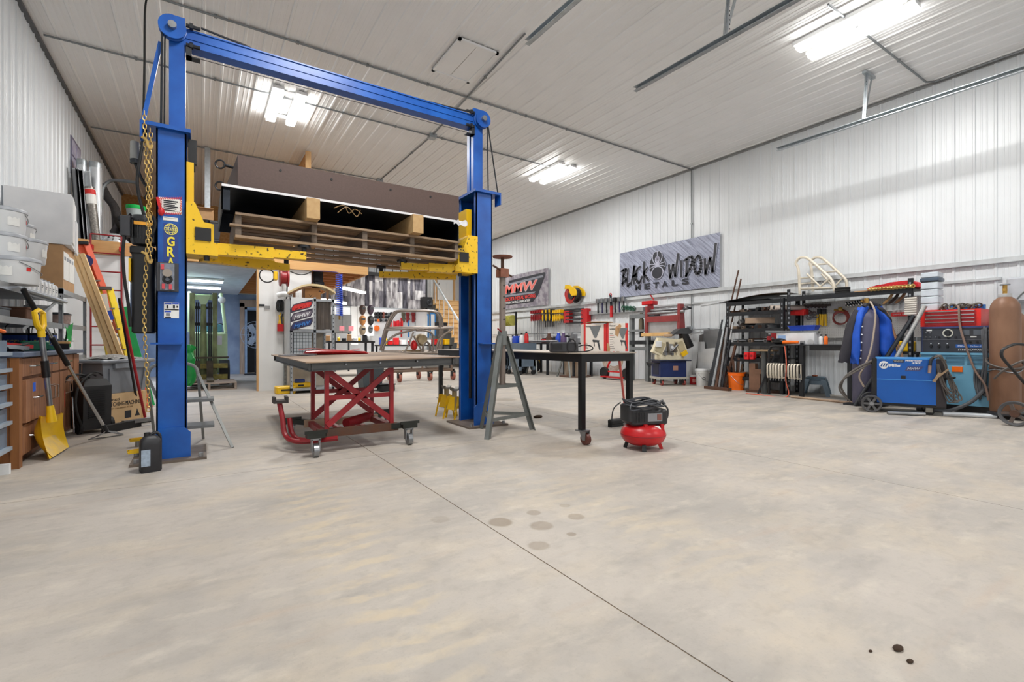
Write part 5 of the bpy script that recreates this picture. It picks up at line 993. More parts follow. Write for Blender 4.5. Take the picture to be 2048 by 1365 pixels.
for k, (m_, tm) in enumerate(((inkr, M('logo_red', (226, 60, 56), .5)), (dark, M('logo_white', (226, 226, 230), .5)), (M('logo_blue_base', (40, 56, 110), .5), M('logo_blue', (60, 130, 210), .5)))):
    dy = 18*k; out = [(625.4, 598.8), (625.7, 607), (621.6, 615.2), (581, 626.9), (580.8, 619.3), (587, 609.3)]
    pts = [sx(x, y+dy) for x, y in out]; o_ = V((0, SY-.012, 0)); part(sp_, 'logo_sticker', G().prism([(p.x, p.z) for p in pts], o_, X_, Z_, .002), M('logo_plate', (58, 50, 70), .5))
    cx_, cz_ = sum(p.x for p in pts)/6, sum(p.z for p in pts)/6
    inn = [(cx_+(p.x-cx_)*.86, cz_+(p.z-cz_)*.66) for p in pts]; part(sp_, 'logo_field', G().prism(inn, (0, SY-.014, 0), X_, Z_, .0015), M('logo_grey_field', (120, 112, 124), .5) if k == 1 else m_)
    w0 = sx(588, 622+dy); u_ = (sx(621, 612.5+dy)-w0); part(sp_, 'lettering', text_g('MMW', w0-V((0, .002, 0)), u_, (0, 0, 1), u_.length*.92, .07, .002, .25, .02), tm)
# drawers organiser, cartons, yellow case
t = thing('parts_organiser', 'grey parts organiser with rows of small clear drawers on the rack', 'organiser', (1.61, SY+.1, .602))
part(t, 'frame', G().box((1.45, SY+.05, .83), (1.78, SY+.3, 1.17)).box((1.45, SY+.05, .602), (1.78, SY+.3, .83)), M('organiser_grey', (76, 80, 86), .5))
for i in range(6):
    for j in range(9): part(t, 'drawer', G().box((1.458+.053*i, SY+.035, .62+.06*j), (1.505+.053*i, SY+.05, .672+.06*j)), M('drawer_clear', (176, 184, 190), .25))
t = thing('small_carton', 'small brown carton with black arrow marks on top of the rack', 'carton', (1.93, 10.0, 1.802)); q0, q1 = onY(609, 576, 9.9), onY(640, 594, 9.9)
part(t, 'box', G().box((q0.x, 9.85, 1.802), (q1.x, 10.2, 2.03)), M('carton_brown', (186, 134, 84), .8)); part(t, 'printed_mark', G().prism([(0, .06), (.04, .02), (.08, .06), (.04, -.0)], (q0.x+.06, 9.849, 1.85), X_, Z_, .002), ink); part(t, 'printed_mark', G().prism([(0, .0), (.03, .035), (.06, .0), (.03, .015)], (q0.x+.24, 9.849, 1.95), X_, Z_, .002), ink)
t = thing('foam_bumper', 'bent cream foam bumper lying over the small carton on the rack', 'bumper', (1.85, 9.9, 1.9))
ps = [onY(x, y, 9.8) for x, y in ((576, 586), (588, 580), (605, 573), (622, 571), (640, 573), (655, 578), (669, 587))]
part(t, 'pad', G().loft([[p+V((0, -.1, -.018)), p+V((0, .3, -.018)), p+V((0, .3, .02)), p+V((0, -.1, .02))] for p in smooth_pts(ps, 4)]), M('cream_foam', (226, 204, 158), .7, 0, .06, 6)); part(t, 'under_strip', G().tube(smooth_pts([p+V((0, -.06, -.035)) for p in ps[:4]]), .02, 8), M('bumper_brown', (150, 110, 80), .7))
for i in (1, 5): part(t, 'support', G().bar(ps[i]+V((0, 0, -.02)), V((ps[i].x+.01, 9.85, 1.802)), .05, .05), MATS['bumper_brown'])
single('white_wrap', 'roll of white plastic wrap sticking out left of the rack top', 'wrap', G().tube(smooth_pts([(1.22, 10.0, 1.86), (1.32, 9.95, 1.89), (1.45, 9.9, 1.87)]), [.05]*13, 12), plastic)
t = thing('yellow_case', 'yellow tool case on the floor under the rack', 'case', (1.42, 9.85, 0)); part(t, 'shell', G().rb((1.16, 9.72, 0), (1.5, 10.0, .14), .03), yellow); part(t, 'lid_latch', G().box((1.25, 9.71, .06), (1.4, 9.72, .09)), black)
t = thing('yellow_case', 'second yellow case lying inside the rack bottom with a blue tool on it', 'case', (1.62, 9.95, .102)); part(t, 'shell', G().rb((1.46, 9.8, .102), (1.78, 10.1, .19), .03), MATS['yellow_paint']); part(t, 'blue_tool', G().rb((1.5, 9.82, .19), (1.68, 9.95, .26), .03), M('navy_tool', (30, 50, 110), .5)); part(t, 'latch', G().box((1.55, 9.79, .13), (1.65, 9.8, .16)), black)
single('rack_carton', 'plain beige carton on the bottom shelf of the rack', 'carton', G().box((1.44, 10.12, .102), (2.1, 10.42, .5)), M('beige_card', (196, 186, 172), .8))
# coiled blue hose and strip lights under the loft
p0, p1 = onY(678, 549, 10.5), onY(679, 632, 10.5); g = G(); n = 22*14
g.tube([(p0.x+(p1.x-p0.x)*i/n+.062*math.cos(i/14*6.283), 10.5+.062*math.sin(i/14*6.283), p0.z+(p1.z-p0.z)*i/n) for i in range(n)], .012, 6)
t = thing('coil_hose', 'blue coiled air hose hanging from the loft beam', 'hose', tuple(p1)); part(t, 'coil', g, M('hose_blue', (40, 84, 210), .35)); part(t, 'feed_pipe', G().tube(smooth_pts([onY(624, 542, 10.52), onY(650, 543, 10.52), onY(672, 545, 10.52), onY(680, 549, 10.5)]), .012, 6), M('feed_violet', (90, 70, 110), .5)); part(t, 'coupling', G().cyl(tuple(p1-V((0, 0, .0))), tuple(p1-V((0, 0, .08))), .02), brass)
p = onY(637, 558, 11.0); single('wall_speaker', 'small dark speaker bracketed under the loft joists', 'speaker', G().rb((p.x-.1, 11.0, p.z-.08), (p.x+.1, 11.2, p.z+.16), .02).rb((p.x-.08, 10.98, p.z-.22), (p.x+.12, 11.15, p.z-.06), .02), dark)
for (x0, y0, x1, y1, Y, lb) in ((684, 576, 728, 560, 14.2, 'hanging tube light right of the blue coiled hose'), (646, 600, 690, 584, 15.0, 'hanging tube light left of the blue coiled hose')):
    a_, b_ = onY(x0, y0, Y-1.0), onY(x1, y1, Y+.0); b_.z = a_.z
    t = thing('tube_light', lb, 'light', tuple(a_), 0, 'tube lights under the loft'); part(t, 'tube', G().bar(a_, b_, .12, .05), lamp_em); part(t, 'housing', G().bar(a_+Z_*.04, b_+Z_*.04, .14, .025), white); part(t, 'hanger', G().cyl(a_.lerp(b_, .2)+Z_*.05, V((a_.lerp(b_, .2).x, a_.lerp(b_, .2).y, 2.47)), .006).cyl(a_.lerp(b_, .8)+Z_*.05, V((a_.lerp(b_, .8).x, a_.lerp(b_, .8).y, 2.47)), .006), steel)
# ================================================================ work room at the back: lockers, benches, helmets, hung tools
WY = 17.0
lk = thing('tool_cabinet', 'grey double door tool cabinet behind the blue coiled hose', 'cabinet', tuple(onY(685, 690, 16.4)))
a_, b_ = onY(666, 629, 16.4), onY(703, 667, 16.4); part(lk, 'body', G().box((a_.x, 16.4, b_.z), (b_.x, 16.8, a_.z)), M('locker_grey', (112, 112, 112), .5))
for k in range(2): w_ = (b_.x-a_.x)/2; d_ = part(lk, 'door', G().box((a_.x+w_*k+.01, 16.385, b_.z+.02), (a_.x+w_*(k+1)-.01, 16.4, a_.z-.02)), MATS['locker_grey']); part(d_, 'sticker', G().box((a_.x+w_*k+.2, 16.38, b_.z+.08), (a_.x+w_*k+.36, 16.385, b_.z+.24)), M('sticker_pink', (214, 130, 140), .5))
part(lk, 'leg', G().box((a_.x+.05, 16.45, 0), (a_.x+.1, 16.5, b_.z)).box((b_.x-.1, 16.45, 0), (b_.x-.05, 16.5, b_.z)), dark)
def bench(lb, x0, x1, py, Y, dep):
    a_, b_ = onY(x0, py, Y), onY(x1, py, Y); z = a_.z; t = thing('work_bench', lb, 'bench', ((a_.x+b_.x)/2, Y+dep/2, 0), 0, 'black work benches in the back')
    part(t, 'top', G().box((a_.x, Y, z-.05), (b_.x, Y+dep, z)), black)
    for x in (a_.x+.03, b_.x-.09):
        for y in (Y+.03, Y+dep-.09): part(t, 'leg', G().box((x, y, 0), (x+.06, y+.06, z-.05)), dark)
    part(t, 'lower_shelf', G().box((a_.x+.03, Y+.03, .3), (b_.x-.03, Y+dep-.03, .33)), dark)
    return a_.x, b_.x, z
x0, x1, zb = bench('black work bench in front of the grey tool cabinet', 655, 750, 682.5, 14.0, .8)
rnd = random.Random(9); kinds = [('red', red), ('white', plastic), ('blue', bluep), ('tan', card), ('yellow', yellow), ('dark', dark)]
def clutter(x0, x1, Y, z, n, grp, where, hmax=.2):
    used = {}
    for k in range(n):
        c, m_ = kinds[rnd.randrange(6)]; used[c] = used.get(c, 0)+1; x = x0+(x1-x0)*(k+.5)/n; w = min(.4*(x1-x0)/n, .2); h = rnd.uniform(.4, 1)*hmax
        nm = rnd.choice(('tool_box', 'parts_bin', 'spray_can'))
        t = thing(nm, '%s %s on the %s, %s from its left end' % (c, nm.replace('_', ' '), where, ['first', 'second', 'third', 'fourth', 'fifth', 'sixth', 'seventh', 'eighth', 'ninth', 'tenth', 'eleventh', 'twelfth'][k]), nm.split('_')[1], (x, Y, z+.002), rnd.uniform(-.3, .3), grp)
        if nm == 'spray_can': lpart(t, 'can', G().lathe([(.01, 0), (.04, 0), (.04, h), (.02, h+.02)]), m_); lpart(t, 'cap', G().lathe([(.025, h+.02), (.025, h+.06), (.01, h+.06)]), plastic)
        else: lpart(t, 'body', G().rb((-w, -.1, 0), (w, .1, h*.8), .015), m_); lpart(t, 'lid', G().rb((-w*1.03, -.104, h*.8), (w*1.03, .104, h), .015), m_)
clutter(x0, x1, 14.3, zb, 9, 'things on the bench before the tool cabinet', 'bench before the tool cabinet')
x0, x1, zb2 = bench('long black work bench under the hung tools, behind the tube chassis', 763, 905, 690, 16.2, .8)
clutter(x0, x1, 16.5, zb2, 11, 'things on the long back bench', 'long back bench', .26)
hb_ = thing('helmet_board', 'white board hung with welding helmets beside the lockers', 'board', tuple(onY(735, 690, 16.9))); part(hb_, 'board', fb(715, 612, 748, 672, 16.862, .03), white); part(hb_, 'side_post', fb(702, 613, 716, 690, 16.88, .1), white)
hm = None
for k, (px, py, m_, lb) in enumerate(((725, 620, M('helmet_brown', (84, 66, 60), .4, 0, .4, 9), 'brown patterned welding helmet, top left on the white board'), (741, 620, M('helmet_violet', (70, 58, 72), .4, 0, .4, 9), 'dark violet welding helmet, top right on the white board'), (725, 641, M('helmet_orange', (176, 120, 66), .4, 0, .35, 6), 'orange marked welding helmet, second row left on the board'),
                                     (741.5, 641, M('helmet_black', (36, 36, 38), .35), 'plain black welding helmet, second row right on the board'), (725, 661, M('helmet_tan', (150, 134, 110), .5, 0, .3, 8), 'tan welding helmet, bottom left on the white board'), (741, 659, M('helmet_slate', (96, 104, 108), .4), 'slate grey half mask, bottom right on the white board'))):
    p = onY(px, py, 16.86); s = .75 if k == 5 else 1
    t = thing('welding_helmet', lb, 'helmet', tuple(p-Z_*.18*s), 0, 'welding helmets on the white board')
    lpart(t, 'shell', G().loft([[(.115*s*r_*math.cos(a), -.13*s*r_*max(0, math.sin(a))-.0, z*s) for a in [math.pi*2*i/18 for i in range(18)]] for z, r_ in ((0, .25), (.05, .7), (.14, .95), (.24, 1), (.31, .8), (.35, .3))]), m_); lpart(t, 'lens', G().box((-.06*s, -.14*s, .19*s), (.06*s, -.12*s, .25*s)), black)
# hung tools on the back pegboard
hp = [(751+5.2*(k % 7), 628+6.6*(k//7)) for k in range(21)]
for k, (px, py) in enumerate(hp):
    if k == 20: continue
    p = onY(px, py, 18.10); r_ = rnd.uniform(.045, .075); m_ = rnd.choice((dark, M('disc_rust', (120, 66, 54), .6), steel, orange if k > 13 else dark, black))
    single('grinding_disc', 'round grinding disc on the back pegboard, %s in the %s row' % (['first', 'second', 'third', 'fourth', 'fifth', 'sixth', 'seventh'][k % 7], ['top', 'middle', 'bottom'][k//7]), 'disc', G().cyl(p, p-Y_*.03, r_, n=16).cyl(p-Y_*.03, p-Y_*.045, r_*.3, n=10), m_, 'grinding discs hung on the back pegboard')
p = onY(753, 657, 18.1); single('orange_disc', 'large orange disc hung low on the back pegboard', 'disc', G().cyl(p, p-Y_*.05, .11, n=22), orange)
p = onY(768, 672, 16.5); t = thing('yellow_bottle', 'tall yellow squeeze bottle beside the helmet board', 'bottle', (p.x, 16.3, zb2+.002)); lpart(t, 'body', G().lathe([(.01, 0), (.05, 0), (.05, .2), (.02, .25)]), yellow); lpart(t, 'nozzle', G().cyl((0, 0, .25), (0, 0, .32), .015, .006), black)
for k, (px, py, w, h, m_, lb) in enumerate(((778, 648, 10, 14, M('rag_red', (226, 60, 60), .8, 0, .2, 9), 'red rag hung left on the back wall'), (792, 647, 12, 16, M('rag_red2', (214, 34, 48), .8, 0, .25, 9), 'bright red shop rag hung between the chassis hoops'), (802, 648, 7, 14, MATS['rag_red'], 'small red rag hung right of the bright red one'))):
    p = onY(px, py, 18.1); q = onY(px+w, py+h, 18.1); ww = (q.x-p.x)
    single('shop_rag', lb, 'rag', G().grid(lambda u, v: (p.x-ww/2+ww*u, 18.1-.03-.02*math.sin(9*u), p.z+.1-(p.z-q.z)*v-.02*math.sin(5*u)), 10, 5), m_)
for k, (px, m_, lb) in enumerate(((806, M('glove_olive', (96, 92, 76), .8), 'olive welding glove'), (815, M('glove_red', (150, 50, 52), .8), 'red welding glove, left'), (826, MATS['glove_red'], 'red welding glove, right'))):
    p = onY(px, 633, 18.1); t = thing('welding_glove', lb+', hung high on the back wall', 'glove', tuple(p-Z_*.18), 0, 'gloves hung on the back wall')
    lpart(t, 'palm', G().rb((-.06, -.05, 0), (.06, 0, .2), .02), m_); lpart(t, 'cuff', G().rb((-.075, -.055, .2), (.075, 0, .33), .02), m_)
    for j in range(4): lpart(t, 'finger', G().cyl((-.045+.03*j, -.025, .01), (-.05+.033*j, -.03, -.08+.012*abs(j-1)), .014, .011, 8), m_)
    lpart(t, 'thumb', G().cyl((.055, -.025, .12), (.1, -.03, .05), .015, .011, 8), m_)
for (x0_, y0_, x1_, y1_, lb) in ((834, 628, 858, 676, 'white poster in a blue frame on the back wall'), (860, 626, 872, 672, 'narrow blue framed board right of the white poster')):
    t = thing('wall_board', lb, 'board', tuple(onY((x0_+x1_)/2, y1_, 18.1))); part(t, 'frame', fb(x0_, y0_, x1_, y1_, 18.075, .03), M('frame_blue', (56, 126, 190), .5)); part(t, 'sheet', fb(x0_+2, y0_+3, x1_-3, y1_-1, 18.07, .01), white)
t = thing('monitor', 'black flat monitor at the right end of the back bench', 'monitor', tuple(onY(882, 660, 16.6))); part(t, 'screen', fb(870, 645, 895, 658, 16.6, .04), black); p = onY(882, 658, 16.62); part(t, 'stand', G().box((p.x-.04, 16.6, zb2), (p.x+.04, 16.66, p.z)), black)
p = onY(857, 605, 16.8); t = thing('loudspeaker', 'black loudspeaker hung at the right end of the planked wall', 'speaker', tuple(p-Z_*.2)); part(t, 'cabinet', fb(847, 594, 865, 616, 16.7, .32), black); part(t, 'cone', G().lathe([(.02, .0), (.1, -.02), (.12, .0)], (p.x, 16.69, p.z-.03), 20, 'Y'), dark)
# trash bin, tray and drawer chest seen under the table
t = thing('trash_bin', 'dark grey wheeled bin seen below the steel table top', 'bin', tuple(fl(742, 782))); p = fl(740, 781)
part(t, 'tub', G().loft([[p+V((-.18, -.18, .05)), p+V((.18, -.18, .05)), p+V((.18, .18, .05)), p+V((-.18, .18, .05))], [p+V((-.24, -.24, .7)), p+V((.24, -.24, .7)), p+V((.24, .24, .7)), p+V((-.24, .24, .7))]]), M('bin_grey', (70, 80, 86), .5)); part(t, 'rim', G().rb(tuple(p+V((-.26, -.26, .7))), tuple(p+V((.26, .26, .75))), .03), MATS['bin_grey'])
for s in (-1, 1): part(t, 'wheel', G().cyl(p+V((s*.12, -.2, .05)), p+V((s*.16, -.2, .05)), .05), rubber)
t = thing('floor_tray', 'low black tray on the floor right of the grey bin', 'tray', tuple(fl(775, 783))); p = fl(775, 783); part(t, 'pan', G().rb(tuple(p+V((-.16, -.06, 0))), tuple(p+V((.14, .2, .13))), .03), black); part(t, 'rim', G().rb(tuple(p+V((-.18, -.08, .13))), tuple(p+V((.16, .22, .15))), .03), dark)
# ================================================================ tube chassis on a caster cart
tcg = M('bare_tube_steel', (132, 122, 114), .4, .6, .12, 8)
bg = thing('tube_chassis', 'bare steel tube buggy chassis with twin roll hoops on its cart', 'chassis', (4.7, 11.2, 0))
def pxl(pts, Y): return [onY(x, y, Y) for x, y in pts]
for Y, dx in ((11.1, 0), (11.5, 5)):
    part(bg, 'roll_hoop', G().tube(smooth_pts(pxl([(761+dx, 702), (767+dx, 670), (776+dx, 644), (787+dx, 627), (800+dx, 622.5), (830+dx, 622), (860+dx, 622.5), (873+dx, 627), (879+dx, 640), (880+dx, 665), (877+dx, 706)], Y), 4), .03, 8), tcg)
part(bg, 'side_rail', G().tube(pxl([(770, 660), (832, 658), (906, 657)], 11.1), .028, 8).tube(pxl([(775, 656), (906, 654)], 11.6), .028, 8), tcg)
part(bg, 'curved_rail', G().tube(smooth_pts(pxl([(764, 698), (775, 682), (792, 670), (812, 664), (832, 659)], 11.1), 4), .026, 8), tcg)
part(bg, 'curved_rail', G().tube(smooth_pts(pxl([(832, 661), (852, 662), (864, 668), (867, 682), (864, 708)], 11.1), 4), .026, 8), tcg)
part(bg, 'strut', G().tube(pxl([(827, 665), (817, 690), (809, 706)], 11.1), .022, 8).tube(pxl([(827, 672), (838, 692), (845, 706)], 11.1), .022, 8), tcg)
part(bg, 'front_arch', G().tube(smooth_pts(pxl([(872, 704), (876, 684), (885, 672), (903, 660)], 11.0), 4), .026, 8), tcg)
part(bg, 'engine_block', G().lathe([(.02, -.12), (.12, -.12), (.15, -.06), (.15, .06), (.12, .12), (.02, .12)], tuple(onY(842, 680, 11.3)), 18, 'Y'), M('engine_tan', (150, 134, 104), .5, .3, .3, 9))
part(bg, 'red_canister', G().sph(tuple(onY(828, 691, 11.2)), (.09, .09, .13)), red); part(bg, 'hose', G().torus(tuple(onY(853, 697, 11.2)), .12, .03, (0, 1, 0), 18, 8, (1.3, .8)), tcg); part(bg, 'lower_casting', G().rb(tuple(onY(812, 707, 11.3)), tuple(onY(850, 700, 11.3)+V((0, .3, 0))), .05), MATS['engine_tan'])
part(bg, 'deck_rail', G().tube(pxl([(764, 706), (905, 706)], 11.1), .03, 8).tube(pxl([(764, 703), (905, 703)], 11.8), .03, 8), tcg)
for (x, y) in ((799, 765), (860, 762), (906, 760)):
    p = fl(x, y); c = part(bg, 'caster', G().cyl(p+V((-.03, 0, .1)), p+V((.03, 0, .1)), .1, n=18), M('caster_rust', (150, 84, 66), .5)); part(c, 'fork', G().box(tuple(p+V((-.05, -.05, .1))), tuple(p+V((-.035, .05, .24)))).box(tuple(p+V((.035, -.05, .1))), tuple(p+V((.05, .05, .24)))).box(tuple(p+V((-.06, -.06, .22))), tuple(p+V((.06, .06, .24)))), dark)
    q = p+V((0, .75, 0)); c = part(bg, 'caster', G().cyl(q+V((-.03, 0, .1)), q+V((.03, 0, .1)), .1, n=18), MATS['caster_rust']); part(c, 'fork', G().box(tuple(q+V((-.05, -.05, .1))), tuple(q+V((-.035, .05, .24)))).box(tuple(q+V((-.06, -.06, .22))), tuple(q+V((.06, .06, .24)))), dark)
a_, b_ = fl(770, 765), fl(906, 760); part(bg, 'cart_frame', G().box((3.7, 11.1, .24), (5.5, 11.15, .29)).box((3.7, 11.85, .24), (5.5, 11.9, .29)).box((3.7, 11.1, .24), (3.75, 11.9, .29)).box((5.45, 11.1, .24), (5.5, 11.9, .29)), M('cart_brown', (118, 98, 84), .5, .4))
for x in (3.75, 4.6, 5.4): part(bg, 'cart_post', G().box((x, 11.1, .29), (x+.04, 11.14, .74)).box((x, 11.84, .29), (x+.04, 11.88, .74)), MATS['cart_brown'])
U_ = V((0, -1, 0)); XW = 9.745
def fx(x0, y0, x1, y1, X, dep, g=None):
    a, b = onX(x0, y0, X), onX(x1, y1, X); return (g or G()).box((X, b.y, b.z), (X+dep, a.y, a.z))
def fxz(x0, x1, X, z0, z1, dep, g=None):
    a, b = onX(x0, 600, X), onX(x1, 600, X); return (g or G()).box((X, b.y, z0), (X+dep, a.y, z1))
def gx(px, py, X=XW): return onX(px, py, X)
# ================================================================ banners
def brushed(name, c1, c2, rot):
    m = M(name, c1, .5, .1, 0, 3, 0, c2, (1, 2.2, .09), .5, (.34, .66)); 
    for n_ in m.node_tree.nodes:
        if n_.type == 'MAPPING': n_.vector_type = 'TEXTURE'; n_.inputs['Rotation'].default_value = (rot, 0, 0)
        if n_.type == 'TEX_NOISE': n_.inputs['Detail'].default_value = 10; n_.inputs['Roughness'].default_value = .75
    return m
bn = thing('wall_banner', 'large blue grey banner with a black spider emblem on the right wall', 'banner', (9.73, 7.85, 2.22))
y0, y1, z0, z1 = 9.37, 6.34, 2.225, 3.445; XB = 9.74
part(bn, 'sheet', G().grid(lambda u, v: (XB-.006*math.sin(18*u+6*v)*(u*v)**2*2-.004*math.sin(9*u)*v, y0+(y1-y0)*u, z0+(z1-z0)*v), 36, 14), brushed('brushed_blue_grey', (86, 90, 106), (178, 184, 206), R(42)))
XB -= .018; up = Z_; W_, Hh = y0-y1, z1-z0
def bp(a, b): return V((XB, y0-W_*a, z0+Hh*b))
pale = M('banner_outline', (172, 174, 190), .5); inkb = M('banner_ink', (40, 42, 50), .5)
def strokes(nm, lst, w, mt, off=0.):
    g = G()
    for s in lst:
        pts = smooth_pts([bp(a, b)-X_*off for a, b in s], 3) if len(s) > 2 else [bp(a, b)-X_*off for a, b in s]
        n = len(pts)
        for i in range(n-1): 
            ww = w*(1-.35*abs(2*(i+.5)/n-1)); g.bar(pts[i], pts[i+1]+(pts[i+1]-pts[i]).normalized()*ww*.25, ww, .003, X_)
    part(bn, nm, g, mt)
LET = {'B': [[(.035, .26), (.05, .62)], [(.015, .58), (.085, .62), (.045, .46)], [(.045, .46), (.085, .38), (.03, .3)]], 'L': [[(.105, .63), (.095, .24), (.13, .3)]], 'A': [[(.14, .25), (.178, .66)], [(.178, .66), (.175, .27)], [(.15, .42), (.2, .46)]],
       'C': [[(.25, .62), (.205, .56), (.2, .36), (.235, .26), (.265, .4)]], 'K': [[(.288, .72), (.283, .26)], [(.33, .58), (.288, .46), (.335, .3)]],
       'W': [[(.548, .56), (.56, .28)], [(.56, .28), (.59, .55)], [(.59, .55), (.61, .3)], [(.61, .3), (.638, .74)]], 'I': [[(.665, .6), (.668, .28)]], 'D': [[(.715, .26), (.72, .6)], [(.69, .58), (.765, .64), (.765, .48), (.712, .27)]], 'O': [[(.82, .64), (.787, .52), (.795, .34), (.825, .28), (.848, .42), (.842, .58), (.82, .64)]],
       'V': [[(.88, .56), (.885, .26)], [(.885, .26), (.925, .56)], [(.925, .56), (.945, .28)], [(.945, .28), (.972, .8)]]}
for k in LET: strokes('lettering_outline', LET[k], .105, pale); strokes('lettering', LET[k], .075, inkb, .004)
for i, (ch, a) in enumerate(zip('METALS', (.185, .29, .385, .475, .575, .675))): part(bn, 'lettering', text_g(ch, bp(a, .115), U_, Z_, .19, .145, .003, 0, .03), inkb)
def ell(cx, cz, rx, rz, n=26): return [(cx+rx*math.cos(2*math.pi*i/n), cz+rz*math.sin(2*math.pi*i/n)) for i in range(n)]
oe = bp(.43, .585); ZS = Z_*.80
part(bn, 'spider_outline', G().prism(ell(0, 0, .265, .30), oe, U_, ZS, .003).prism(ell(0, .26, .17, .2), oe, U_, ZS, .0035).prism(ell(0, -.24, .19, .21), oe, U_, ZS, .0035), pale)
e2 = oe-X_*.004
part(bn, 'spider_abdomen', G().prism(ell(0, -.24, .165, .185), e2, U_, ZS, .003), inkb)
for s in (-1, 1):
    part(bn, 'spider_leg', G().prism([(s*.012, .43), (s*.07, .43), (s*.13, .36), (s*.14, .25), (s*.1, .12), (s*.05, .06), (s*.075, .15), (s*.07, .24), (s*.03, .29), (s*.012, .3)], e2, U_, ZS, .003), inkb)
    part(bn, 'spider_leg', G().prism([(s*.16, .28), (s*.225, .16), (s*.235, .08), (s*.14, .07), (s*.06, .03), (s*.12, .1), (s*.16, .2)], e2, U_, ZS, .003), inkb)
    part(bn, 'spider_leg', G().prism([(s*.24, .05), (s*.25, -.06), (s*.16, -.02), (s*.05, .0), (s*.14, .04)], e2, U_, ZS, .003), inkb)
    part(bn, 'spider_leg', G().prism([(s*.25, -.09), (s*.22, -.19), (s*.19, -.17), (s*.15, -.09), (s*.05, -.03), (s*.16, -.05)], e2, U_, ZS, .003), inkb)
part(bn, 'spider_head', G().prism(ell(0, .2, .06, .085), e2, U_, ZS, .003), M('spider_grey', (130, 130, 146), .5)); part(bn, 'hourglass', G().prism([(-.022, .235), (.022, .235), (-.022, .165), (.022, .165)][:2]+[(.0, .2), (.022, .165), (-.022, .165), (.0, .2)], e2-X_*.003, U_, ZS, .002), inkb)
b2_ = thing('wall_banner', 'banner with red lettering on a dark plate, farther along the right wall', 'banner', (9.73, 14.1, 2.25))
y0, y1, z0, z1 = 15.65, 12.61, 2.25, 3.485; XB = 9.735; W_, Hh = y0-y1, z1-z0
part(b2_, 'sheet', G().grid(lambda u, v: (XB, y0+(y1-y0)*u, z0+(z1-z0)*v), 8, 4), M('stone_print', (176, 172, 180), .6, 0, .1, 5, 0, (126, 120, 132), (1, 1, 1), .5, (.42, .6)))
XB -= .006
dk_ = M('plate_print', (44, 46, 54), .5); 
P_ = lambda pts: [(W_*a, Hh*b) for a, b in pts]
o0 = V((XB, y0, z0))
part(b2_, 'plate', G().prism(P_([(.02, .12), (.70, .12), (.80, .28), (.95, .84), (.93, .9), (.22, .86), (.12, .56), (.06, .5)]), o0, U_, Z_, .002), dk_)
part(b2_, 'plate_band', G().prism(P_([(.2, .78), (.9, .83), (.91, .77), (.22, .72)]), o0-X_*.002, U_, Z_, .002).prism(P_([(.07, .38), (.74, .36), (.76, .41), (.08, .44)]), o0-X_*.002, U_, Z_, .002), M('steel_print', (136, 140, 150), .4))
u1 = (U_*1+Z_*.03); 
part(b2_, 'lettering_outline', text_g('MMW', o0-X_*.004+U_*W_*.1+Z_*Hh*.455, U_, Z_, W_*.68, Hh*.29, .002, .25, .06), M('letter_outline', (190, 186, 190), .5)); 
part(b2_, 'lettering', text_g('MMW', o0-X_*.006+U_*W_*.11+Z_*Hh*.47, U_, Z_, W_*.66, Hh*.26, .002, .25, .03), M('letter_red', (226, 84, 74), .45, 0, 0, 5, 0, (240, 150, 140)))
part(b2_, 'lettering', text_g('MIDSOTA METAL WORKS', o0-X_*.004+U_*W_*.06+Z_*Hh*.24, U_, Z_, W_*.70, Hh*.11, .002, .2, .02), M('letter_red2', (226, 70, 62), .5)); part(b2_, 'lettering', text_g('POWDER COATING & FABRICATION', o0-X_*.004+U_*W_*.10+Z_*Hh*.15, U_, Z_, W_*.55, Hh*.07, .002, .2, .02), plastic)
# ================================================================ hung along the right wall, far half
hr = thing('hose_reel', 'yellow wall mounted air hose reel with red hose beside the banners', 'hose reel', tuple(gx(1148, 602)))
c = gx(1148, 588, 9.55); k_ = .78
part(hr, 'drum', G().lathe([(.05*k_, -.1), (.3*k_, -.1), (.3*k_, -.07), (.24*k_, -.06), (.24*k_, .06), (.3*k_, .07), (.3*k_, .1), (.05*k_, .1)], (9.55, c.y, c.z-.04), 28, 'X'), M('reel_black', (40, 36, 36), .5)); part(hr, 'hose_wraps', G().lathe([(.02, -.115), (.2, -.115), (.26, -.1), (.2, -.09)], (9.56, c.y+.06, c.z-.05), 26, 'X'), M('reel_red', (190, 60, 52), .5)); part(hr, 'hub', G().cyl((9.44, c.y-.02, c.z-.05), (9.40, c.y-.02, c.z-.05), .13, n=20), MATS['reel_black'])
cov = [(a*k_, b*k_) for a, b in ((-.32, .2), (-.28, .36), (-.05, .34), (.3, .14), (.36, .02), (.34, -.1), (.1, -.1), (.0, .02), (-.06, .18))]
for X0 in (9.38, 9.72): part(hr, 'cover', G().prism(cov, (X0+.05, c.y, c.z), U_, Z_, .05), yellow)
part(hr, 'wall_bracket', G().box((9.6, c.y-.1, c.z-.1), (9.78, c.y+.1, c.z+.1)), dark); part(hr, 'hose_tail', G().tube(smooth_pts([gx(1137, 576, 9.4), gx(1131, 583, 9.4), gx(1130, 592, 9.4), gx(1135, 603, 9.4)]), .014, 6), red)
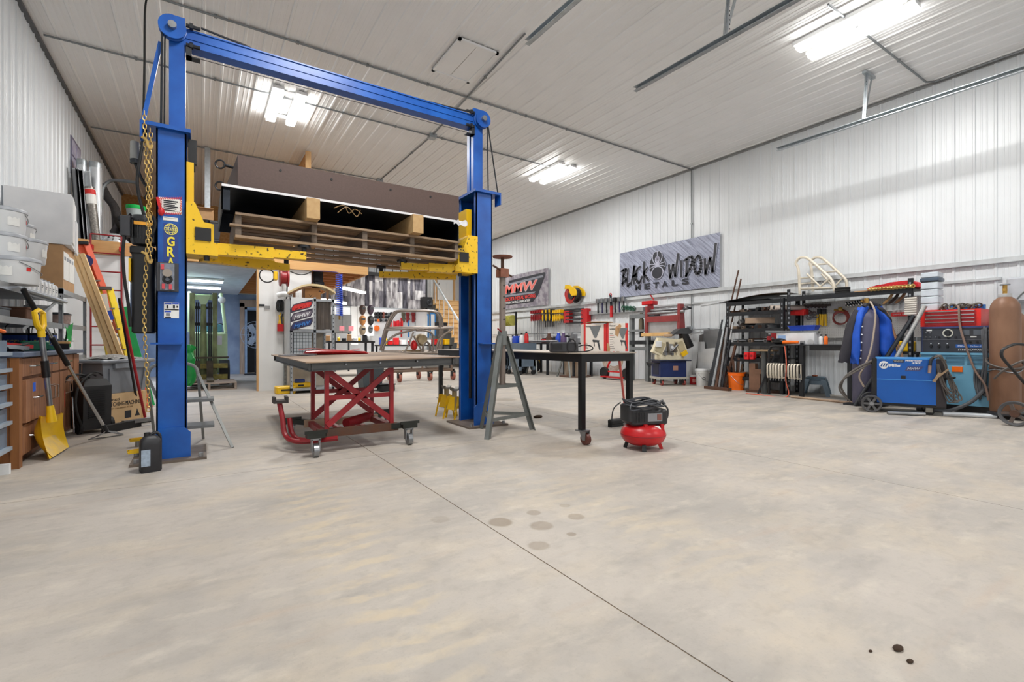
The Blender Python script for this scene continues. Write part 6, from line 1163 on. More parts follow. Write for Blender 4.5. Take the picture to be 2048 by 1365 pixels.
# bar clamps hung on a rail
gr_ = struct('trim_20', G().box((9.7, gx(1168, 620).y, 1.98), (9.76, gx(1064, 620).y, 2.03)), M('clamp_rail', (70, 72, 76), .5, .4))
def clamp(px, top, length, hd, bar_m, lb, grp):
    p = gx(px, top, 9.66); t = thing('bar_clamp', lb, 'clamp', tuple(p-Z_*length), 0, grp)
    part(t, 'bar', G().box((p.x-.01, p.y-.018, p.z-length), (p.x+.006, p.y+.018, p.z+.05)), bar_m); part(t, 'fixed_jaw', G().box((p.x-.14, p.y-.03, p.z-.04), (p.x+.03, p.y+.03, p.z+.06)), hd); part(t, 'sliding_jaw', G().box((p.x-.13, p.y-.03, p.z-.24), (p.x+.02, p.y+.03, p.z-.13)).cyl((p.x-.12, p.y, p.z-.3), (p.x-.12, p.y, p.z-.08), .02), hd)
ords = ['first', 'second', 'third', 'fourth', 'fifth', 'sixth', 'seventh', 'eighth', 'ninth', 'tenth', 'eleventh', 'twelfth']
for k in range(6): clamp(1068+3.6*k, 626-k*.5, 1.0, dred, steel, '%s red headed long bar clamp from the left on the wall rail' % ords[k], 'red headed bar clamps')
for k in range(6): clamp(1091+3.4*k, 625-k*.4, .5, MATS['motor_black'] if k % 2 else yellow, dark, '%s short bar clamp from the left, yellow and black row' % ords[k], 'yellow and black bar clamps')
for k in range(5): clamp(1112+3.4*k, 625-k*.4, .36, yellow, steel, '%s all yellow trigger clamp from the left, next to the red rack' % ords[k], 'yellow trigger clamps')
rk = thing('tool_rack', 'red upright steel wall rack with four black rails', 'rack', tuple(gx(1148, 650)))
for (x0, x1, y0_, y1_) in ((1127, 1138, 623, 646), (1162, 1174, 618, 650)): part(rk, 'upright', fx(x0, y0_, x1, y1_, 9.6, .15), red)
for k in range(4): part(rk, 'rail', G().bar(gx(1132, 626+7*k, 9.62), gx(1166, 622+8*k, 9.62), .05, .03), dark)
for k in range(5): p = gx(1140+5*k, 640, 9.6); part(rk, 'hook', G().cyl(p, p-X_*.12, .012), steel)
hm_ = struct('trim_21', G().box((9.68, gx(1290, 617).y, 1.80), (9.76, gx(1178, 622).y, 1.9)), M('tool_rail', (170, 174, 176), .4, .4))
for k in range(7):
    p = gx(1196+8.6*k, 612-.6*k, 9.66); t = thing('hand_tool', ['ball hammer', 'claw hammer', 'steel mallet', 'long wrench', 'black mallet', 'paint brush', 'dark rubber mallet'][k]+', %s from the left on the high wall rail' % ords[k], 'tool', tuple(p-Z_*.22), 0, 'hand tools on the wall rail')
    part(t, 'handle', G().bar(p-Z_*.22, p+Z_*.1, .03, .03, X_), M('handle_navy', (50, 44, 84), .5) if k % 2 else dark); part(t, 'head', G().rb((p.x-.06, p.y-.05, p.z+.08), (p.x+.04, p.y+.05, p.z+.2), .02), steel if k != 4 else rubber)
p, q = gx(1223, 628, 9.66), gx(1221, 590, 9.66); t = thing('pry_handle', 'long black and red bar standing on the cartons before the wall rail', 'bar', tuple(p)); part(t, 'black_bar', G().bar(p+Z_*.2, q, .06, .03, X_), dark); part(t, 'red_grip', G().bar(p-Z_*.1, p+Z_*.22, .075, .05, X_), red); part(t, 'loop', G().torus(tuple(q), .04, .012, (1, 0, 0), 14, 6), red)
t = thing('chain_hank', 'green banded chain hung along the wall rail right of the hammers', 'chain', tuple(gx(1255, 620)))
for k in range(7): p = gx(1246+3.6*k, 616+.2*k, 9.66); part(t, 'link', G().torus(tuple(p), .05, .016, (1, 0, .6 if k % 2 else 0), 12, 6), M('chain_green', (46, 96, 76), .5))
# far left bench with reels and junk
ft = thing('work_table', 'black steel work table by the right wall, far end', 'table', tuple(fl(1100, 745)))
zt = .95-.06; a_, b_ = gx(1042, 688, 8.6), gx(1148, 688, 8.6)
part(ft, 'top', G().box((8.6, b_.y, .92), (9.4, a_.y, .97)), black)
for y in (a_.y-.1, (a_.y+b_.y)/2, b_.y+.1):
    for x in (8.65, 9.3): part(ft, 'leg', G().box((x, y-.03, 0), (x+.06, y+.03, .92)), dark)
t = thing('long_tube', 'bright tube lying along the far work table', 'tube', (8.8, (a_.y+b_.y)/2, .972)); part(t, 'tube', G().cyl((8.75, a_.y-.1, 1.01), (8.75, b_.y+.9, 1.01), .035), steel); part(t, 'tube_end', G().cyl((8.75, a_.y-.1, 1.01), (8.75, a_.y-.08, 1.01), .04), dark)
t = thing('bench_vise', 'grey bench vise at the right end of the far work table', 'vise', (8.8, b_.y+.15, .972)); lpart(t, 'body', G().rb((-.1, -.08, 0), (.1, .08, .12), .02).rb((-.16, -.06, .1), (.02, .06, .24), .02), steel); lpart(t, 'jaw', G().rb((-.24, -.07, .12), (-.17, .07, .26), .01), steel); lpart(t, 'screw', G().cyl((-.24, 0, .17), (-.4, 0, .17), .02), dark)
for k, (px, m_, lb) in enumerate(((1098, rust, 'brown grinder'), (1117, bluep, 'blue and white bottle pair'), (1127, MATS['feed_violet'], 'violet can'))):
    p = gx(px, 680, 9.0); t = thing('bench_item', lb+' standing on the far work table', 'item', (9.0, p.y, .972)); lpart(t, 'body', G().lathe([(.01, 0), (.09, 0), (.09, .16), (.05, .22), (.05, .28), (.01, .28)]), m_); lpart(t, 'cap', G().cyl((0, 0, .28), (0, 0, .32), .03), plastic)
for k, (x0, x1, y0_, lb) in enumerate(((984, 1010, 690, 'grey blue tool cart partly behind the tripod stand'), (1014, 1040, 688, 'grey blue tool cart right of the tripod stand'))):
    a_, b_ = gx(x0, y0_, 7.9), gx(x1, y0_, 7.9); t = thing('tool_cart', lb, 'cart', (8.2, (a_.y+b_.y)/2, 0)); bgm = M('cart_blue_grey', (92, 106, 120), .5)
    part(t, 'upper_tray', G().box((7.9, b_.y, .7), (8.5, a_.y, .95)), bgm); part(t, 'lower_tray', G().box((7.92, b_.y+.03, .25), (8.48, a_.y-.03, .5)), bgm)
    for y in (a_.y-.06, b_.y+.06): part(t, 'post', G().box((7.92, y-.03, .14), (7.98, y+.03, .7)), bgm); part(t, 'caster', G().cyl((7.93, y-.03, .07), (7.93, y+.03, .07), .07), rubber); part(t, 'caster', G().cyl((8.43, y-.03, .07), (8.43, y+.03, .07), .07), rubber); part(t, 'post', G().box((8.42, y-.03, .14), (8.48, y+.03, .7)), bgm)
    if k: 
        for j, (dy, m_, h) in enumerate(((.1, red, .3), (.35, plastic, .26), (.6, bluep, .22), (.85, plastic, .2))):
            tt_ = thing('spray_bottle' if j < 2 else 'parts_box', ['red spray bottle', 'white spray bottle', 'blue parts box', 'white parts box'][j]+' on the tool cart right of the tripod stand', 'bottle' if j < 2 else 'box', (8.2, b_.y+dy, .952)); lpart(tt_, 'body', G().lathe([(.01, 0), (.07, 0), (.07, h*.7), (.03, h)]) if j < 2 else G().rb((-.12, -.1, 0), (.12, .1, h), .02), m_); lpart(tt_, 'cap', G().cyl((0, 0, h), (0, 0, h+.05), .03), dark)
ry = thing('cable_reel', 'yellow cable reels on a black stand behind the tripod post', 'reel', tuple(gx(1020, 680, 9.5))); p = gx(1017, 642, 9.3)
for k in range(3): part(ry, 'spool', G().lathe([(.03, -.07), (.19, -.07), (.19, -.05), (.13, -.04), (.13, .04), (.19, .05), (.19, .07), (.03, .07)], (9.3, p.y+.22-.22*k, p.z), 18, 'Y'), M('reel_olive', (190, 186, 90), .5))
part(ry, 'stand', G().box((9.28, p.y-.5, .95), (9.33, p.y-.45, p.z+.3)).box((9.28, p.y+.4, .95), (9.33, p.y+.45, p.z+.3)).box((9.28, p.y-.5, p.z+.27), (9.33, p.y+.45, p.z+.3)), dark); part(ry, 'base_shelf', G().box((8.95, p.y-.55, .90), (9.6, p.y+.5, .95)).box((9.0, p.y-.5, 0), (9.06, p.y-.44, .9)).box((9.0, p.y+.4, 0), (9.06, p.y+.46, .9)), dark)
c = onX(1057, 700, 9.0); c.z = 0; t = thing('engine_unit', 'yellow engine unit with black tyres under the far work table', 'engine', tuple(c)); part(t, 'engine', G().rb(tuple(c+V((.0, -.16, .2))), tuple(c+V((.4, .2, .5))), .05), yellow)
for dy in (-.3, .32): part(t, 'tyre', G().lathe([(.06, -.05), (.2, -.06), (.22, 0), (.2, .06), (.06, .05)], tuple(c+V((.05, dy, .22))), 18, 'X'), rubber)
part(t, 'axle', G().cyl(c+V((.05, -.3, .22)), c+V((.05, .32, .22)), .03), dark)
c = onX(1150, 700, 8.9); c.z = 0; t = thing('wood_stump', 'upright timber anvil stump on a plate below the black table', 'stump', tuple(c)); part(t, 'stump', G().box(tuple(c+V((-.2, -.28, .03))), tuple(c+V((.2, .0, .5))), ).box(tuple(c+V((-.18, .02, .03))), tuple(c+V((.22, .26, .46)))), M('stump_grey', (168, 158, 144), .8, 0, .15, 6, 0, (120, 92, 66), (1, 1, .3))); part(t, 'plate', G().cyl(c, c+Z_*.03, .45, n=24), rust)
c = onX(1228, 700, 9.0); c.z = 0; t = thing('hand_truck', 'red hand truck with hose coil lying behind the black table legs', 'hand truck', tuple(c))
part(t, 'frame', G().bar(c+V((.1, .4, .2)), c+V((.4, .3, .9)), .04, .04).bar(c+V((.1, -.3, .2)), c+V((.4, -.3, .9)), .04, .04).bar(c+V((.1, -.3, .2)), c+V((.1, .4, .2)), .04, .04).bar(c+V((.3, -.3, .6)), c+V((.3, .35, .6)), .04, .04), red); part(t, 'toe_plate', G().box(tuple(c+V((-.1, -.3, .05))), tuple(c+V((.15, .4, .08)))), red)
for dy in (-.35, .45): part(t, 'wheel', G().lathe([(.05, -.04), (.14, -.05), (.16, 0), (.14, .05), (.05, .04)], tuple(c+V((.1, dy, .16))), 18, 'X'), rubber)
for k in range(5): part(t, 'hose_coil', G().torus(tuple(c+V((.2+.01*k, .25, .5+.01*k))), .3-.02*k, .012, (1, .3, 0), 22, 5, (1, 1)), M('hose_tan', (170, 150, 130), .5))
# shop press, red arbor press, slip roll, band saw
sp = thing('shop_press', 'grey H frame shop press with bottle jack at the right wall', 'press', tuple(gx(1276, 720, 9.3)))
for px in (1264, 1296): p = gx(px, 630, 9.3); part(sp, 'upright', G().box((9.25, p.y-.05, 0), (9.35, p.y+.05, p.z)), M('press_grey', (120, 124, 126), .5, .3))
a_, b_ = gx(1260, 630, 9.25), gx(1300, 628, 9.25)
for (zz, h) in ((a_.z, .1), (1.3, .06), (1.02, .1), (.86, .09)): part(sp, 'cross_beam', G().box((9.22, b_.y, zz-h), (9.4, a_.y, zz)), MATS['press_grey'] if h != .1 else dark if zz < 1.2 else MATS['press_grey'])
p = gx(1283, 650, 9.3); part(sp, 'bottle_jack', G().cyl((9.3, p.y, 1.3), (9.3, p.y, 1.56), .07, .06, 16).cyl((9.3, p.y, 1.56), (9.3, p.y, 1.72), .04), M('jack_bronze', (110, 104, 88), .4, .6)); part(sp, 'ram', G().cyl((9.3, p.y, 1.1), (9.3, p.y, 1.25), .05), dark)
ap_ = thing('arbor_press', 'red press head on a bracket above the grey shop press', 'press', tuple(gx(1300, 625))); p = gx(1300, 612, 9.5)
part(ap_, 'head', G().rb((9.4, p.y-.16, p.z+.02), (9.62, p.y+.2, p.z+.12), .03), red); part(ap_, 'neck', G().rb((9.46, p.y-.06, p.z-.2), (9.58, p.y+.06, p.z+.02), .02), red); part(ap_, 'lever', G().cyl((9.45, p.y-.16, p.z+.14), (9.4, p.y-.1, p.z+.26), .016), red); part(ap_, 'bracket', G().box((9.58, p.y-.1, p.z-.25), (9.76, p.y+.1, p.z-.1)), dark)
sr = thing('slip_roll', 'dark red sheet metal slip roll machine behind the band saw', 'machine', tuple(gx(1332, 720, 9.3)))
a_, b_ = gx(1300, 640, 9.3), gx(1365, 634, 9.3)
mar = M('maroon_paint', (138, 52, 52), .5); 
for p in (a_, b_): part(sr, 'end_frame', G().prism([(-.1, 1.15), (.12, 1.15), (.06, 1.86), (-.08, 1.86)], (9.25, p.y+.04, 0), X_, Z_, .07), mar)
part(sr, 'apron', G().box((9.2, b_.y, 1.2), (9.24, a_.y, 1.48)), M('apron_zinc', (170, 172, 176), .4, .5)); part(sr, 'bed', G().box((9.15, b_.y, 1.46), (9.26, a_.y, 1.60)), mar)
for z, x in ((1.68, 9.2), (1.75, 9.3)): part(sr, 'roller', G().cyl((x, a_.y+.08, z), (x, b_.y-.12, z), .035, n=14), steel)
part(sr, 'crank', G().cyl((9.2, b_.y-.1, 1.72), (9.2, b_.y-.3, 1.74), .02).cyl((9.2, b_.y-.3, 1.74), (9.05, b_.y-.3, 1.76), .016), dark); part(sr, 'yellow_shelf', G().box((8.98, b_.y+.15, 1.12), (9.2, a_.y, 1.2)), M('maple', (214, 172, 112), .6)); part(sr, 'stand_rail', G().box((9.2, b_.y, .4), (9.28, a_.y, .46)), dark)
for p in (a_, b_): part(sr, 'stand_leg', G().box((9.2, p.y-.03, 0), (9.3, p.y+.03, 1.15)), MATS['press_grey'])
th_ = R(-25); bsw = thing('band_saw', 'cream metal cutting band saw on a navy wheeled cabinet', 'saw', (8.6, 7.05, 0), th_)
nv = M('navy_cabinet', (28, 44, 92), .4, 0, .2, 4); cr = M('saw_cream', (222, 212, 184), .5, 0, .1, 9)
lpart(bsw, 'cabinet', G().box((0, 0, .19), (.62, .46, .55)), nv); lpart(bsw, 'skid_frame', G().box((-.03, -.03, .14), (.66, .49, .19)), M('skid_beige', (176, 172, 160), .5)); lpart(bsw, 'tray', G().rb((-.07, -.07, .55), (.72, .52, .575), .03), M('tray_navy', (34, 40, 62), .5))
for (x, y) in ((.05, .03), (.58, .03), (.05, .43), (.58, .43)): c = lpart(bsw, 'caster', G().cyl((x-.02, y, .055), (x+.02, y, .055), .055, n=18), M('caster_pink', (150, 70, 62), .5)); lpart(c, 'fork', G().box((x-.035, y-.04, .05), (x-.027, y+.03, .14)).box((x+.027, y-.04, .05), (x+.035, y+.03, .14)), dark)
lpart(bsw, 'emblem', G().box((.3, -.004, .34), (.42, 0, .44)), M('emblem_copper', (160, 120, 104), .5)); lpart(bsw, 'side_door', G().box((-.004, .08, .24), (0, .38, .5)), MATS['tray_navy']); lpart(bsw, 'pull_bar', G().cyl((-.12, .02, .5), (-.12, .46, .5), .015).cyl((-.12, .04, .5), (0, .04, .5), .012), dark)
lpart(bsw, 'vise_base', G().rb((.02, .05, .575), (.6, .35, .68), .02), cr); lpart(bsw, 'vise_jaw', G().box((.1, .0, .68), (.16, .36, .75)).box((.28, .02, .68), (.33, .34, .74)), steel)
lpart(bsw, 'saw_arm', G().bar((.0, .17, 1.02), (.56, .17, .98), .12, .12), cr)
lpart(bsw, 'blade_housing', G().cb((.04, .16, .86), (.24, .13, .34), (0, R(24), 0)), cr); lpart(bsw, 'blade_housing', G().cb((.54, .16, .88), (.22, .13, .32), (0, R(-22), 0)), cr)
lpart(bsw, 'housing_plate', G().cb((.04, .09, .86), (.17, .012, .24), (0, R(24), 0)), M('plate_tan', (186, 174, 142), .5)); lpart(bsw, 'housing_plate', G().cb((.54, .09, .88), (.15, .012, .22), (0, R(-22), 0)), MATS['plate_tan'])
lpart(bsw, 'hinge_block', G().rb((.44, .1, .66), (.62, .32, .76), .02), cr); lpart(bsw, 'feed_cylinder', G().cyl((.3, .05, .78), (.44, .05, .92), .025, n=12), steel); lpart(bsw, 'saw_blade', G().bar((.12, .12, .76), (.46, .12, .76), .003, .025), steel)
lpart(bsw, 'blade_guide', G().bar((.2, .08, .98), (.24, .08, .74), .04, .05), M('guide_dark', (90, 84, 72), .5)); lpart(bsw, 'blade_guide', G().bar((.42, .08, .97), (.38, .08, .74), .04, .05), MATS['guide_dark']); lpart(bsw, 'knob', G().cyl((.3, .06, .86), (.3, .02, .86), .03, n=12), plastic)
lpart(bsw, 'handle', G().rb((.16, .08, 1.1), (.34, .2, 1.16), .03), M('handle_tan', (190, 160, 130), .5)); lpart(bsw, 'white_cloth', G().rb((-.08, .05, .86), (.06, .09, 1.0), .03), plastic)
lpart(bsw, 'motor', G().cyl((.62, .15, 1.18), (.78, .15, .86), .10, n=18), black); lpart(bsw, 'belt_guard', G().loft([[V((x, .05, z)) for x, z in ((.32, 1.14), (.5, 1.28), (.7, 1.3), (.8, 1.22), (.74, 1.16), (.5, 1.16))], [V((x, .3, z)) for x, z in ((.32, 1.14), (.5, 1.28), (.7, 1.3), (.8, 1.22), (.74, 1.16), (.5, 1.16))]]), M('guard_charcoal', (66, 68, 70), .5)); lpart(bsw, 'yellow_switch', G().cb((.58, .02, .72), (.14, .05, .1), (0, -.5, 0)), yellow)
# pails, can, leaning sheets
def pail(nm, lb, p, r, h, mt, lid=None, ring=True, group=None):
    t = thing(nm, lb, 'bucket', tuple(p), 0, group); lpart(t, 'tub', G().lathe([(.01, 0), (r*.86, 0), (r, h), (r*.94, h), (r*.82, .02), (.01, .02)], n=26), mt)
    lpart(t, 'rim', G().lathe([(r*.99, h*.8), (r*1.04, h*.8), (r*1.05, h*.87), (r*1.0, h*.88), (r*1.04, h*.98), (r*1.05, h), (r*.98, h)], n=26, cap=False), mt)
    if lid: lpart(t, 'lid', G().lathe([(.01, h+.02), (r*.98, h+.02), (r*1.06, h+.01), (r*1.06, h-.03)], n=26), lid)
    lpart(t, 'bail', G().tube(smooth_pts([V((-r*math.sin(a)*.3-r*1.03*math.cos(.0)*0-.0, 0, 0))+V((r*1.06*math.cos(a+3.14), -r*1.06*abs(math.sin(a)), h*.8-.5*h*math.sin(a))) for a in [math.pi*i/8 for i in range(9)]], 3), .004, 5), steel); return t
p = fl(1405, 772); wpail = pail('white_bucket', 'dirty white lidded bucket on the floor right of the band saw', p, .15, .36, M('dirty_white', (216, 216, 214), .5, 0, .1, 6), plastic)
lpart(wpail, 'printed_mark', G().torus((-.1, -.105, .17), .03, .006, (.7, .7, 0), 12, 5), ink)
p = fl(1387, 769); t = thing('red_can', 'small red and white can between the saw and white bucket', 'can', tuple(p)); lpart(t, 'can', G().lathe([(.01, 0), (.085, 0), (.085, .19), (.01, .19)]), red); lpart(t, 'lid', G().lathe([(.09, .17), (.09, .21), (.01, .215)]), plastic); lpart(t, 'label_sheet', G().grid(lambda u, v: (.0865*math.cos(-2.8+1.2*u), .0865*math.sin(-2.8+1.2*u), .05+.08*v), 8, 2), M('label_pink', (230, 150, 140), .5))
def sheetx(nm, lb, pts, X0, X1, mt, cat='sheet', th=.006):
    zs = [p[1] for p in pts]; ymin, ymax = min(zs), max(zs)
    P3 = []
    for x, y in pts: f = (ymax-y)/(ymax-ymin); P3.append(onX(x, y, X0+(X1-X0)*f))
    return single(nm, lb, cat, G().loft([P3, [p+V((th, 0, 0)) for p in P3]]), mt)
sheetx('metal_sheet', 'pale galvanised sheet offcut with notched top leaning behind the white bucket', [(1396, 684), (1409, 684), (1410, 698), (1430, 696), (1432, 760), (1395, 766)], 9.42, 9.6, M('pale_sheet', (206, 208, 210), .35, .5, .08, 4))
sheetx('metal_sheet', 'grey steel sheet leaning on the wall above the pale one', [(1407, 661), (1437, 660), (1438, 765), (1408, 768)], 9.5, 9.7, M('grey_sheet', (120, 122, 124), .45, .5, .15, 3))
sheetx('metal_sheet', 'narrow dark steel sheet leaning left of the pale one', [(1399, 671), (1407, 668), (1402, 766), (1389, 768)], 9.55, 9.7, M('dark_sheet', (92, 90, 90), .5, .5, .2, 3))
bars = [(1418, 766, 1447, 640, dark, .07, 'wide dark flat bar'), (1423, 767, 1451, 632, galv, .06, 'pale angle bar'), (1430, 768, 1449, 660, rust, .05, 'rusty flat bar'), (1436, 768, 1453, 655, steel, .04, 'grey square tube'), (1441, 770, 1458, 680, dark, .035, 'dark thin bar'), (1446, 741, 1468, 690, rust, .04, 'short rusty tube'), (1440, 772, 1462, 645, MATS['pale_sheet'], .03, 'thin bright bar')]
for k, (x0, y0_, x1, y1_, m_, w, lb) in enumerate(bars):
    p = onX(x0, 700, 8.85 if k < 5 else 8.95); p.z = 0; q = onX(x1, y1_, 9.05 if k > 2 else 9.15); single('steel_bar', lb+' leaning on the left end of the black rack', 'bar', G().bar(p+V((.012*k, 0, .0)), q+V((.012*k, 0, 0)), w, w*.5 if k < 3 else w, X_), m_, 'steel bars leaning at the rack end')
for k, (x0, y0_, x1, y1_, lb) in enumerate(((1447, 655, 1477, 541, 'longest thin rod rising above the rack toward the banner'), (1458, 660, 1482, 558, 'shorter thin rod rising beside the longest one'))):
    q = onX(x1, y1_, 9.55); p = onX(1423+13*k, 700, 9.3); p.z = 0; single('steel_rod', lb, 'rod', G().cyl(p, q, .016), rust, 'thin rods at the rack')
# ================================================================ black racks
RX = 9.1
rkm = M('rack_black', (40, 42, 46), .45, .4, .2, 9)
def rack(lb, y0, y1, zs, top):
    t = thing('steel_rack', lb, 'rack', (9.4, (y0+y1)/2, 0))
    for y in (y0, y1):
        s = 1 if y == y0 else -1
        for x in (RX, 9.66):
            p = part(t, 'post', G().box((x, y, 0), (x+.06, y-s*.005, top)).box((x, y, 0), (x+.005, y-s*.06, top)), rkm)
            g = G()
            for k in range(int(top/.09)): g.box((x-.001, y-s*.02, .05+.09*k), (x, y-s*.045, .09+.09*k))
            part(p, 'slots', g, M('slot_grey', (120, 124, 130), .5), None, None, 'stuff')
    for z in zs: s_ = part(t, 'shelf', G().box((RX+.005, y1+.01, z-.012), (9.71, y0-.01, z)), rkm); part(s_, 'beam', G().box((RX-.004, y1, z-.075), (RX+.02, y0, z)), rkm)
    return t
r1 = rack('black steel stock rack crowded with tube offcuts', 5.78, 4.62, (.28, .66, .97, 1.24, 1.58, 1.79), 1.8)
r2_ = rack('black pegboard rack with a thick top shelf behind the work bench', 4.56, 2.70, (1.8,), 1.95)
part(r2_, 'board', G().box((9.655, 2.72, 1.05), (9.665, 4.53, 1.72)), MATS['peg_white'])
g = G()
for i in range(60):
    for k in range(21): g.box((9.653, 2.76+.03*i, 1.08+.031*k), (9.655, 2.767+.03*i, 1.087+.031*k))
part(r2_, 'peg_holes', g, M('hole_grey', (110, 112, 114), .6), None, None, 'stuff')
# steel stock on the shelves
rnd = random.Random(21); sn = {.66: 'second shelf', .97: 'third shelf', 1.24: 'fourth shelf', 1.58: 'fifth shelf', .28: 'bottom shelf'}
for z, nm_ in sn.items():
    for k in range(9):
        L_ = rnd.uniform(.3, .75); y = 4.70+1.0*(k+.5)/9; w = rnd.uniform(.035, .08); m_ = rnd.choice((rust, dark, steel, MATS['beige_card'] if k == 9 else rust, MATS['mill_scale_plate'])); cl_ = {rust: 'rusty', dark: 'dark', steel: 'bright'}.get(m_, 'brown grey')
        rd = rnd.random() < .4; yaw_ = rnd.uniform(-1.0, 1.0); d_ = V((math.cos(yaw_)*.6, math.sin(yaw_), 0)).normalized(); c = V((9.3, y, z+w/2+.003)); a_ = c-d_*min(L_, .36)/2; b_ = c+d_*min(L_, .36)/2
        g = G()
        if rd:
            g.cyl(a_, b_, w/2, n=12); gi = G().cyl(a_-d_*.002, a_+d_*.002, w*.36, n=12)
        else:
            g.bar(a_, b_, w, w); gi = G().bar(a_-d_*.002, a_+d_*.002, w*.74, w*.74)
        t = thing('tube_offcut', '%s %s tube offcut, %s from the right on the stock rack %s' % (cl_, 'round' if rd else 'square', ords[k], nm_), 'tube', tuple(c-Z_*w/2), 0, 'tube offcuts on the stock rack'); part(t, 'tube', g, m_); part(t, 'open_end', gi, black)
for k, (x0, y0_, lb) in enumerate(((1540, 616, 'pale round pipe end sticking out over the fifth shelf, left one'), (1549, 616, 'pale round pipe end sticking out over the fifth shelf, right one'))):
    p = onX(x0, y0_, 9.05); t = thing('pipe', lb, 'pipe', tuple(p-Z_*.045), 0, 'pale pipes on the fifth shelf'); part(t, 'tube', G().cyl(p, p+V((.45, -.3, 0)), .045, n=16), M('pale_pipe', (190, 176, 164), .5)); part(t, 'bore', G().cyl(p-V((.003, 0, 0)), p, .034, n=16), black)
p = onX(1490, 642, 9.08); t = thing('square_tube', 'wide square tube with open end on the fourth shelf', 'tube', tuple(p-Z_*.07)); part(t, 'tube', G().bar(p, p+V((.3, -.42, 0)), .11, .11), MATS['mill_scale_plate']); dq = V((.3, -.42, 0)).normalized(); part(t, 'open_end', G().bar(p-dq*.002, p+dq*.002, .085, .085), black)
p = onX(1478, 646, 9.06); t = thing('square_tube', 'tilted bright square tube left of the wide one on the fourth shelf', 'tube', tuple(p-Z_*.06)); part(t, 'tube', G().bar(p, p+V((.4, -.1, .02)), .09, .09, (0, .7, .7)), steel); part(t, 'open_end', G().bar(p-X_*.003, p+X_*.002, .07, .07, (0, .7, .7)), black)
# big round tube bundle left part of shelves, red parts
for k, (px, py, lb) in enumerate(((1494, 712, 'bright red square fitting on the second shelf, left'), (1505, 712, 'bright red square fitting on the second shelf, right'))): p = onX(px, py, 9.08); t = thing('red_fitting', lb, 'fitting', tuple(p-Z_*.06), 0, 'red fittings on the second shelf'); part(t, 'block', G().rb(tuple(p-V((.04, .045, .07))), tuple(p+V((.06, .045, .07))), .015), M('bright_red', (226, 32, 40), .4)); part(t, 'bore', G().cyl(p-X_*.045, p-X_*.038, .025), dred)
for k, (px, py, lb) in enumerate(((1540, 676, 'dark red clamp heap, left'), (1548, 670, 'dark red clamp heap, upper'), (1553, 678, 'dark red clamp heap, right'))): p = onX(px, py, 9.06); t = thing('red_clamp', lb+' on the third shelf end', 'clamp', tuple(p), .5*k, 'red clamps on the third shelf'); lpart(t, 'jaw', G().rb((-.04, -.05, -.05), (.04, .05, .03), .02), dred); lpart(t, 'screw', G().cyl((0, -.09, .0), (0, .09, .01), .012), steel)
# on top of the racks
for k, (z, dy, tl_, mt, lb) in enumerate(((1.803, 0, .0, dark, 'lowest dark sheet on top of the stock rack, sticking out left'), (1.815, -.12, .03, MATS['grey_sheet'], 'grey sheet lying over the lowest one on the stock rack'), (1.835, -.35, .05, MATS['mill_scale_plate'], 'bent brown sheet on top of the pile on the stock rack'))):
    single('sheet_offcut', lb, 'sheet', G().grid(lambda u, v: (9.08+.55*v, 5.95+dy-1.05*u, z+tl_*math.sin(2.6*u)+.03*u*(k > 0)), 10, 4).grid(lambda u, v: (9.08+.55*v, 5.95+dy-1.05*u, z+.004+tl_*math.sin(2.6*u)+.03*u*(k > 0)), 10, 4), mt, 'sheets on the stock rack')
single('angle_trim', 'pale angle trim sticking out left from the rack top', 'trim', G().bar(onX(1402, 613, 9.2), onX(1460, 603, 9.35), .1, .006, (0, .4, 1)).bar(onX(1402, 611, 9.2), onX(1460, 601, 9.35), .05, .005, X_), MATS['pale_sheet'])
dl = thing('dolly_frame', 'cream tubular folding dolly frame standing on the rack top', 'dolly', tuple(onX(1640, 588, 9.4))); crm = M('cream_tube', (214, 206, 190), .5, .1)
for dX, ox in ((9.3, 0), (9.6, 29)):
    pts = [(1600+ox*.9, 583 if ox else 590), (1597+ox*.9, 540), (1592+ox*.97, 527), (1598+ox, 517), (1610+ox, 515), (1622+ox, 522), (1648+ox*.98, 545), (1664+ox*.97, 562), (1669+ox*.85, 583)]
    part(dl, 'bow', G().tube(smooth_pts([onX(x, y, dX) for x, y in pts], 4), .025, 8), crm)
    part(dl, 'brace', G().tube([onX(1614+ox, 548, dX), onX(1642+ox*.9, 575, dX)], .016, 6).tube([onX(1660+ox*.9, 556, dX), onX(1636+ox, 578, dX)], .016, 6).tube([onX(1601+ox, 578, dX), onX(1668+ox*.8, 576, dX)], .02, 6), crm)
for (x, y) in ((1600, 557), (1602, 568), (1625, 530), (1645, 545)): part(dl, 'cross_tube', G().tube([onX(x, y, 9.3), onX(x+28, y-2, 9.6)], .016, 6), crm)
for k in range(3): q = onX(1685, 583, 9.3); t = single('weight_plate', ['lowest', 'middle', 'topmost'][k]+' black round plate of the pile on the rack top', 'plate', G().lathe([(.03, 1.803+.04*k), (.11, 1.803+.04*k), (.115, 1.815+.04*k), (.11, 1.838+.04*k), (.03, 1.838+.04*k)], (9.3, q.y, 0), 22), rubber, 'black plates on the rack top')
single('tan_board', 'short tan board lying on the rack top right of the plates', 'board', G().box((9.2, onX(1735, 580, 9.2).y, 1.803), (9.4, onX(1708, 580, 9.2).y, 1.825)), card)
q0, q1 = onX(1738, 590, 9.06), onX(1824, 577, 9.06); t = thing('load_chain', 'brass coloured binder chain stretched along the rack top edge', 'chain', (9.07, (q0.y+q1.y)/2, 1.803)); g = G()
for k in range(24): f = k/23; c = V((9.085, q0.y+(q1.y-q0.y)*f, 1.803+.022)); g.torus(tuple(c), .026, .009, (1, 0, .0) if k % 2 else (0, 0, 1), 10, 5)
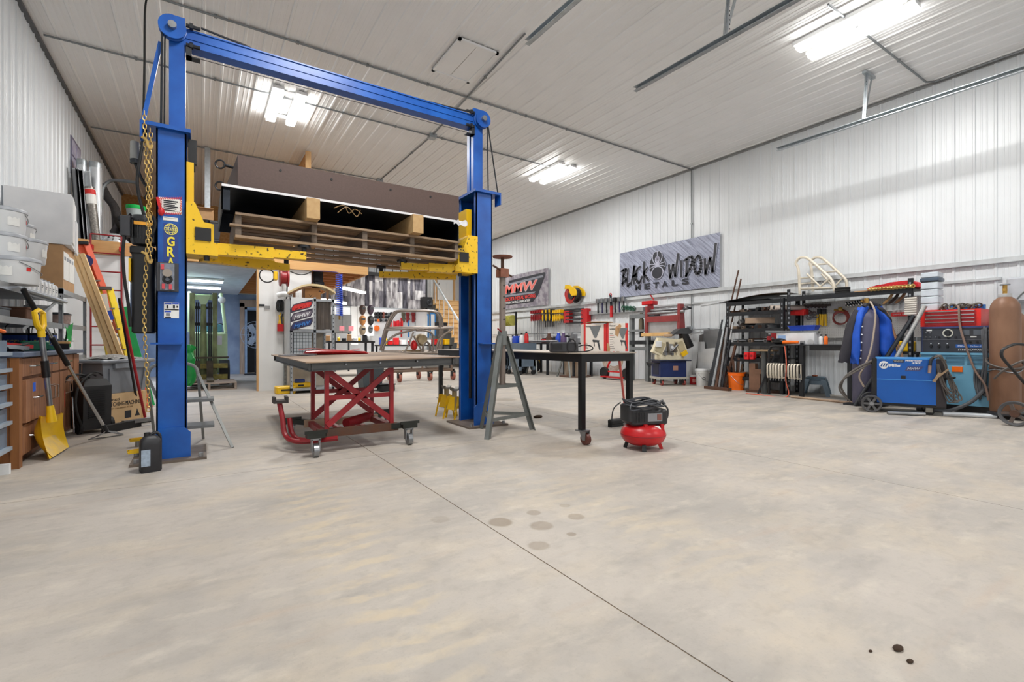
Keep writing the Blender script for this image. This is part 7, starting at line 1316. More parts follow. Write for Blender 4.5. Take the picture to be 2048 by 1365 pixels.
part(t, 'links', g, M('chain_brass', (190, 164, 96), .4, .6)); part(t, 'under_strap', G().box((9.12, q1.y, 1.802), (9.16, q0.y, 1.812)), yworn)
rb2 = thing('red_blanket', 'folded red and grey moving blanket on the right end of the rack top', 'blanket', (9.35, 2.95, 1.803))
lpart(rb2, 'grey_fold', G().grid(lambda u, v: (-.2+.38*v, .32-.42*u, .01+.10*math.sin(3*u)**.7+.015*math.sin(11*u+4*v)), 16, 6), M('blanket_grey', (110, 106, 106), .9, 0, .1, 20)); lpart(rb2, 'red_fold', G().loft([[V((-.22+.42*j/1, y, z)) for y, z in ((.33, .005), (.36, .04), (.3, .07), (.0, .115), (-.2, .12), (-.3, .06), (-.32, .01))] for j in (0, 1)]), M('blanket_red', (190, 32, 40), .9, 0, .2, 10))
# things on the pegboard rack
def peg(px, py, X=9.6): return onX(px, py, X)
t = thing('red_holder', 'red plastic tool holder at the left end of the pegboard', 'holder', tuple(peg(1595, 630))); part(t, 'bar', fx(1581, 620, 1611, 629, 9.45, .12), M('bright_red2', (230, 36, 36), .4))
for k in range(5): p = peg(1584+5.4*k, 626, 9.44); part(t, 'clip', G().rb(tuple(p-V((.02, .03, .05))), tuple(p+V((.03, .03, .03))), .01), MATS['bright_red2'])
t = thing('drill_bits', 'row of dark auger bits along the top of the pegboard', 'bits', tuple(peg(1630, 616)))
for k in range(6): p = peg(1614+7*k, 612, 9.58); part(t, 'bit', G().bar(p, p+V((0, -.1, .01)), .035, .035).bar(p+V((0, .05, .02)), p+V((0, -.03, -.03)), .04, .03), M('bit_brown', (70, 58, 54), .5, .4))
t = thing('shackle_bunch', 'bunch of steel shackles hanging left of the yellow pliers', 'shackles', tuple(peg(1626, 642)))
for k in range(7): p = peg(1618+3.4*(k % 5), 625+3*(k % 3)+k, 9.6-.01*k); part(t, 'shackle', G().torus(tuple(p), .035, .01, (1, .3*(k % 3-1), 0), 12, 5, (1, 1.3)), steel)
for k, (px, lb) in enumerate(((1638.5, 'left yellow handled cutter on the pegboard'), (1648.5, 'right yellow handled cutter on the pegboard'))):
    p = peg(px, 618); q = peg(px, 652); t = thing('cable_cutter', lb, 'cutter', tuple(q), 0, 'yellow handled cutters'); part(t, 'jaws', G().box((9.58, p.y-.03, p.z-.1), (9.62, p.y+.03, p.z)), black)
    for s in (-1, 1): part(t, 'grip', G().bar((9.6, p.y+s*.022, p.z-.1), (9.6, p.y+s*.03, q.z), .03, .036, X_), yellow)
c = peg(1682, 634, 9.58); t = thing('hose_coil', 'coiled dark red welding hose with brass regulator on the pegboard', 'hose', tuple(c-Z_*.16))
for k in range(4): part(t, 'loop', G().torus((9.58-.012*k, c.y, c.z-.01*k), .125-.006*k, .013, (1, .06*k, 0), 26, 6), M('hose_maroon', (132, 54, 48), .45))
part(t, 'regulator', G().cyl((9.58, c.y+.02, c.z+.12), (9.5, c.y-.02, c.z+.14), .035, n=14).cyl((9.56, c.y-.06, c.z+.1), (9.56, c.y+.1, c.z+.13), .018), brass)
for k in range(7): p = peg(1692+5.5*k, 606-.8*k, 9.58); t = thing('chrome_socket', 'chrome coupling on the pegboard, %s from the left of the shiny row' % ords[k], 'coupling', tuple(p-Z_*.06), 0, 'chrome couplings on the pegboard'); part(t, 'body', G().cyl(p, p+V((0, -.05, -.07)), .024, .03, 12), chrome); part(t, 'ring', G().cyl(p+V((0, -.02, -.03)), p+V((0, -.03, -.045)), .034, n=12), dark)
for k, (px, py, m_, lb) in enumerate(((1778, 598, MATS['pine_upright'], 'left wooden brush handle under the rack top'), (1790, 597, MATS['bit_brown'], 'middle dark brush handle under the rack top'), (1803, 596, MATS['bumper_brown'], 'right brown brush handle under the rack top'))): p = onX(px, py, 9.3); single('brush_handle', lb, 'brush', G().tube(smooth_pts([p+V((0, -.06, .1)), p, p+V((0, .08, -.08))]), [.016, .018, .02, .022, .022, .022, .02, .02, .02, .022, .02, .018, .014], 8), m_, 'brush handles under the rack top')
for k, (px, lb) in enumerate(((1766, 'left white jug'), (1780, 'middle white jug'), (1793, 'right white jug'), (1805, 'last white jug at the post'))):
    p = onX(px, 622, 9.5); t = thing('white_jug', lb+' on the small shelf of the pegboard', 'jug', (9.52, p.y, p.z), 0, 'white jugs on the pegboard'); lpart(t, 'body', G().lathe([(.01, 0), (.05, 0), (.052, .09), (.02, .13), (.01, .13)]), plastic); lpart(t, 'cap', G().cyl((0, 0, .13), (0, 0, .15), .02), MATS['pale_grey_lid'])
p, q = onX(1760, 622, 9.5), onX(1812, 622, 9.5); part(r2_, 'small_shelf', G().box((9.44, q.y, p.z-.012), (9.65, p.y, p.z-.002)), plastic)
t = thing('red_bin', 'red hanging bin with white parts on the pegboard', 'bin', tuple(onX(1797, 632, 9.5))); part(t, 'bin', fx(1782, 626, 1815, 632, 9.42, .14), MATS['bright_red2']); part(t, 'back', fx(1786, 617, 1812, 627, 9.54, .02), MATS['bright_red2']); 
for k in range(3): p = onX(1789+9*k, 623, 9.48); part(t, 'white_part', G().sph(tuple(p), (.035, .035, .03), 10, 6), plastic)
part(t, 'lettering', text_g('DRILL BITS', onX(1786, 631, 9.415), U_, Z_, .2, .022, .002), plastic)
for k in range(8): p = onX(1824, 598+4.4*k, 9.05); t = single('tig_torch', 'pale torch handle hooked on the right rack post, %s from the top' % ords[k], 'torch', G().tube([p+V((0, .09, .004)), p+V((0, .03, .0)), p+V((0, -.06, .004))], [.014, .024, .02], 8), M('torch_cream', (206, 200, 190), .5), 'torch handles on the rack post')
og_ = thing('drawer_organiser', 'clear plastic drawer stack on top of the red tool chest', 'organiser', (8.95, 2.42, 1.42))
for k in range(4): part(og_, 'drawer', G().rb((8.83, 2.33, 1.425+.105*k), (9.08, 2.53, 1.52+.105*k), .02), M('clear_drawer', (198, 206, 214), .2, 0, .1, 8))
part(og_, 'dark_lid', G().rb((8.82, 2.32, 1.85), (9.09, 2.54, 1.9), .02), M('dark_blue_lid', (70, 84, 100), .4)); part(og_, 'top_tray', G().rb((8.83, 2.33, 1.905), (9.08, 2.53, 1.98), .02), MATS['clear_drawer'])
# ================================================================ small work bench, clamps, bucket, stool
wb_ = thing('work_bench', 'thin black topped work bench with bent front leg before the racks', 'bench', (8.85, 3.85, 0))
zb = .93; ya, yb = onX(1537, 690, 8.65).y, onX(1712, 690, 8.65).y
part(wb_, 'top', G().box((8.65, yb, zb-.02), (9.08, ya, zb)), dark); part(wb_, 'front_rail', G().box((8.66, yb, zb-.1), (8.68, (ya+yb)/2, zb-.02)), black)
part(wb_, 'bent_leg', G().tube(smooth_pts([(8.67, ya-.3, zb-.03), (8.67, ya-.06, zb-.035), (8.67, ya-.01, zb-.1), (8.67, ya, zb-.2), (8.67, ya, .02)], 4), .022, 8), black)
for (x, y) in ((8.7, ya-.55), (9.03, ya-.05), (9.03, yb+.1), (8.7, yb+.1)): part(wb_, 'leg', G().box((x-.03, y-.03, 0), (x+.03, y+.03, zb-.02)), rkm)
part(wb_, 'hang_rail', G().cyl((8.64, ya-.02, .58), (8.64, ya-.6, .58), .012), dark)
for k in range(10):
    y = ya-.06-.05*k-(.06 if k > 5 else 0); t = thing('c_clamp', 'white locking C clamp hung on the bench rail, %s from the left' % ords[k], 'clamp', (8.62, y, .28), 0, 'white C clamps under the bench'); wm = M('clamp_white', (214, 206, 190), .45, .2)
    lpart(t, 'frame', G().tube([(0, 0, .30), (-.1, 0, .30), (-.12, 0, .27), (-.12, 0, .1), (-.1, 0, .06), (-.02, 0, .06)], .013, 6), wm); lpart(t, 'screw', G().cyl((-.02, 0, .0), (-.02, 0, .14), .009), steel); lpart(t, 'handle', G().bar((0, 0, .31), (.01, 0, .04), .02, .016, Y_), wm)
tb = thing('tool_crate', 'white printed box with an orange grinder before it on the work bench', 'box', (8.85, onX(1588, 680, 8.8).y, zb+.002)); lpart(tb, 'box', G().box((-.02, -.32, 0), (.2, .32, .2)), M('box_white2', (222, 224, 228), .5)); lpart(tb, 'blue_print', G().box((-.022, .16, .03), (-.02, .3, .16)), M('pale_blue_print', (140, 170, 210), .5)); lpart(tb, 'grey_lid', G().bar((-.03, .5, .235), (.1, -.34, .21), .1, .035), MATS['press_grey'])
t = thing('blue_tray', 'blue plastic tray resting on the white box', 'tray', (9.0, onX(1608, 662, 9.0).y, zb+.245)); lpart(t, 'tray', G().loft([[(-.07, -.2, 0), (.07, -.2, 0), (.07, .2, 0), (-.07, .2, 0)], [(-.09, -.23, .08), (.09, -.23, .08), (.09, .23, .08), (-.09, .23, .08)]]), bluep); lpart(t, 'rim', G().box((-.1, -.24, .08), (.1, .24, .09)), bluep)
t = thing('angle_grinder', 'orange angle grinder lying before the white box', 'grinder', (8.74, onX(1585, 684, 8.74).y, zb+.002), .1); lpart(t, 'body', G().cyl((0, .16, .035), (0, -.1, .035), .033, .026, 12), orange); lpart(t, 'head', G().cyl((0, -.13, .03), (-.0, -.19, .03), .034, n=12), steel); lpart(t, 'wheel', G().cyl((-.05, -.3, .035), (-.035, -.3, .035), .05, n=18).cyl((-.055, -.3, .035), (-.05, -.3, .035), .018, n=10), MATS['pale_sheet'])
t = thing('grinder_cup', 'black face shield lying at the left end of the work bench', 'shield', (8.76, ya-.14, zb+.002)); lpart(t, 'shell', G().sph((0, 0, .05), (.09, .12, .06), 14, 8), black); lpart(t, 'strap', G().torus((0, .02, .06), .1, .01, (.3, 0, 1), 18, 6), dark)
t = thing('red_marker', 'small red spool at the right end of the work bench', 'spool', (8.8, onX(1693, 685, 8.8).y, zb+.002)); lpart(t, 'spool', G().lathe([(.02, 0), (.04, 0), (.04, .01), (.025, .02), (.025, .06), (.04, .07), (.04, .08), (.02, .08)]), red); lpart(t, 'core', G().cyl((0, 0, .08), (0, 0, .085), .02), dark)
single('copper_cable', 'thin orange cable hanging from the bench to the floor', 'cable', G().tube(smooth_pts([(8.62, ya-.3, .9), (8.6, ya-.34, .6), (8.58, ya-.34, .3), (8.58, ya-.36, .012), (8.5, ya+.1, .012), (8.52, ya+.35, .012)]), .009, 6), M('cable_orange', (214, 104, 80), .5))
obk = pail('orange_bucket', 'orange bucket full of steel scraps in front of the stock rack', fl(1473, 780), .17, .36, orange)
lpart(obk, 'lettering', text_g('the home depot', (-.02, -.165, .06), V((.9, .1, 0)), V((0, -.03, 1)), .13, .05, .003, .3), plastic) if False else None
a0 = R(-62)
g = G(); tg = text_g('THE DEPOT', (0, 0, 0), X_, Z_, .2, .05, .003, .2); gg = G()
lp = lpart(obk, 'printed_logo', G().grid(lambda u, v: ((.152+.02*v)*math.cos(-1.65+.5*u), (.152+.02*v)*math.sin(-1.65+.5*u), .04+.2*(v*.8+u*.12)), 8, 4), M('logo_stripes', (248, 150, 80), .5, 0, 0, 30, 0, (250, 240, 230), (1, 1, 1), .5, (.48, .52)))
for k, (dx, dy, h, m_) in enumerate(((-.08, .0, .62, rust), (-.03, -.05, .66, rust), (.05, .02, .74, steel), (.1, -.02, .52, MATS['mill_scale_plate']), (.0, .08, .5, dark), (-.1, .06, .48, rust))): lpart(obk, 'scrap', G().bar((dx*.5, dy*.5, .05), (dx*1.6, dy*1.6, h), .05 if k < 2 else .03, .012 if k < 2 else .03, X_), m_)
stl = thing('step_stool', 'blue grey plastic step stool before the lower wall panels', 'stool', tuple(fl(1632, 790)), R(20)); bgp = M('stool_blue_grey', (96, 116, 132), .5, 0, .12, 9)
lpart(stl, 'seat', G().rb((-.19, -.15, .3), (.19, .15, .335), .04).rb((-.2, -.16, .27), (.2, .16, .3), .04), bgp)
for (x, y) in ((-1, -1), (1, -1), (1, 1), (-1, 1)): lpart(stl, 'leg', G().loft([[(x*.24-.035, y*.2-.03, 0), (x*.24+.035, y*.2-.03, 0), (x*.24+.035, y*.2+.03, 0), (x*.24-.035, y*.2+.03, 0)], [(x*.16-.05, y*.12-.04, .3), (x*.16+.05, y*.12-.04, .3), (x*.16+.05, y*.12+.04, .3), (x*.16-.05, y*.12+.04, .3)]]), bgp)
lpart(stl, 'apron', G().box((-.17, -.15, .2), (.17, -.14, .29)).box((-.19, -.13, .2), (-.18, .13, .29)), bgp)
single('brown_object', 'small copper coloured clamp lying on the blue grey stool', 'clamp', G().torus(tuple(fl(1632, 790)+V((0, .02, .352))), .04, .014, (0, 0, 1), 14, 6, (1.4, .7)), M('copper', (170, 96, 66), .5, .4))
# timbers and scrap on the floor by the rack
for k, (x0, y0_, x1, y1_, m_, w, lb) in enumerate(((1411, 775, 1460, 780, rust, .06, 'rusty flat bar on the floor left of the orange bucket'), (1492, 782, 1560, 785, rust, .05, 'rusty bar on the floor right of the orange bucket'), (1582, 794, 1712, 807, MATS['mill_scale_plate'], .04, 'long brown pipe on the floor before the grey stool'), (1775, 826, 1850, 829, steel, .05, 'short shiny pipe under the blue welder'), (1885, 828, 1992, 833, MATS['shiny_galvanised'], .06, 'thick shiny pipe on the floor before the brown cylinder'), (1890, 818, 1985, 822, rust, .04, 'brown pipe on the floor behind the shiny one'))):
    p, q = fl(x0, y0_, w/2), fl(x1, y1_, w/2); single('floor_pipe', lb, 'pipe', G().cyl(p, q, w/2, n=12) if k > 1 else G().bar(p, q, w*1.6, w), m_, 'bars and pipes on the floor')
for k, (px, y0_, w, h, lb) in enumerate(((1507, 779, .12, .56, 'upright brown timber behind the orange bucket, the taller'), (1518, 782, .1, .36, 'upright brown timber behind the orange bucket, the shorter'))): p = onX(px, 700, 8.98); p.z = 0; single('brown_post', lb, 'post', G().box((p.x-.05, p.y-w/2, 0), (p.x+.05, p.y+w/2, h)), M('brown_wood', (120, 86, 66), .7, 0, .15, 8), 'brown posts by the rack')
p = onX(1528, 700, 8.9); p.z = 0; t = thing('pipe_stand', 'grey pipe stand with flat plate top left of the work bench', 'stand', tuple(p)); part(t, 'post', G().cyl(p, p+Z_*.8, .05, n=14), M('stand_dark_grey', (92, 94, 94), .5, .4)); part(t, 'top_plate', G().box(tuple(p+V((-.1, -.22, .8))), tuple(p+V((.1, .22, .83)))), M('tan_plate', (150, 126, 96), .5)); part(t, 'kick_leg', G().bar(p+V((-.12, .05, 0)), p+V((.06, -.2, .8)), .03, .03), dark)
# ================================================================ gas cylinder with jacket
def cylinder(nm, lb, c, r, h, mt, neck, group=None):
    t = thing(nm, lb, 'gas cylinder', tuple(c), 0, group); lpart(t, 'shell', G().lathe([(.01, 0), (r*.96, 0), (r, .02), (r, h-.16), (r*.93, h-.1), (r*.72, h-.04), (r*.42, h), (.01, h)], n=30), mt)
    lpart(t, 'collar', G().lathe([(r*.4, h-.01), (r*.44, h), (r*.44, h+.04), (.01, h+.045)], n=20), neck); v = lpart(t, 'valve', G().cyl((0, 0, h+.04), (0, 0, h+.15), .022, n=12).cyl((-.04, 0, h+.09), (.05, 0, h+.09), .018, n=10), brass); lpart(v, 'hand_wheel', G().lathe([(.01, h+.155), (.05, h+.15), (.05, h+.165), (.01, h+.17)], n=12), steel); return t
pc_ = at(1731, 700, 7.3); cy1 = cylinder('gas_cylinder', 'tall dark violet gas cylinder wearing a blue jacket', (pc_.x, pc_.y, .03), .17, 1.45, M('violet_grey_paint', (84, 82, 104), .45, .1, .12, 4), steel)
lpart(cy1, 'cart_plate', G().box((-.26, -.24, -.03), (.2, .2, 0)), dark); lpart(cy1, 'regulator', G().cyl((-.1, -.05, 1.52), (-.1, -.05, 1.6), .03, n=12).cyl((-.14, 0, 1.56), (.1, 0, 1.56), .016), brass)
jk = thing('work_jacket', 'blue and black work jacket draped over the violet gas cylinder', 'jacket', (pc_.x, pc_.y, .65)); jb = M('jacket_blue', (20, 82, 190), .6, 0, .2, 6, .3); jd = M('jacket_black', (40, 38, 46), .75, 0, .2, 9, .2)
rt = V((CN, -SN, 0)); fw_ = V((SN, CN, 0)); jc = V((pc_.x, pc_.y, 0))
def jp(a, z, out): return jc+rt*a-fw_*out+Z_*z
def panel(nm, prof, mt, dep, wob):
    def fn(u, v):
        i = v*(len(prof)-1); k = min(int(i), len(prof)-2); f = i-k; z = prof[k][0]*(1-f)+prof[k+1][0]*f; l = prof[k][1]*(1-f)+prof[k+1][1]*f; r_ = prof[k][2]*(1-f)+prof[k+1][2]*f
        t = 2*math.pi*u; c_ = (l+r_)/2; w = (r_-l)/2
        rip = 1+.10*math.sin(3*t+7*v)+.06*math.sin(17*v+2*t)
        return jp(c_+w*math.cos(t)*rip, z+.012*math.sin(5*t+wob), dep*math.sin(t)*rip*.8+.05+wob*.02)
    g = G().grid(fn, 26, 20, True); return part(jk, nm, g, mt)
panel('front_panel', [(1.5, -.14, -.04), (1.36, -.22, -.09), (1.2, -.27, -.14), (1.0, -.29, -.155), (.8, -.29, -.165), (.64, -.24, -.18)], jb, .10, 1)
panel('back_panel', [(1.5, .02, .14), (1.38, .08, .25), (1.24, .13, .31), (1.05, .15, .33), (.85, .15, .35), (.70, .2, .38)], jb, .13, 2)
panel('sleeve', [(1.46, -.2, -.08), (1.28, -.30, -.18), (1.05, -.36, -.24), (.82, -.42, -.27), (.66, -.46, -.30)], jd, .07, 0)
panel('yoke', [(1.53, .02, .12), (1.44, .05, .22), (1.32, .11, .29), (1.24, .17, .30)], jd, .15, 1)
part(jk, 'collar', G().tube(smooth_pts([jp(-.12, 1.5, .12), jp(-.05, 1.55, .1), jp(.05, 1.55, .1), jp(.13, 1.5, .12)]), .03, 8), jd)
for k in range(5): part(jk, 'snap', G().sph(tuple(jp(-.16-.006*k, 1.2-.12*k, .15)), .012, 8, 6), plastic)
single('gas_hose', 'pale hose running down the front of the violet cylinder', 'hose', G().tube(smooth_pts([jp(-.05, 1.58, .16), jp(-.05, 1.4, .26), jp(-.08, 1.1, .27), jp(-.13, .8, .26), jp(-.2, .6, .24), jp(-.24, .45, .2), jp(-.2, .3, .24)]), .013, 7), M('hose_beige', (168, 152, 136), .5))
# ================================================================ blue wire welder
A, B = V((7.78, 2.70, 0)), V((8.0, 2.13, 0)); u = (B-A).normalized(); Lw = (B-A).length; rzw = math.atan2(u.y, u.x)
wd = thing('wire_welder', 'bright blue wheeled wire welder with white lettering', 'welder', tuple((A+B)/2+V((-u.y, u.x, 0))*.22), rzw); wbz = M('welder_blue', (10, 88, 174), .35, 0, .06, 3); hw = Lw/2
lpart(wd, 'cabinet', G().box((-hw, -.22, .14), (hw, .22, .745)), wbz); lpart(wd, 'top_edge', G().box((-hw-.003, -.223, .735), (hw+.003, .223, .755)), M('welder_pale_edge', (70, 150, 220), .35)); lpart(wd, 'seam', G().box((-hw, -.223, .455), (hw, -.22, .463)), MATS['welder_pale_edge'])
lpart(wd, 'front_grille', G().box((hw, -.215, .12), (hw+.1, .215, .74)), M('welder_dark', (48, 42, 46), .5)); 
for k in range(12): lpart(wd, 'louver', G().box((hw+.1, -.18, .16+.022*k), (hw+.108, .0, .17+.022*k)), rust)
lpart(wd, 'rear_panel', G().box((-hw-.05, -.21, .12), (-hw, .21, .74)), black); lpart(wd, 'latch', G().box((-.05, -.226, .475), (.0, -.22, .515)), black)
lpart(wd, 'undertray', G().box((-hw-.2, -.2, .1), (hw+.1, .2, .14)), black)
for s in (-.27, .24): 
    w_ = lpart(wd, 'rear_wheel', G().lathe([(.09, -.02), (.112, -.025), (.12, 0), (.112, .025), (.09, .02), (.09, -.02)], (-hw-.06, s, .12), 26, 'Y', False), M('wheel_grey', (74, 74, 76), .5)); lpart(w_, 'hub', G().cyl((-hw-.06, s-.03, .12), (-hw-.06, s+.03, .12), .025, n=12), steel)
    g = G()
    for k in range(6): a_ = k*math.pi/3; g.bar((-hw-.06, s, .12), (-hw-.06+.095*math.cos(a_), s, .12+.095*math.sin(a_)), .018, .028)
    lpart(w_, 'spokes', g, M('spoke_grey', (96, 96, 98), .5))
for s in (-.16, .16): w_ = lpart(wd, 'caster', G().cyl((hw-.06, s-.02, .05), (hw-.06, s+.02, .05), .05, n=18), rubber); lpart(w_, 'fork', G().box((hw-.1, s-.032, .04), (hw-.03, s-.024, .12)).box((hw-.1, s+.024, .04), (hw-.03, s+.032, .12)), M('fork_grey', (130, 128, 122), .4, .5))
lpart(wd, 'logo_disc', G().lathe([(.001, 0), (.052, 0), (.052, -.004), (.001, -.004)], (-hw+.075, -.22, .655), 24, 'Y'), plastic)
for k in range(3): lpart(wd, 'logo_stroke', G().prism([(-.038+.026*k, -.022), (-.024+.026*k, -.022), (-.008+.026*k, .022), (-.022+.026*k, .022)], (-hw+.075, -.2245, .655), X_, Z_, .002), M('logo_dark_blue', (10, 66, 130), .5))
lpart(wd, 'lettering', text_g('Miller', (-hw+.135, -.2205, .632), X_, Z_, .125, .04, .002, .0, .03), plastic); lpart(wd, 'lettering', text_g('Millermatic', (-.005, -.2205, .708), X_, Z_, .17, .022, .002, .2, .02), plastic); lpart(wd, 'lettering', text_g('252', (.06, -.2205, .676), X_, Z_, .09, .026, .002, .2, .03), plastic)
lpart(wd, 'small_label', G().box((-.13, -.223, .69), (-.02, -.2205, .725)), ink); lpart(wd, 'lettering', text_g('Pro-Series Wire Welder', (-.125, -.2235, .71), X_, Z_, .1, .009, .001), plastic); lpart(wd, 'lettering', text_g('800 982 1245', (-.12, -.2235, .696), X_, Z_, .08, .009, .001), plastic)
lpart(wd, 'logo_plate', G().prism([(-.01, .58), (.14, .58), (.185, .645), (.02, .645)], (0, -.22, 0), X_, Z_, .002), M('logo_plate_navy', (60, 70, 120), .5)); lpart(wd, 'lettering', text_g('MMW', (.015, -.2225, .595), X_, Z_, .12, .032, .001, .3), MATS['pale_sheet'])
# gun and cable hung at the front of the welder
def wl(x, y, z): return Matrix.Translation(wd.location) @ Matrix.Rotation(rzw, 4, 'Z') @ V((x, y, z))
gn = thing('welding_gun', 'welding gun and ground clamp cables looped over the blue welder front', 'cables', tuple(wl(hw, -.2, .2)))
cab_ = M('cable_grey_brown', (84, 78, 74), .6, 0, .2, 9)
rq = random.Random(8); J = lambda s_: rq.uniform(-s_, s_)
for k in range(7): zb_ = .26+J(.07); sx_ = J(.05); part(gn, 'cable_loop', G().tube(smooth_pts([wl(hw-.02+J(.01), -.245-.008*k, .76), wl(hw+.03+J(.01), -.255-.008*k, .785+J(.01)), wl(hw+.08+J(.015), -.255-J(.02), .68), wl(hw+.13+J(.025), -.25+J(.02), .48), wl(hw+.19+sx_, -.25+J(.02), zb_+.05), wl(hw+.17+sx_, -.255+J(.02), zb_), wl(hw+.11+sx_*.7, -.26+J(.02), zb_+.04), wl(hw+.05+J(.02), -.265+J(.01), .47), wl(hw+.01+J(.01), -.26+J(.01), .68)], 5), .0085, 6), cab_)
part(gn, 'gun_neck', G().tube(smooth_pts([wl(hw-.0, -.25, .78), wl(hw-.05, -.26, .74), wl(hw-.065, -.265, .66)]), .018, 8), dark); part(gn, 'nozzle', G().cyl(wl(hw-.065, -.265, .66), wl(hw-.072, -.265, .56), .02, .018, 12), M('nozzle_copper', (176, 150, 140), .35, .7)); part(gn, 'ground_clamp', G().bar(wl(hw-.03, -.28, .47), wl(hw+.11, -.28, .62), .024, .02).bar(wl(hw-.03, -.28, .45), wl(hw+.03, -.28, .57), .04, .03), M('clamp_bronze', (160, 136, 110), .4, .6)); part(gn, 'strap', G().torus(tuple(wl(hw+.13, -.25, .5)), .05, .008, (.2, .3, 1), 14, 5), black)
single('supply_hose', 'grey hose bundle arching from behind the violet cylinder to the blue welder', 'hose', G().tube(smooth_pts([wl(-hw-.01, -.1, .72), wl(-hw-.14, -.3, .66), wl(-hw-.34, -.38, .5), wl(-hw-.4, -.36, .34), wl(-hw-.34, -.3, .2)]), .014, 7).tube(smooth_pts([wl(-hw-.01, -.06, .70), wl(-hw-.15, -.32, .62), wl(-hw-.37, -.4, .45), wl(-hw-.42, -.38, .3), wl(-hw-.3, -.34, .14)]), .012, 7), cab_)
# ================================================================ large tig welder, chest, tanks
SX_ = 8.72; ys0, ys1 = onX(1842, 700, SX_).y, onX(1987, 700, SX_).y
tg = thing('tig_welder', 'large pale blue and black cabinet welder under the red tool chest', 'welder', (9.05, (ys0+ys1)/2, 0)); lb_ = M('pale_welder_blue', (112, 170, 200), .4, 0, .06, 4)
part(tg, 'lower_cabinet', G().box((SX_, ys1, .1), (9.5, ys0, .80)), lb_); part(tg, 'upper_cabinet', G().box((SX_+.02, ys1, .80), (9.5, ys0, 1.18)), M('panel_navy', (58, 66, 96), .5)); part(tg, 'control_panel', G().box((SX_+.01, ys1+.02, .83), (SX_+.02, ys0-.02, 1.16)), M('panel_black', (52, 54, 60), .45)); part(tg, 'base', G().box((SX_+.03, ys1+.05, 0), (9.45, ys0-.05, .1)), black); part(tg, 'top_lip', G().box((SX_, ys1-.005, 1.16), (9.5, ys0+.005, 1.185)), M('lip_navy', (60, 64, 110), .5)); part(tg, 'ledge', G().box((SX_-.03, ys1, .79), (SX_+.02, ys0, .82)), lb_)
wS = ys0-ys1
def sp2(a, z, d=.0): return V((SX_+.01-d, ys0-wS*a, z))
part(tg, 'divider', G().box(tuple(sp2(.02, 1.0)), tuple(sp2(.98, 1.004, .004))), steel); 
dl_ = part(tg, 'main_dial', G().torus(tuple(sp2(.39, 1.09, .004)), .05, .009, (1, 0, 0), 24, 6), M('dial_cream', (206, 204, 190), .5)); part(dl_, 'knob', G().cyl(sp2(.39, 1.09, .0), sp2(.39, 1.09, .035), .026, n=14), black)
for (a, z, r_) in ((.27, 1.035, .012), (.39, 1.03, .012), (.5, 1.035, .012), (.62, .965, .012), (.7, .965, .012), (.79, .965, .012), (.87, .965, .012), (.08, 1.04, .008), (.14, 1.04, .008), (.22, 1.04, .008), (.08, 1.10, .008), (.14, 1.10, .008)): part(tg, 'knob', G().cyl(sp2(a, z), sp2(a, z, .02), r_, n=10), black if r_ > .01 else steel)
for a in (.15, .265, .385): part(tg, 'lever_switch', G().box(tuple(sp2(a-.012, .88)), tuple(sp2(a+.012, .93, .012))).box(tuple(sp2(a-.02, .90)), tuple(sp2(a+.02, .915, .02))), black); part(tg, 'switch_tip', G().box(tuple(sp2(a-.008, .94)), tuple(sp2(a+.008, .952, .014))), plastic)
for (a0_, a1_) in ((.56, .69), (.74, .88)): part(tg, 'meter', G().box(tuple(sp2(a0_, 1.06)), tuple(sp2(a1_, 1.13, .006))), M('meter_smoke', (92, 98, 106), .2))
part(tg, 'socket_plate', G().box(tuple(sp2(.93, 1.03)), tuple(sp2(.99, 1.1, .006))), black); part(tg, 'white_tag', G().box(tuple(sp2(.7, 1.03)), tuple(sp2(.78, 1.045, .003))), paper); part(tg, 'white_tag', G().box(tuple(sp2(.08, 1.125)), tuple(sp2(.16, 1.145, .003))), paper)
part(tg, 'blue_badge', G().box(tuple(sp2(.5, .89)), tuple(sp2(.9, .935, .003))), M('badge_blue', (24, 90, 170), .5)); part(tg, 'lettering', text_g('Miller', sp2(.53, .9, .0035), U_, Z_, .09, .022, .001), plastic); part(tg, 'lettering', text_g('The Power of Blue', sp2(.7, .9, .0035), U_, Z_, .14, .02, .001), plastic); part(tg, 'lettering', text_g('SYNCROWAVE 300', sp2(.53, .85, .001), U_, Z_, .33, .026, .002, .1), plastic)
for k in range(6): part(tg, 'vent_slot', G().box(tuple(V((SX_-.004, ys0-wS*.36, .66+.018*k))), tuple(V((SX_, ys0-wS*.62, .668+.018*k)))).box(tuple(V((SX_-.004, ys0-wS*.66, .66+.018*k))), tuple(V((SX_, ys0-wS*.95, .668+.018*k)))), M('slot_dark_blue', (70, 110, 136), .5))
part(tg, 'orange_tag', G().rb((SX_-.012, ys0-wS*.6, .555), (SX_, ys0-wS*.45, .63), .004), orange)
chs = thing('tool_chest', 'red steel tool chest with three drawers on the big welder', 'chest', (9.0, (ys0+ys1)/2+.04, 1.187)); rc = M('chest_red', (222, 44, 36), .35)
c0, c1 = onX(1841, 650, 8.75).y, onX(1962, 650, 8.75).y
part(chs, 'case', G().box((8.75, c1, 1.187), (9.2, c0, 1.42)), rc)
for k in range(4): d_ = part(chs, 'drawer', G().box((8.735, c1+.05, 1.205+.05*k), (8.75, c0-.05, 1.25+.05*k)), M('drawer_red', (170, 30, 36), .35)); part(d_, 'pull', G().box((8.722, c1+.06, 1.24+.05*k), (8.736, c0-.06, 1.252+.05*k)), chrome)
t = thing('heavy_chain', 'heap of heavy dark chain lying on the red tool chest', 'chain', (8.85, c0-.3, 1.422)); g = G(); rnd = random.Random(4)
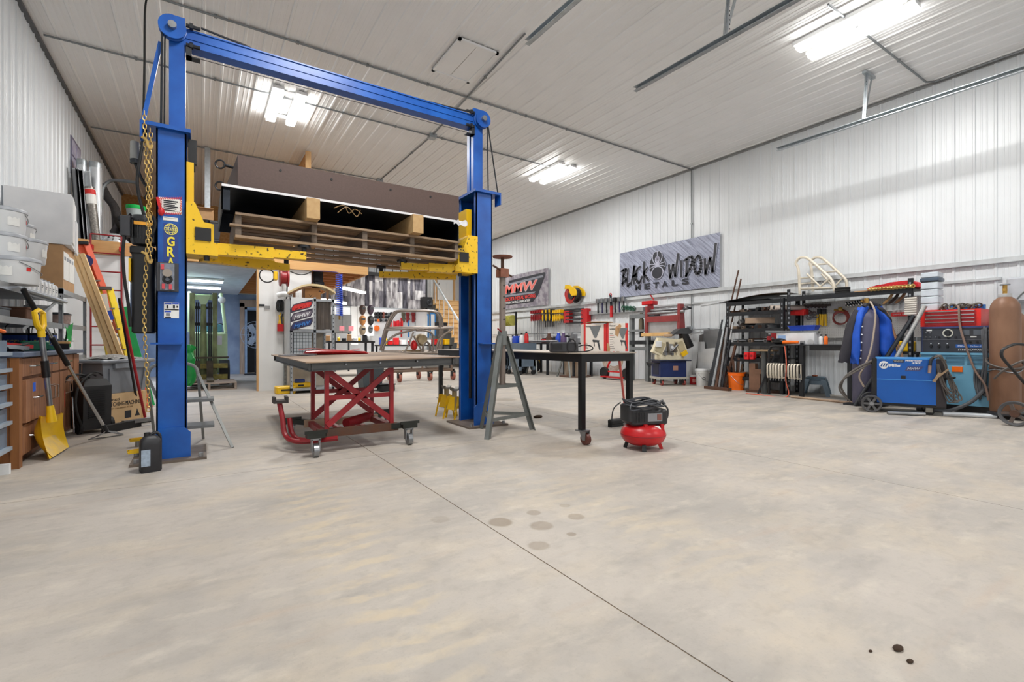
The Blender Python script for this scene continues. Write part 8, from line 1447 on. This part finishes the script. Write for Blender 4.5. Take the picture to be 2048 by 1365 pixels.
for k in range(16): g.torus((8.82+rnd.uniform(-.05, .12), c0-.22-.024*k, 1.437+rnd.random()*.04), .032, .01, (rnd.uniform(-1, 1), rnd.uniform(-1, 1), rnd.uniform(-.4, 1)), 12, 6, (1, 1.3))
part(t, 'links', g, M('chain_dark', (92, 86, 78), .5, .5)); 
t = thing('blue_level', 'blue box level lying on the red tool chest', 'level', (8.95, c1+.16, 1.422)); lpart(t, 'body', G().box((-.03, -.16, 0), (.03, .26, .06)), M('level_blue', (40, 110, 190), .4)); lpart(t, 'yellow_cap', G().box((-.035, .26, .0), (.035, .28, .06)), yellow); lpart(t, 'vial', G().box((-.032, .02, .03), (-.03, .08, .05)), MATS['reel_olive'])
t = thing('grey_carton', 'small grey box behind the right end of the red tool chest', 'box', (9.3, c1-.05, 1.187)); lpart(t, 'box', G().box((-.05, -.09, 0), (.15, .06, .25)), MATS['grey_paper']); lpart(t, 'label_sheet', G().box((-.053, -.06, .05), (-.05, .03, .2)), paper)
single('torch_lead', 'brown lead running from the red chest down across the big welder', 'lead', G().tube(smooth_pts([(8.86, c0-.36, 1.46), (8.73, c0-.42, 1.44), (8.70, c0-.44, 1.2), (8.66, c0-.5, .95), (8.64, c0-.6, .6), (8.64, c0-.7, .4), (8.62, c0-.74, .2)]), .014, 7), M('lead_brown', (134, 110, 98), .6))
t = thing('cable_bundle', 'thick dark welding cables looped between the big welder and brown cylinder', 'cables', (8.7, ys1-.05, .3))
rq = random.Random(3)
for k in range(6): yk = ys1+.09-.022*k; xk = 8.66-.012*(k % 3); part(t, 'cable', G().tube(smooth_pts([(xk+.1, yk+.03, 1.1), (xk+.02, yk+.01, 1.14+J(.03)), (xk-.02, yk, 1.0), (xk-.02+J(.02), yk-.01+J(.02), .7), (xk+J(.02), yk+.02+J(.02), .4), (xk+.03, yk+.05+J(.02), .26+J(.06)), (xk+.06, yk+.09, .4), (xk+.06, yk+.09, .6)], 5), .012, 7), M('cable_slate', (84, 86, 90), .6, 0, .15, 9))
single('floor_cable', 'thick grey cable lying on the floor from the big welder to the blue one', 'cable', G().tube(smooth_pts([(8.68, ys1+.06, .36), (8.62, ys1+.2, .16), (8.5, ys1+.4, .03), (8.44, ys1+.6, .025), (8.46, ys1+.72, .025)]), .024, 8), MATS['cable_slate'])
p = at(2010, 700, 6.05); ct = thing('cylinder_cart', 'black two wheeled cylinder cart with bent handle at the right frame edge', 'cart', (p.x, p.y, 0))
brn = M('cylinder_brown', (124, 88, 66), .5, .1, .1, 5, 0, (140, 104, 80), (1, 1, .4)); cy2 = cylinder('gas_cylinder', 'big brown gas cylinder standing on the cart at the right edge', (p.x, p.y, .08), .145, 1.46, brn, M('collar_white', (190, 190, 190), .4))
lpart(cy2, 'weld_band', G().torus((0, 0, .55), .147, .006, (0, 0, 1), 30, 6), rust)
cy3 = cylinder('gas_cylinder', 'brown gas cylinder standing behind the big one near the wall', (p.x+.42, p.y+.0, .0), .14, 1.36, brn, steel)
part(ct, 'deck', G().box((p.x-.25, p.y-.24, .05), (p.x+.2, p.y+.12, .08)), dark)
wp_ = fl(2030, 853); wp_ = V((wp_.x, wp_.y, 0))
w_ = part(ct, 'wheel', G().lathe([(.11, -.02), (.135, -.03), (.145, 0), (.135, .03), (.11, .02), (.11, -.02)], tuple(wp_+V((0, 0, .145))), 28, 'X', False), MATS['wheel_grey']); part(w_, 'hub', G().lathe([(.01, -.03), (.04, -.03), (.05, 0), (.04, .03), (.01, .03)], tuple(wp_+V((0, 0, .145))), 14, 'X'), rust)
g = G()
for k in range(5): a_ = k*1.2566; g.bar(wp_+V((0, 0, .145)), wp_+V((0, .11*math.cos(a_), .145+.11*math.sin(a_))), .03, .04, X_)
part(w_, 'spokes', g, M('spoke_brown', (88, 76, 70), .5)); part(ct, 'axle', G().cyl(wp_+V((0, 0, .145)), V((p.x, p.y-.2, .09)), .018), dark)
hd = smooth_pts([at(2050, 690, 5.5), at(2030, 689, 5.5), at(2008, 698, 5.5), at(2003, 708, 5.5), at(2008, 720, 5.5), at(2030, 745, 5.5), at(2052, 770, 5.5)], 5); part(ct, 'handle', G().tube(hd, .016, 8), black); part(ct, 'chain', G().tube([(p.x+.153*math.cos(t*.35), p.y+.153*math.sin(t*.35), .6+.02*math.sin(t)) for t in range(18)], .009, 5, True), steel)
hcl = thing('hose_loop', 'grey hose looped around the middle of the big brown cylinder', 'hose', (p.x, p.y, .5)); part(hcl, 'loop', G().tube(smooth_pts([V((p.x, p.y, 0))+V((.17*math.cos(a_), .17*math.sin(a_), .70+.07*math.sin(a_+1))) for a_ in [i*.45 for i in range(15)]]), .014, 6), cab_); part(hcl, 'tail', G().tube(smooth_pts([V((p.x-.2, p.y+.06, .5)), V((p.x-.24, p.y-.04, .62)), V((p.x-.2, p.y-.2, .74)), V((p.x-.1, p.y-.34, .76))]), .014, 6), cab_)
t = thing('wall_reel_box', 'pale grey moulded cover box on the wall at the right edge', 'box', tuple(gx(2030, 600))); a_, b_ = gx(2011, 556, 9.55), gx(2080, 602, 9.55); part(t, 'cover', G().rb((9.55, b_.y, b_.z), (9.76, a_.y, a_.z), .06), M('cover_grey', (186, 190, 196), .4)); part(t, 'moulded_arc', G().tube(smooth_pts([(9.545, a_.y-.1, b_.z+.02), (9.545, a_.y-.2, b_.z+.15), (9.545, a_.y-.38, b_.z+.25)]), .008, 6), MATS['stand_grey'])
# pipes leaning between the cylinder and the chest
for k, (x0, y0_, x1, y1_, m_, r_, lb) in enumerate(((1779, 706, 1827, 632, dark, .03, 'dark steel tube leaning left of the two by the red chest'), (1790, 720, 1850, 612, M('tube_bright', (176, 176, 174), .35, .7), .03, 'bright steel tube leaning right of the dark one by the red chest'), (1795, 690, 1772, 625, MATS['bumper_brown'], .025, 'brown pole leaning the other way behind the jacket'))):
    q = onX(x1, y1_, 8.66 if k < 2 else 9.0); p_ = onX(x0, y0_, 8.50 if k < 2 else 8.9); d_ = (p_-q).normalized(); b_ = q+d_*((q.z-.0)/(-d_.z)); single('leaning_tube', lb, 'tube', G().cyl(b_, q, r_, n=14), m_, 'tubes leaning by the red chest')
t = thing('yellow_grinder', 'yellow tool on the low shelf behind the leaning tubes', 'tool', (9.2, onX(1812, 690, 9.2).y, .82)); lpart(t, 'body', G().rb((-.06, -.12, 0), (.06, .12, .16), .03), yellow); lpart(t, 'motor', G().cyl((0, 0, .16), (0, .1, .26), .05), black)
t = thing('low_bench', 'low dark bench behind the leaning tubes and violet cylinder', 'bench', (9.25, 2.95, 0)); part(t, 'top', G().box((9.12, 2.62, .78), (9.62, 3.3, .815)), dark)
for (x, y) in ((9.14, 2.64), (9.58, 2.64), (9.14, 3.26), (9.58, 3.26)): part(t, 'leg', G().box((x, y, 0), (x+.03, y+.03, .78)), dark)
struct('outlet_3', G().box((9.70, gx(1380, 660).y-.06, gx(1380, 662).z-.06), (9.77, gx(1380, 660).y+.06, gx(1380, 662).z+.1)), galv)
# scraps of dirt on the floor
for k, (px, py, s, lb) in enumerate(((1796, 1300, .016, 'largest dark dirt clod on the floor at the lower right'), (1741, 1304, .006, 'tiny dirt crumb left of the largest clod'), (1820, 1325, .010, 'small dirt clod below the largest one'), (1076, 836, .05, 'dry leaf scrap on the floor right of the tripod stand'))):
    p = fl(px, py); single('dirt_clod', lb, 'dirt', G().sph((p.x, p.y, s*.3), (s*1.4, s*.8, s*.4), 9, 6), M('dirt_dark', (58, 40, 24), .9, 0, .3, 20), 'dirt crumbs on the floor')

# ---- more of the clutter the photo shows
p, q = fl(1968, 822, .04), at(1988, 790, 6.4); single('pipe_stub', 'short shiny pipe leaning at the foot of the brown cylinder', 'pipe', G().cyl(p, q, .03, n=14), MATS['tube_bright'])
for k, (px, m_, h, lb) in enumerate(((1086, red, .12, 'small red box'), (1108, dark, .16, 'dark angle tool'), (1134, plastic, .2, 'white bottle'), (1141, steel, .14, 'grey tin'))):
    p = gx(px, 680, 9.2); t = thing('bench_item', lb+' at the back of the far work table', 'item', (9.25, p.y, .972)); lpart(t, 'body', G().rb((-.07, -.09, 0), (.07, .09, h), .02), m_); lpart(t, 'top', G().rb((-.05, -.06, h), (.05, .06, h+.03), .01), dark)
for k, (px, lb) in enumerate(((1063, 'left angle iron sawhorse leg set'), (1127, 'right angle iron sawhorse leg set'))):
    p = gx(px, 740, 8.5); p.z = 0; t = thing('saw_horse', lb+' under the far work table', 'sawhorse', tuple(p))
    for s in (-1, 1): part(t, 'leg', G().bar(p+V((0, s*.28, 0)), p+V((.1, s*.06, .72)), .04, .04), MATS['stand_grey'])
    part(t, 'top_rail', G().bar(p+V((.1, -.2, .74)), p+V((.1, .2, .74)), .05, .05), MATS['stand_grey'])
for k, (px, py, m_, lb) in enumerate(((1640, 668, plastic, 'dirty white'), (1650, 672, orange, 'orange'),)): 
    p = onX(px, 685, 8.85); t = thing('spray_can', lb+' spray can on the work bench right of the white box', 'can', (8.88, p.y, .932)); lpart(t, 'can', G().lathe([(.01, 0), (.03, 0), (.03, .12), (.016, .14), (.01, .14)]), m_); lpart(t, 'cap', G().cyl((0, 0, .14), (0, 0, .17), .014), dark)
p = onX(1500, 770, 8.98); t = thing('wood_block', 'brown timber block standing on the shorter brown post', 'block', (8.98, onX(1518, 700, 8.98).y, .362)); lpart(t, 'block', G().box((-.05, -.16, 0), (.05, .1, .09)), MATS['brown_wood']); lpart(t, 'end_grain', G().box((-.052, -.162, .01), (-.05, -.1, .08)), card)
for k, (a_, z, lb) in enumerate(((6.9, 18.07, 'long blue clamp bar'), (6.6, 18.07, 'thin red marking bar'))): single('hung_bar', lb+' hung upright at the right end of the back wall', 'bar', G().box((a_, 18.06, 1.2), (a_+.05, 18.1, 1.95)), MATS['frame_blue'] if k == 0 else red)
